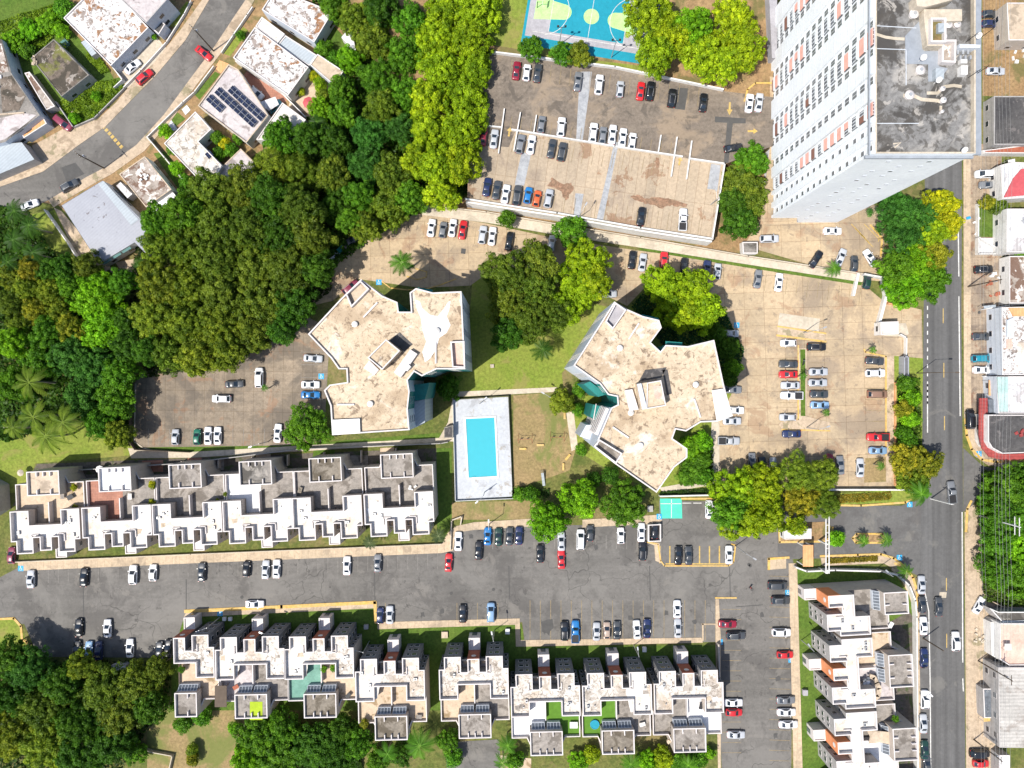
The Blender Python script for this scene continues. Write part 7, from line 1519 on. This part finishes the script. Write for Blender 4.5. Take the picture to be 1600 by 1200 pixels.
for a in (-1.3, 1.3):
    for b in (-2.5, 2.5): part('post', MB().box((a, b, 0), (.12, .12, 2.2)), M['wood_pole'], t)
# bins, skips, boxes
def bin_(px, py, sx, sy, h, mat, label, ang=0, nm='dumpster'):
    x, y = W(px, py); t = thing(nm, label, 'bin' if nm == 'dumpster' else 'box', (x, y, .04), R(ang))
    p = [(-sx / 2, -sy / 2), (sx / 2, -sy / 2), (sx / 2, sy / 2), (-sx / 2, sy / 2)]
    part('body', MB().prism(p, .1, h, top=True), M[mat], t); part('lid', MB().box((0, 0, h), (sx * 1.04, sy * 1.04, .08), 0), M[mat], t)
    for a in (-.4, .4): part('wheel', MB().tube((a * sx, -sy / 2, .1), (a * sx, -sy / 2 + .1, .1), .1, n=8), M['black'], t)
bin_(534, 391, 1.7, 1.2, 1.3, 'teal', 'teal dumpster in the shade at the left of the middle car park', 40); bin_(105, 70, 1.6, 1.4, 1.2, 'glass_green', 'green water tank beside the mossy-roofed house', 40, 'storage_box')
bin_(573, 978, 1.1, 1.1, .9, 'grey_wall', 'grey utility box in the grassy corner above the gap', 0, 'utility_box'); bin_(793, 985, 1.1, 1.3, .9, 'white_wall', 'pale utility box left of the second gap', 0, 'utility_box'); bin_(1006, 1013, 1.0, 1.2, .9, 'white_wall', 'pale utility box before the turf terrace house', 0, 'utility_box')
bin_(695, 991, 1.6, 1.6, .5, 'roof_tan', 'low brown-lidded pit box on the grassy gap', 0, 'utility_box'); bin_(1256, 1080, 1.2, 1.4, 1.0, 'court_grey', 'grey-green utility box in the east row lawn', 0, 'utility_box'); bin_(769, 572, .9, .9, .3, 'path', 'small cream box on the lawn between the twins', 5, 'utility_box')
bin_(1015, 794, 1.3, 1.5, 1.0, 'grey_wall', 'grey machine box left of the painted bay', 0, 'utility_box'); bin_(1388, 377, 1.2, .8, .8, 'metal_blue', 'blue-grey crate by the tower car park kerb', 0, 'utility_box')
for i, (px, py) in enumerate([(352, 966), (361, 966)]): bin_(px, py, .9, .9, .7, 'white_wall', ['left', 'right'][i] + ' white cabinet before the first south row houses', 0, 'utility_box')
x, y = W(1527, 342); solo('litter_pile', MB().box((x - 1, y - 1, .13), (.7, .5, .3), .4).box((x, y, .13), (.9, .6, .4), .2).box((x - .6, y - 4, .13), (.8, .5, .3), 1.0).box((x + .2, y - 6, .13), (.5, .8, .35), .1), M['white_wall'], 'heap of white rubbish bags on the roadside pavement', 'rubbish')
x, y = W(1512, 341); solo('blue_bag', MB().box((x, y, .13), (1.0, .7, .35), .3).box((x + .2, y, .4), (.5, .4, .2), .7), M['line_blue'], 'blue bag on the roadside pavement by the rubbish', 'bag')
# slide on the dry lawn
def slide():
    x, y = W(848, 745); t = thing('slide', 'small grey slide at the bottom of the dry lawn', 'slide', (x, y, .03), R(98))
    mb = MB().add([(-2.4, -.35, .15), (-2.4, .35, .15), (1.2, .35, 1.6), (1.2, -.35, 1.6), (-2.4, -.35, .1), (-2.4, .35, .1), (1.2, .35, 1.55), (1.2, -.35, 1.55)], [(0, 3, 2, 1), (4, 5, 6, 7), (0, 1, 5, 4), (1, 2, 6, 5), (2, 3, 7, 6), (3, 0, 4, 7)])
    part('chute', mb, M['metal_blue'], t)
    lad = MB()
    for s_ in (-.3, .3): lad.tube((1.9, s_, 0), (1.25, s_, 2.1), .04)
    for k in range(5): lad.tube((1.82 - .13 * k, -.3, .3 + .3 * k), (1.82 - .13 * k, .3, .3 + .3 * k), .025)
    part('ladder', lad, M['metal_pole'], t)
slide()
# a person walking across the asphalt, seen from above
def person(px, py, ang, label):
    x, y = W(px, py, 1); t = thing('person', label, 'person', (x, y, .035), R(ang), None)
    V = [(0, 0, .95), (0, 0, 1.18), (0, 0, 1.42), (.02, 0, 1.53), (.03, 0, 1.66), (0, .19, 1.42), (.08, .27, 1.14), (.26, .28, .95), (0, -.19, 1.42), (-.1, -.27, 1.14), (-.16, -.28, .88),
         (0, .1, .9), (.24, .11, .5), (.2, .11, .08), (.36, .11, .03), (0, -.1, .9), (-.1, -.11, .5), (-.36, -.11, .12), (-.24, -.11, .03)]
    Rr = [(.16, .13), (.14, .12), (.17, .11), (.06, .06), (.1, .1), (.06, .06), (.045, .045), (.035, .035), (.06, .06), (.045, .045), (.035, .035), (.09, .09), (.06, .06), (.045, .045), (.045, .035), (.09, .09), (.06, .06), (.045, .045), (.045, .035)]
    E_ = [(0, 1), (1, 2), (2, 3), (3, 4), (2, 5), (5, 6), (6, 7), (2, 8), (8, 9), (9, 10), (0, 11), (11, 12), (12, 13), (13, 14), (0, 15), (15, 16), (16, 17), (17, 18)]
    me = bpy.data.meshes.new('body'); me.from_pydata(V, E_, []); o = link('body', me, t)
    m1 = o.modifiers.new('skin', 'SKIN'); sv = me.skin_vertices[0].data
    for i, r in enumerate(Rr): sv[i].radius = r
    sv[0].use_root = True
    m2 = o.modifiers.new('sub', 'SUBSURF'); m2.levels = 1; m2.render_levels = 1; me.materials.append(M['skin'])
    part('shirt', MB().tube((0, 0, .93), (0, 0, 1.25), .19, .2, 14).tube((0, 0, 1.25), (0, 0, 1.47), .21, .12, 14).tube((0, .16, 1.44), (.06, .27, 1.18), .085, .07, 8).tube((0, -.16, 1.44), (-.08, -.27, 1.18), .085, .07, 8), M['shirt'], t)
    part('trousers', MB().tube((0, .1, .96), (.23, .11, .5), .12, .09, 10).tube((.23, .11, .52), (.2, .11, .1), .09, .07, 10).tube((0, -.1, .96), (-.1, -.11, .5), .12, .09, 10).tube((-.1, -.11, .52), (-.34, -.11, .14), .09, .07, 10), M['trousers'], t)
    part('hair', MB().tube((.0, 0, 1.64), (0, 0, 1.74), .12, .1, 12).tube((0, 0, 1.74), (0, 0, 1.79), .1, .04, 12), M['hair'], t)
person(1173, 918, 200, 'person in dark red top walking on the asphalt left of the parked minivan')
# little blue pool of the neighbour at the left edge
flat('pool_corner', [(-20, 652), (8, 655), (10, 664), (-20, 668)], .1, 'pool_tile'); flat('pool_terrace', [(-40, 664), (14, 664), (16, 676), (-40, 690)], .08, 'path')
building('neighbour_house', 'pale corner of a house below the left lawn', 'house', [(-50, 715), (0, 728), (4, 746), (-8, 800), (-50, 800)], 4, 'roof_tan', 'glass_green', windows=False) if 0 else None
building('house', 'grey corner roof cut by the left edge below the lawn', 'house', [(-50, 735), (-4, 760), (-2, 800), (-50, 830)], 4, 'roof_lilac', 'grey_wall', windows=False)

# awnings and clutter along the right edge and on the terraces
def awning(px, h, mat, label):
    p = WP(px, h); o = (sum(q[0] for q in p) / len(p), sum(q[1] for q in p) / len(p)); t = thing('awning', label, 'awning', (o[0], o[1], 0), 0)
    q = ccw([(x - o[0], y - o[1]) for x, y in p]); part('sheet', MB().prism(q, h - .08, h, bottom=True), M[mat], t)
    for x_, y_ in q[:4]: part('post', MB().tube((x_ * .92, y_ * .92, 0), (x_ * .92, y_ * .92, h - .08), .05), M['metal_pole'], t)
awning([(1545, 594), (1553, 594), (1553, 618), (1545, 618)], 2.8, 'orange_tan', 'orange awning beside the pale green roof')
awning([(1544, 624), (1556, 624), (1557, 644), (1545, 646)], 3.8, 'glass_grey', 'blue-grey awning above the dark red canopy')
awning([(1537, 478), (1556, 476), (1556, 480), (1538, 482)], 2.8, 'metal_blue', 'thin pale blue awning over the forecourt wall')
awning([(1570, 1006), (1580, 1006), (1580, 1016), (1570, 1016)], 6.4, 'white_wall', 'white rooftop cover on the pinkish roof')
awning([(404, 160), (430, 151), (436, 163), (420, 173)], 2.8, 'metal_pale', 'pale sheet cover over the lower end of the tiled alley')
awning([(1537, 1122), (1556, 1120), (1556, 1126), (1537, 1128)], 2.6, 'kerb_yellow', 'yellowish awning strip at the lower end of the grey lean-to')
awning([(1575, 250), (1586, 248), (1586, 255), (1576, 258)], 3.0, 'white_wall', 'small white awning above the red metal roof')
def heap(px, py, r, mat, label, n=7, z=.05):
    r2 = random.Random(int(px + py)); x, y = W(px, py); mb = MB()
    for k in range(n): mb.box((x + r2.uniform(-r, r), y + r2.uniform(-r, r), z), (r2.uniform(.3, 1.1), r2.uniform(.3, .9), r2.uniform(.15, .6)), r2.uniform(0, 3))
    solo('scrap_heap', mb, [M[m_] for m_ in mat], label, 'scrap heap')
heap(1548, 452, 2.0, ['brick_red'], 'rusty scrap heap in the forecourt under the black SUV'); heap(1553, 434, 1.2, ['white_wall'], 'white scrap by the wall right of the black SUV', 5)
heap(1532, 992, 1.8, ['path'], 'pale rubble on the dirt under the slanted white sedan', 9); heap(1548, 1065, 1.6, ['brick_red'], 'reddish scrap heap left of the warehouse', 6); heap(1546, 1140, 1.6, ['roof_tan'], 'tan boulders and boxes under the grey lean-to', 6)
heap(1590, 84, 2.4, ['white_wall'], 'white pipes and scrap in the dirt yard below the tan roof', 8); heap(1575, 70, 1.4, ['metal_pole'], 'grey scrap in the dirt yard at the tan roof corner', 5); heap(238, 285, 1.2, ['white_wall'], 'white debris on the patchy brown and white roof', 6, 4.5)
heap(961, 1127, .7, ['orange'], 'orange toys on the turf terrace beside the paddling pool', 5, 6.62); heap(1040, 1133, 1.0, ['terrace_tan'], 'brown bags and boxes on the grey terrace of the rightmost south house', 7, 6.62)
heap(1417, 1060, .7, ['terrace_white'], 'white laundry on the middle stair tower of the east row', 3, 10)
for i, (px, py, lab) in enumerate([(140, 800, 'grey chairs and a table in the leftmost terrace notch'), (395, 800, 'dark garden furniture on the white-floored terrace'), (652, 755, 'plastic chairs on the rightmost grey terrace of the north row')]):
    heap(px, py, 1.1, [['metal_pole'], ['black'], ['white_wall']][i], lab, 5, 6.62)

for i, (px, py, z, mt, lab) in enumerate([(655, 1118, 6.62, 'terrace_grey', 'grey table on the orange-tan terrace by the grassy gap'), (1003, 1130, 6.62, 'white_wall', 'white table on the grey terrace right of the paddling pool'), (370, 1072, 6.62, 'brick_red', 'reddish table on the lilac terrace with the brown sheet roof'),
                                   (545, 1085, 6.62, 'black', 'dark table on the tan terrace right of the green floor'), (1390, 975, 7.62, 'white_wall', 'white table on the northern grey terrace of the east row'), (470, 765, 6.62, 'terrace_brown', 'brown table on the fifth terrace of the north row'), (205, 775, 6.62, 'white_wall', 'white table beside the terracotta terrace')]):
    lounge(px, py, z, 15 * i, mt, (1.5, 1.0), lab)
heap(18, 140, 1.5, ['terrace_white'], 'white debris on the big grey roof at the left edge', 6, 5.1); heap(70, 105, 1.1, ['roof_tan'], 'pale debris on the mossy dark roof', 5, 4.05); heap(1583, 352, 1.6, ['metal_pole'], 'grey units on the white corrugated roof by the walled lawn', 5, 5.05)
heap(1585, 690, 1.2, ['white_wall'], 'white roof units on the dark corner roof', 4, 5.05); heap(1572, 672, 1.3, ['canopy_red'], 'red and white roof clutter at the top of the dark corner roof', 6, 5.05); heap(120, 180, 1.2, ['roof_tan'], 'tan rubble at the weed garden corner', 5)
heap(515, 140, 1.2, ['terrace_tan'], 'tan rubble beside the red parasol patio', 6); heap(190, 425, 1.5, ['terrace_grey'], 'grey clutter behind the sheet-metal roof', 7)
for i, (px, py) in enumerate([(1206, 700), (1352, 425), (1245, 860), (690, 905)]):
    person(px, py, [30, 120, 260, 0][i], ['person standing near the shaded cars of the east car park', 'person in dark red top by the dark green hatchback', 'person beside the orange gate canopy', 'person near the lone red sedan on the asphalt'][i]) if 0 else None
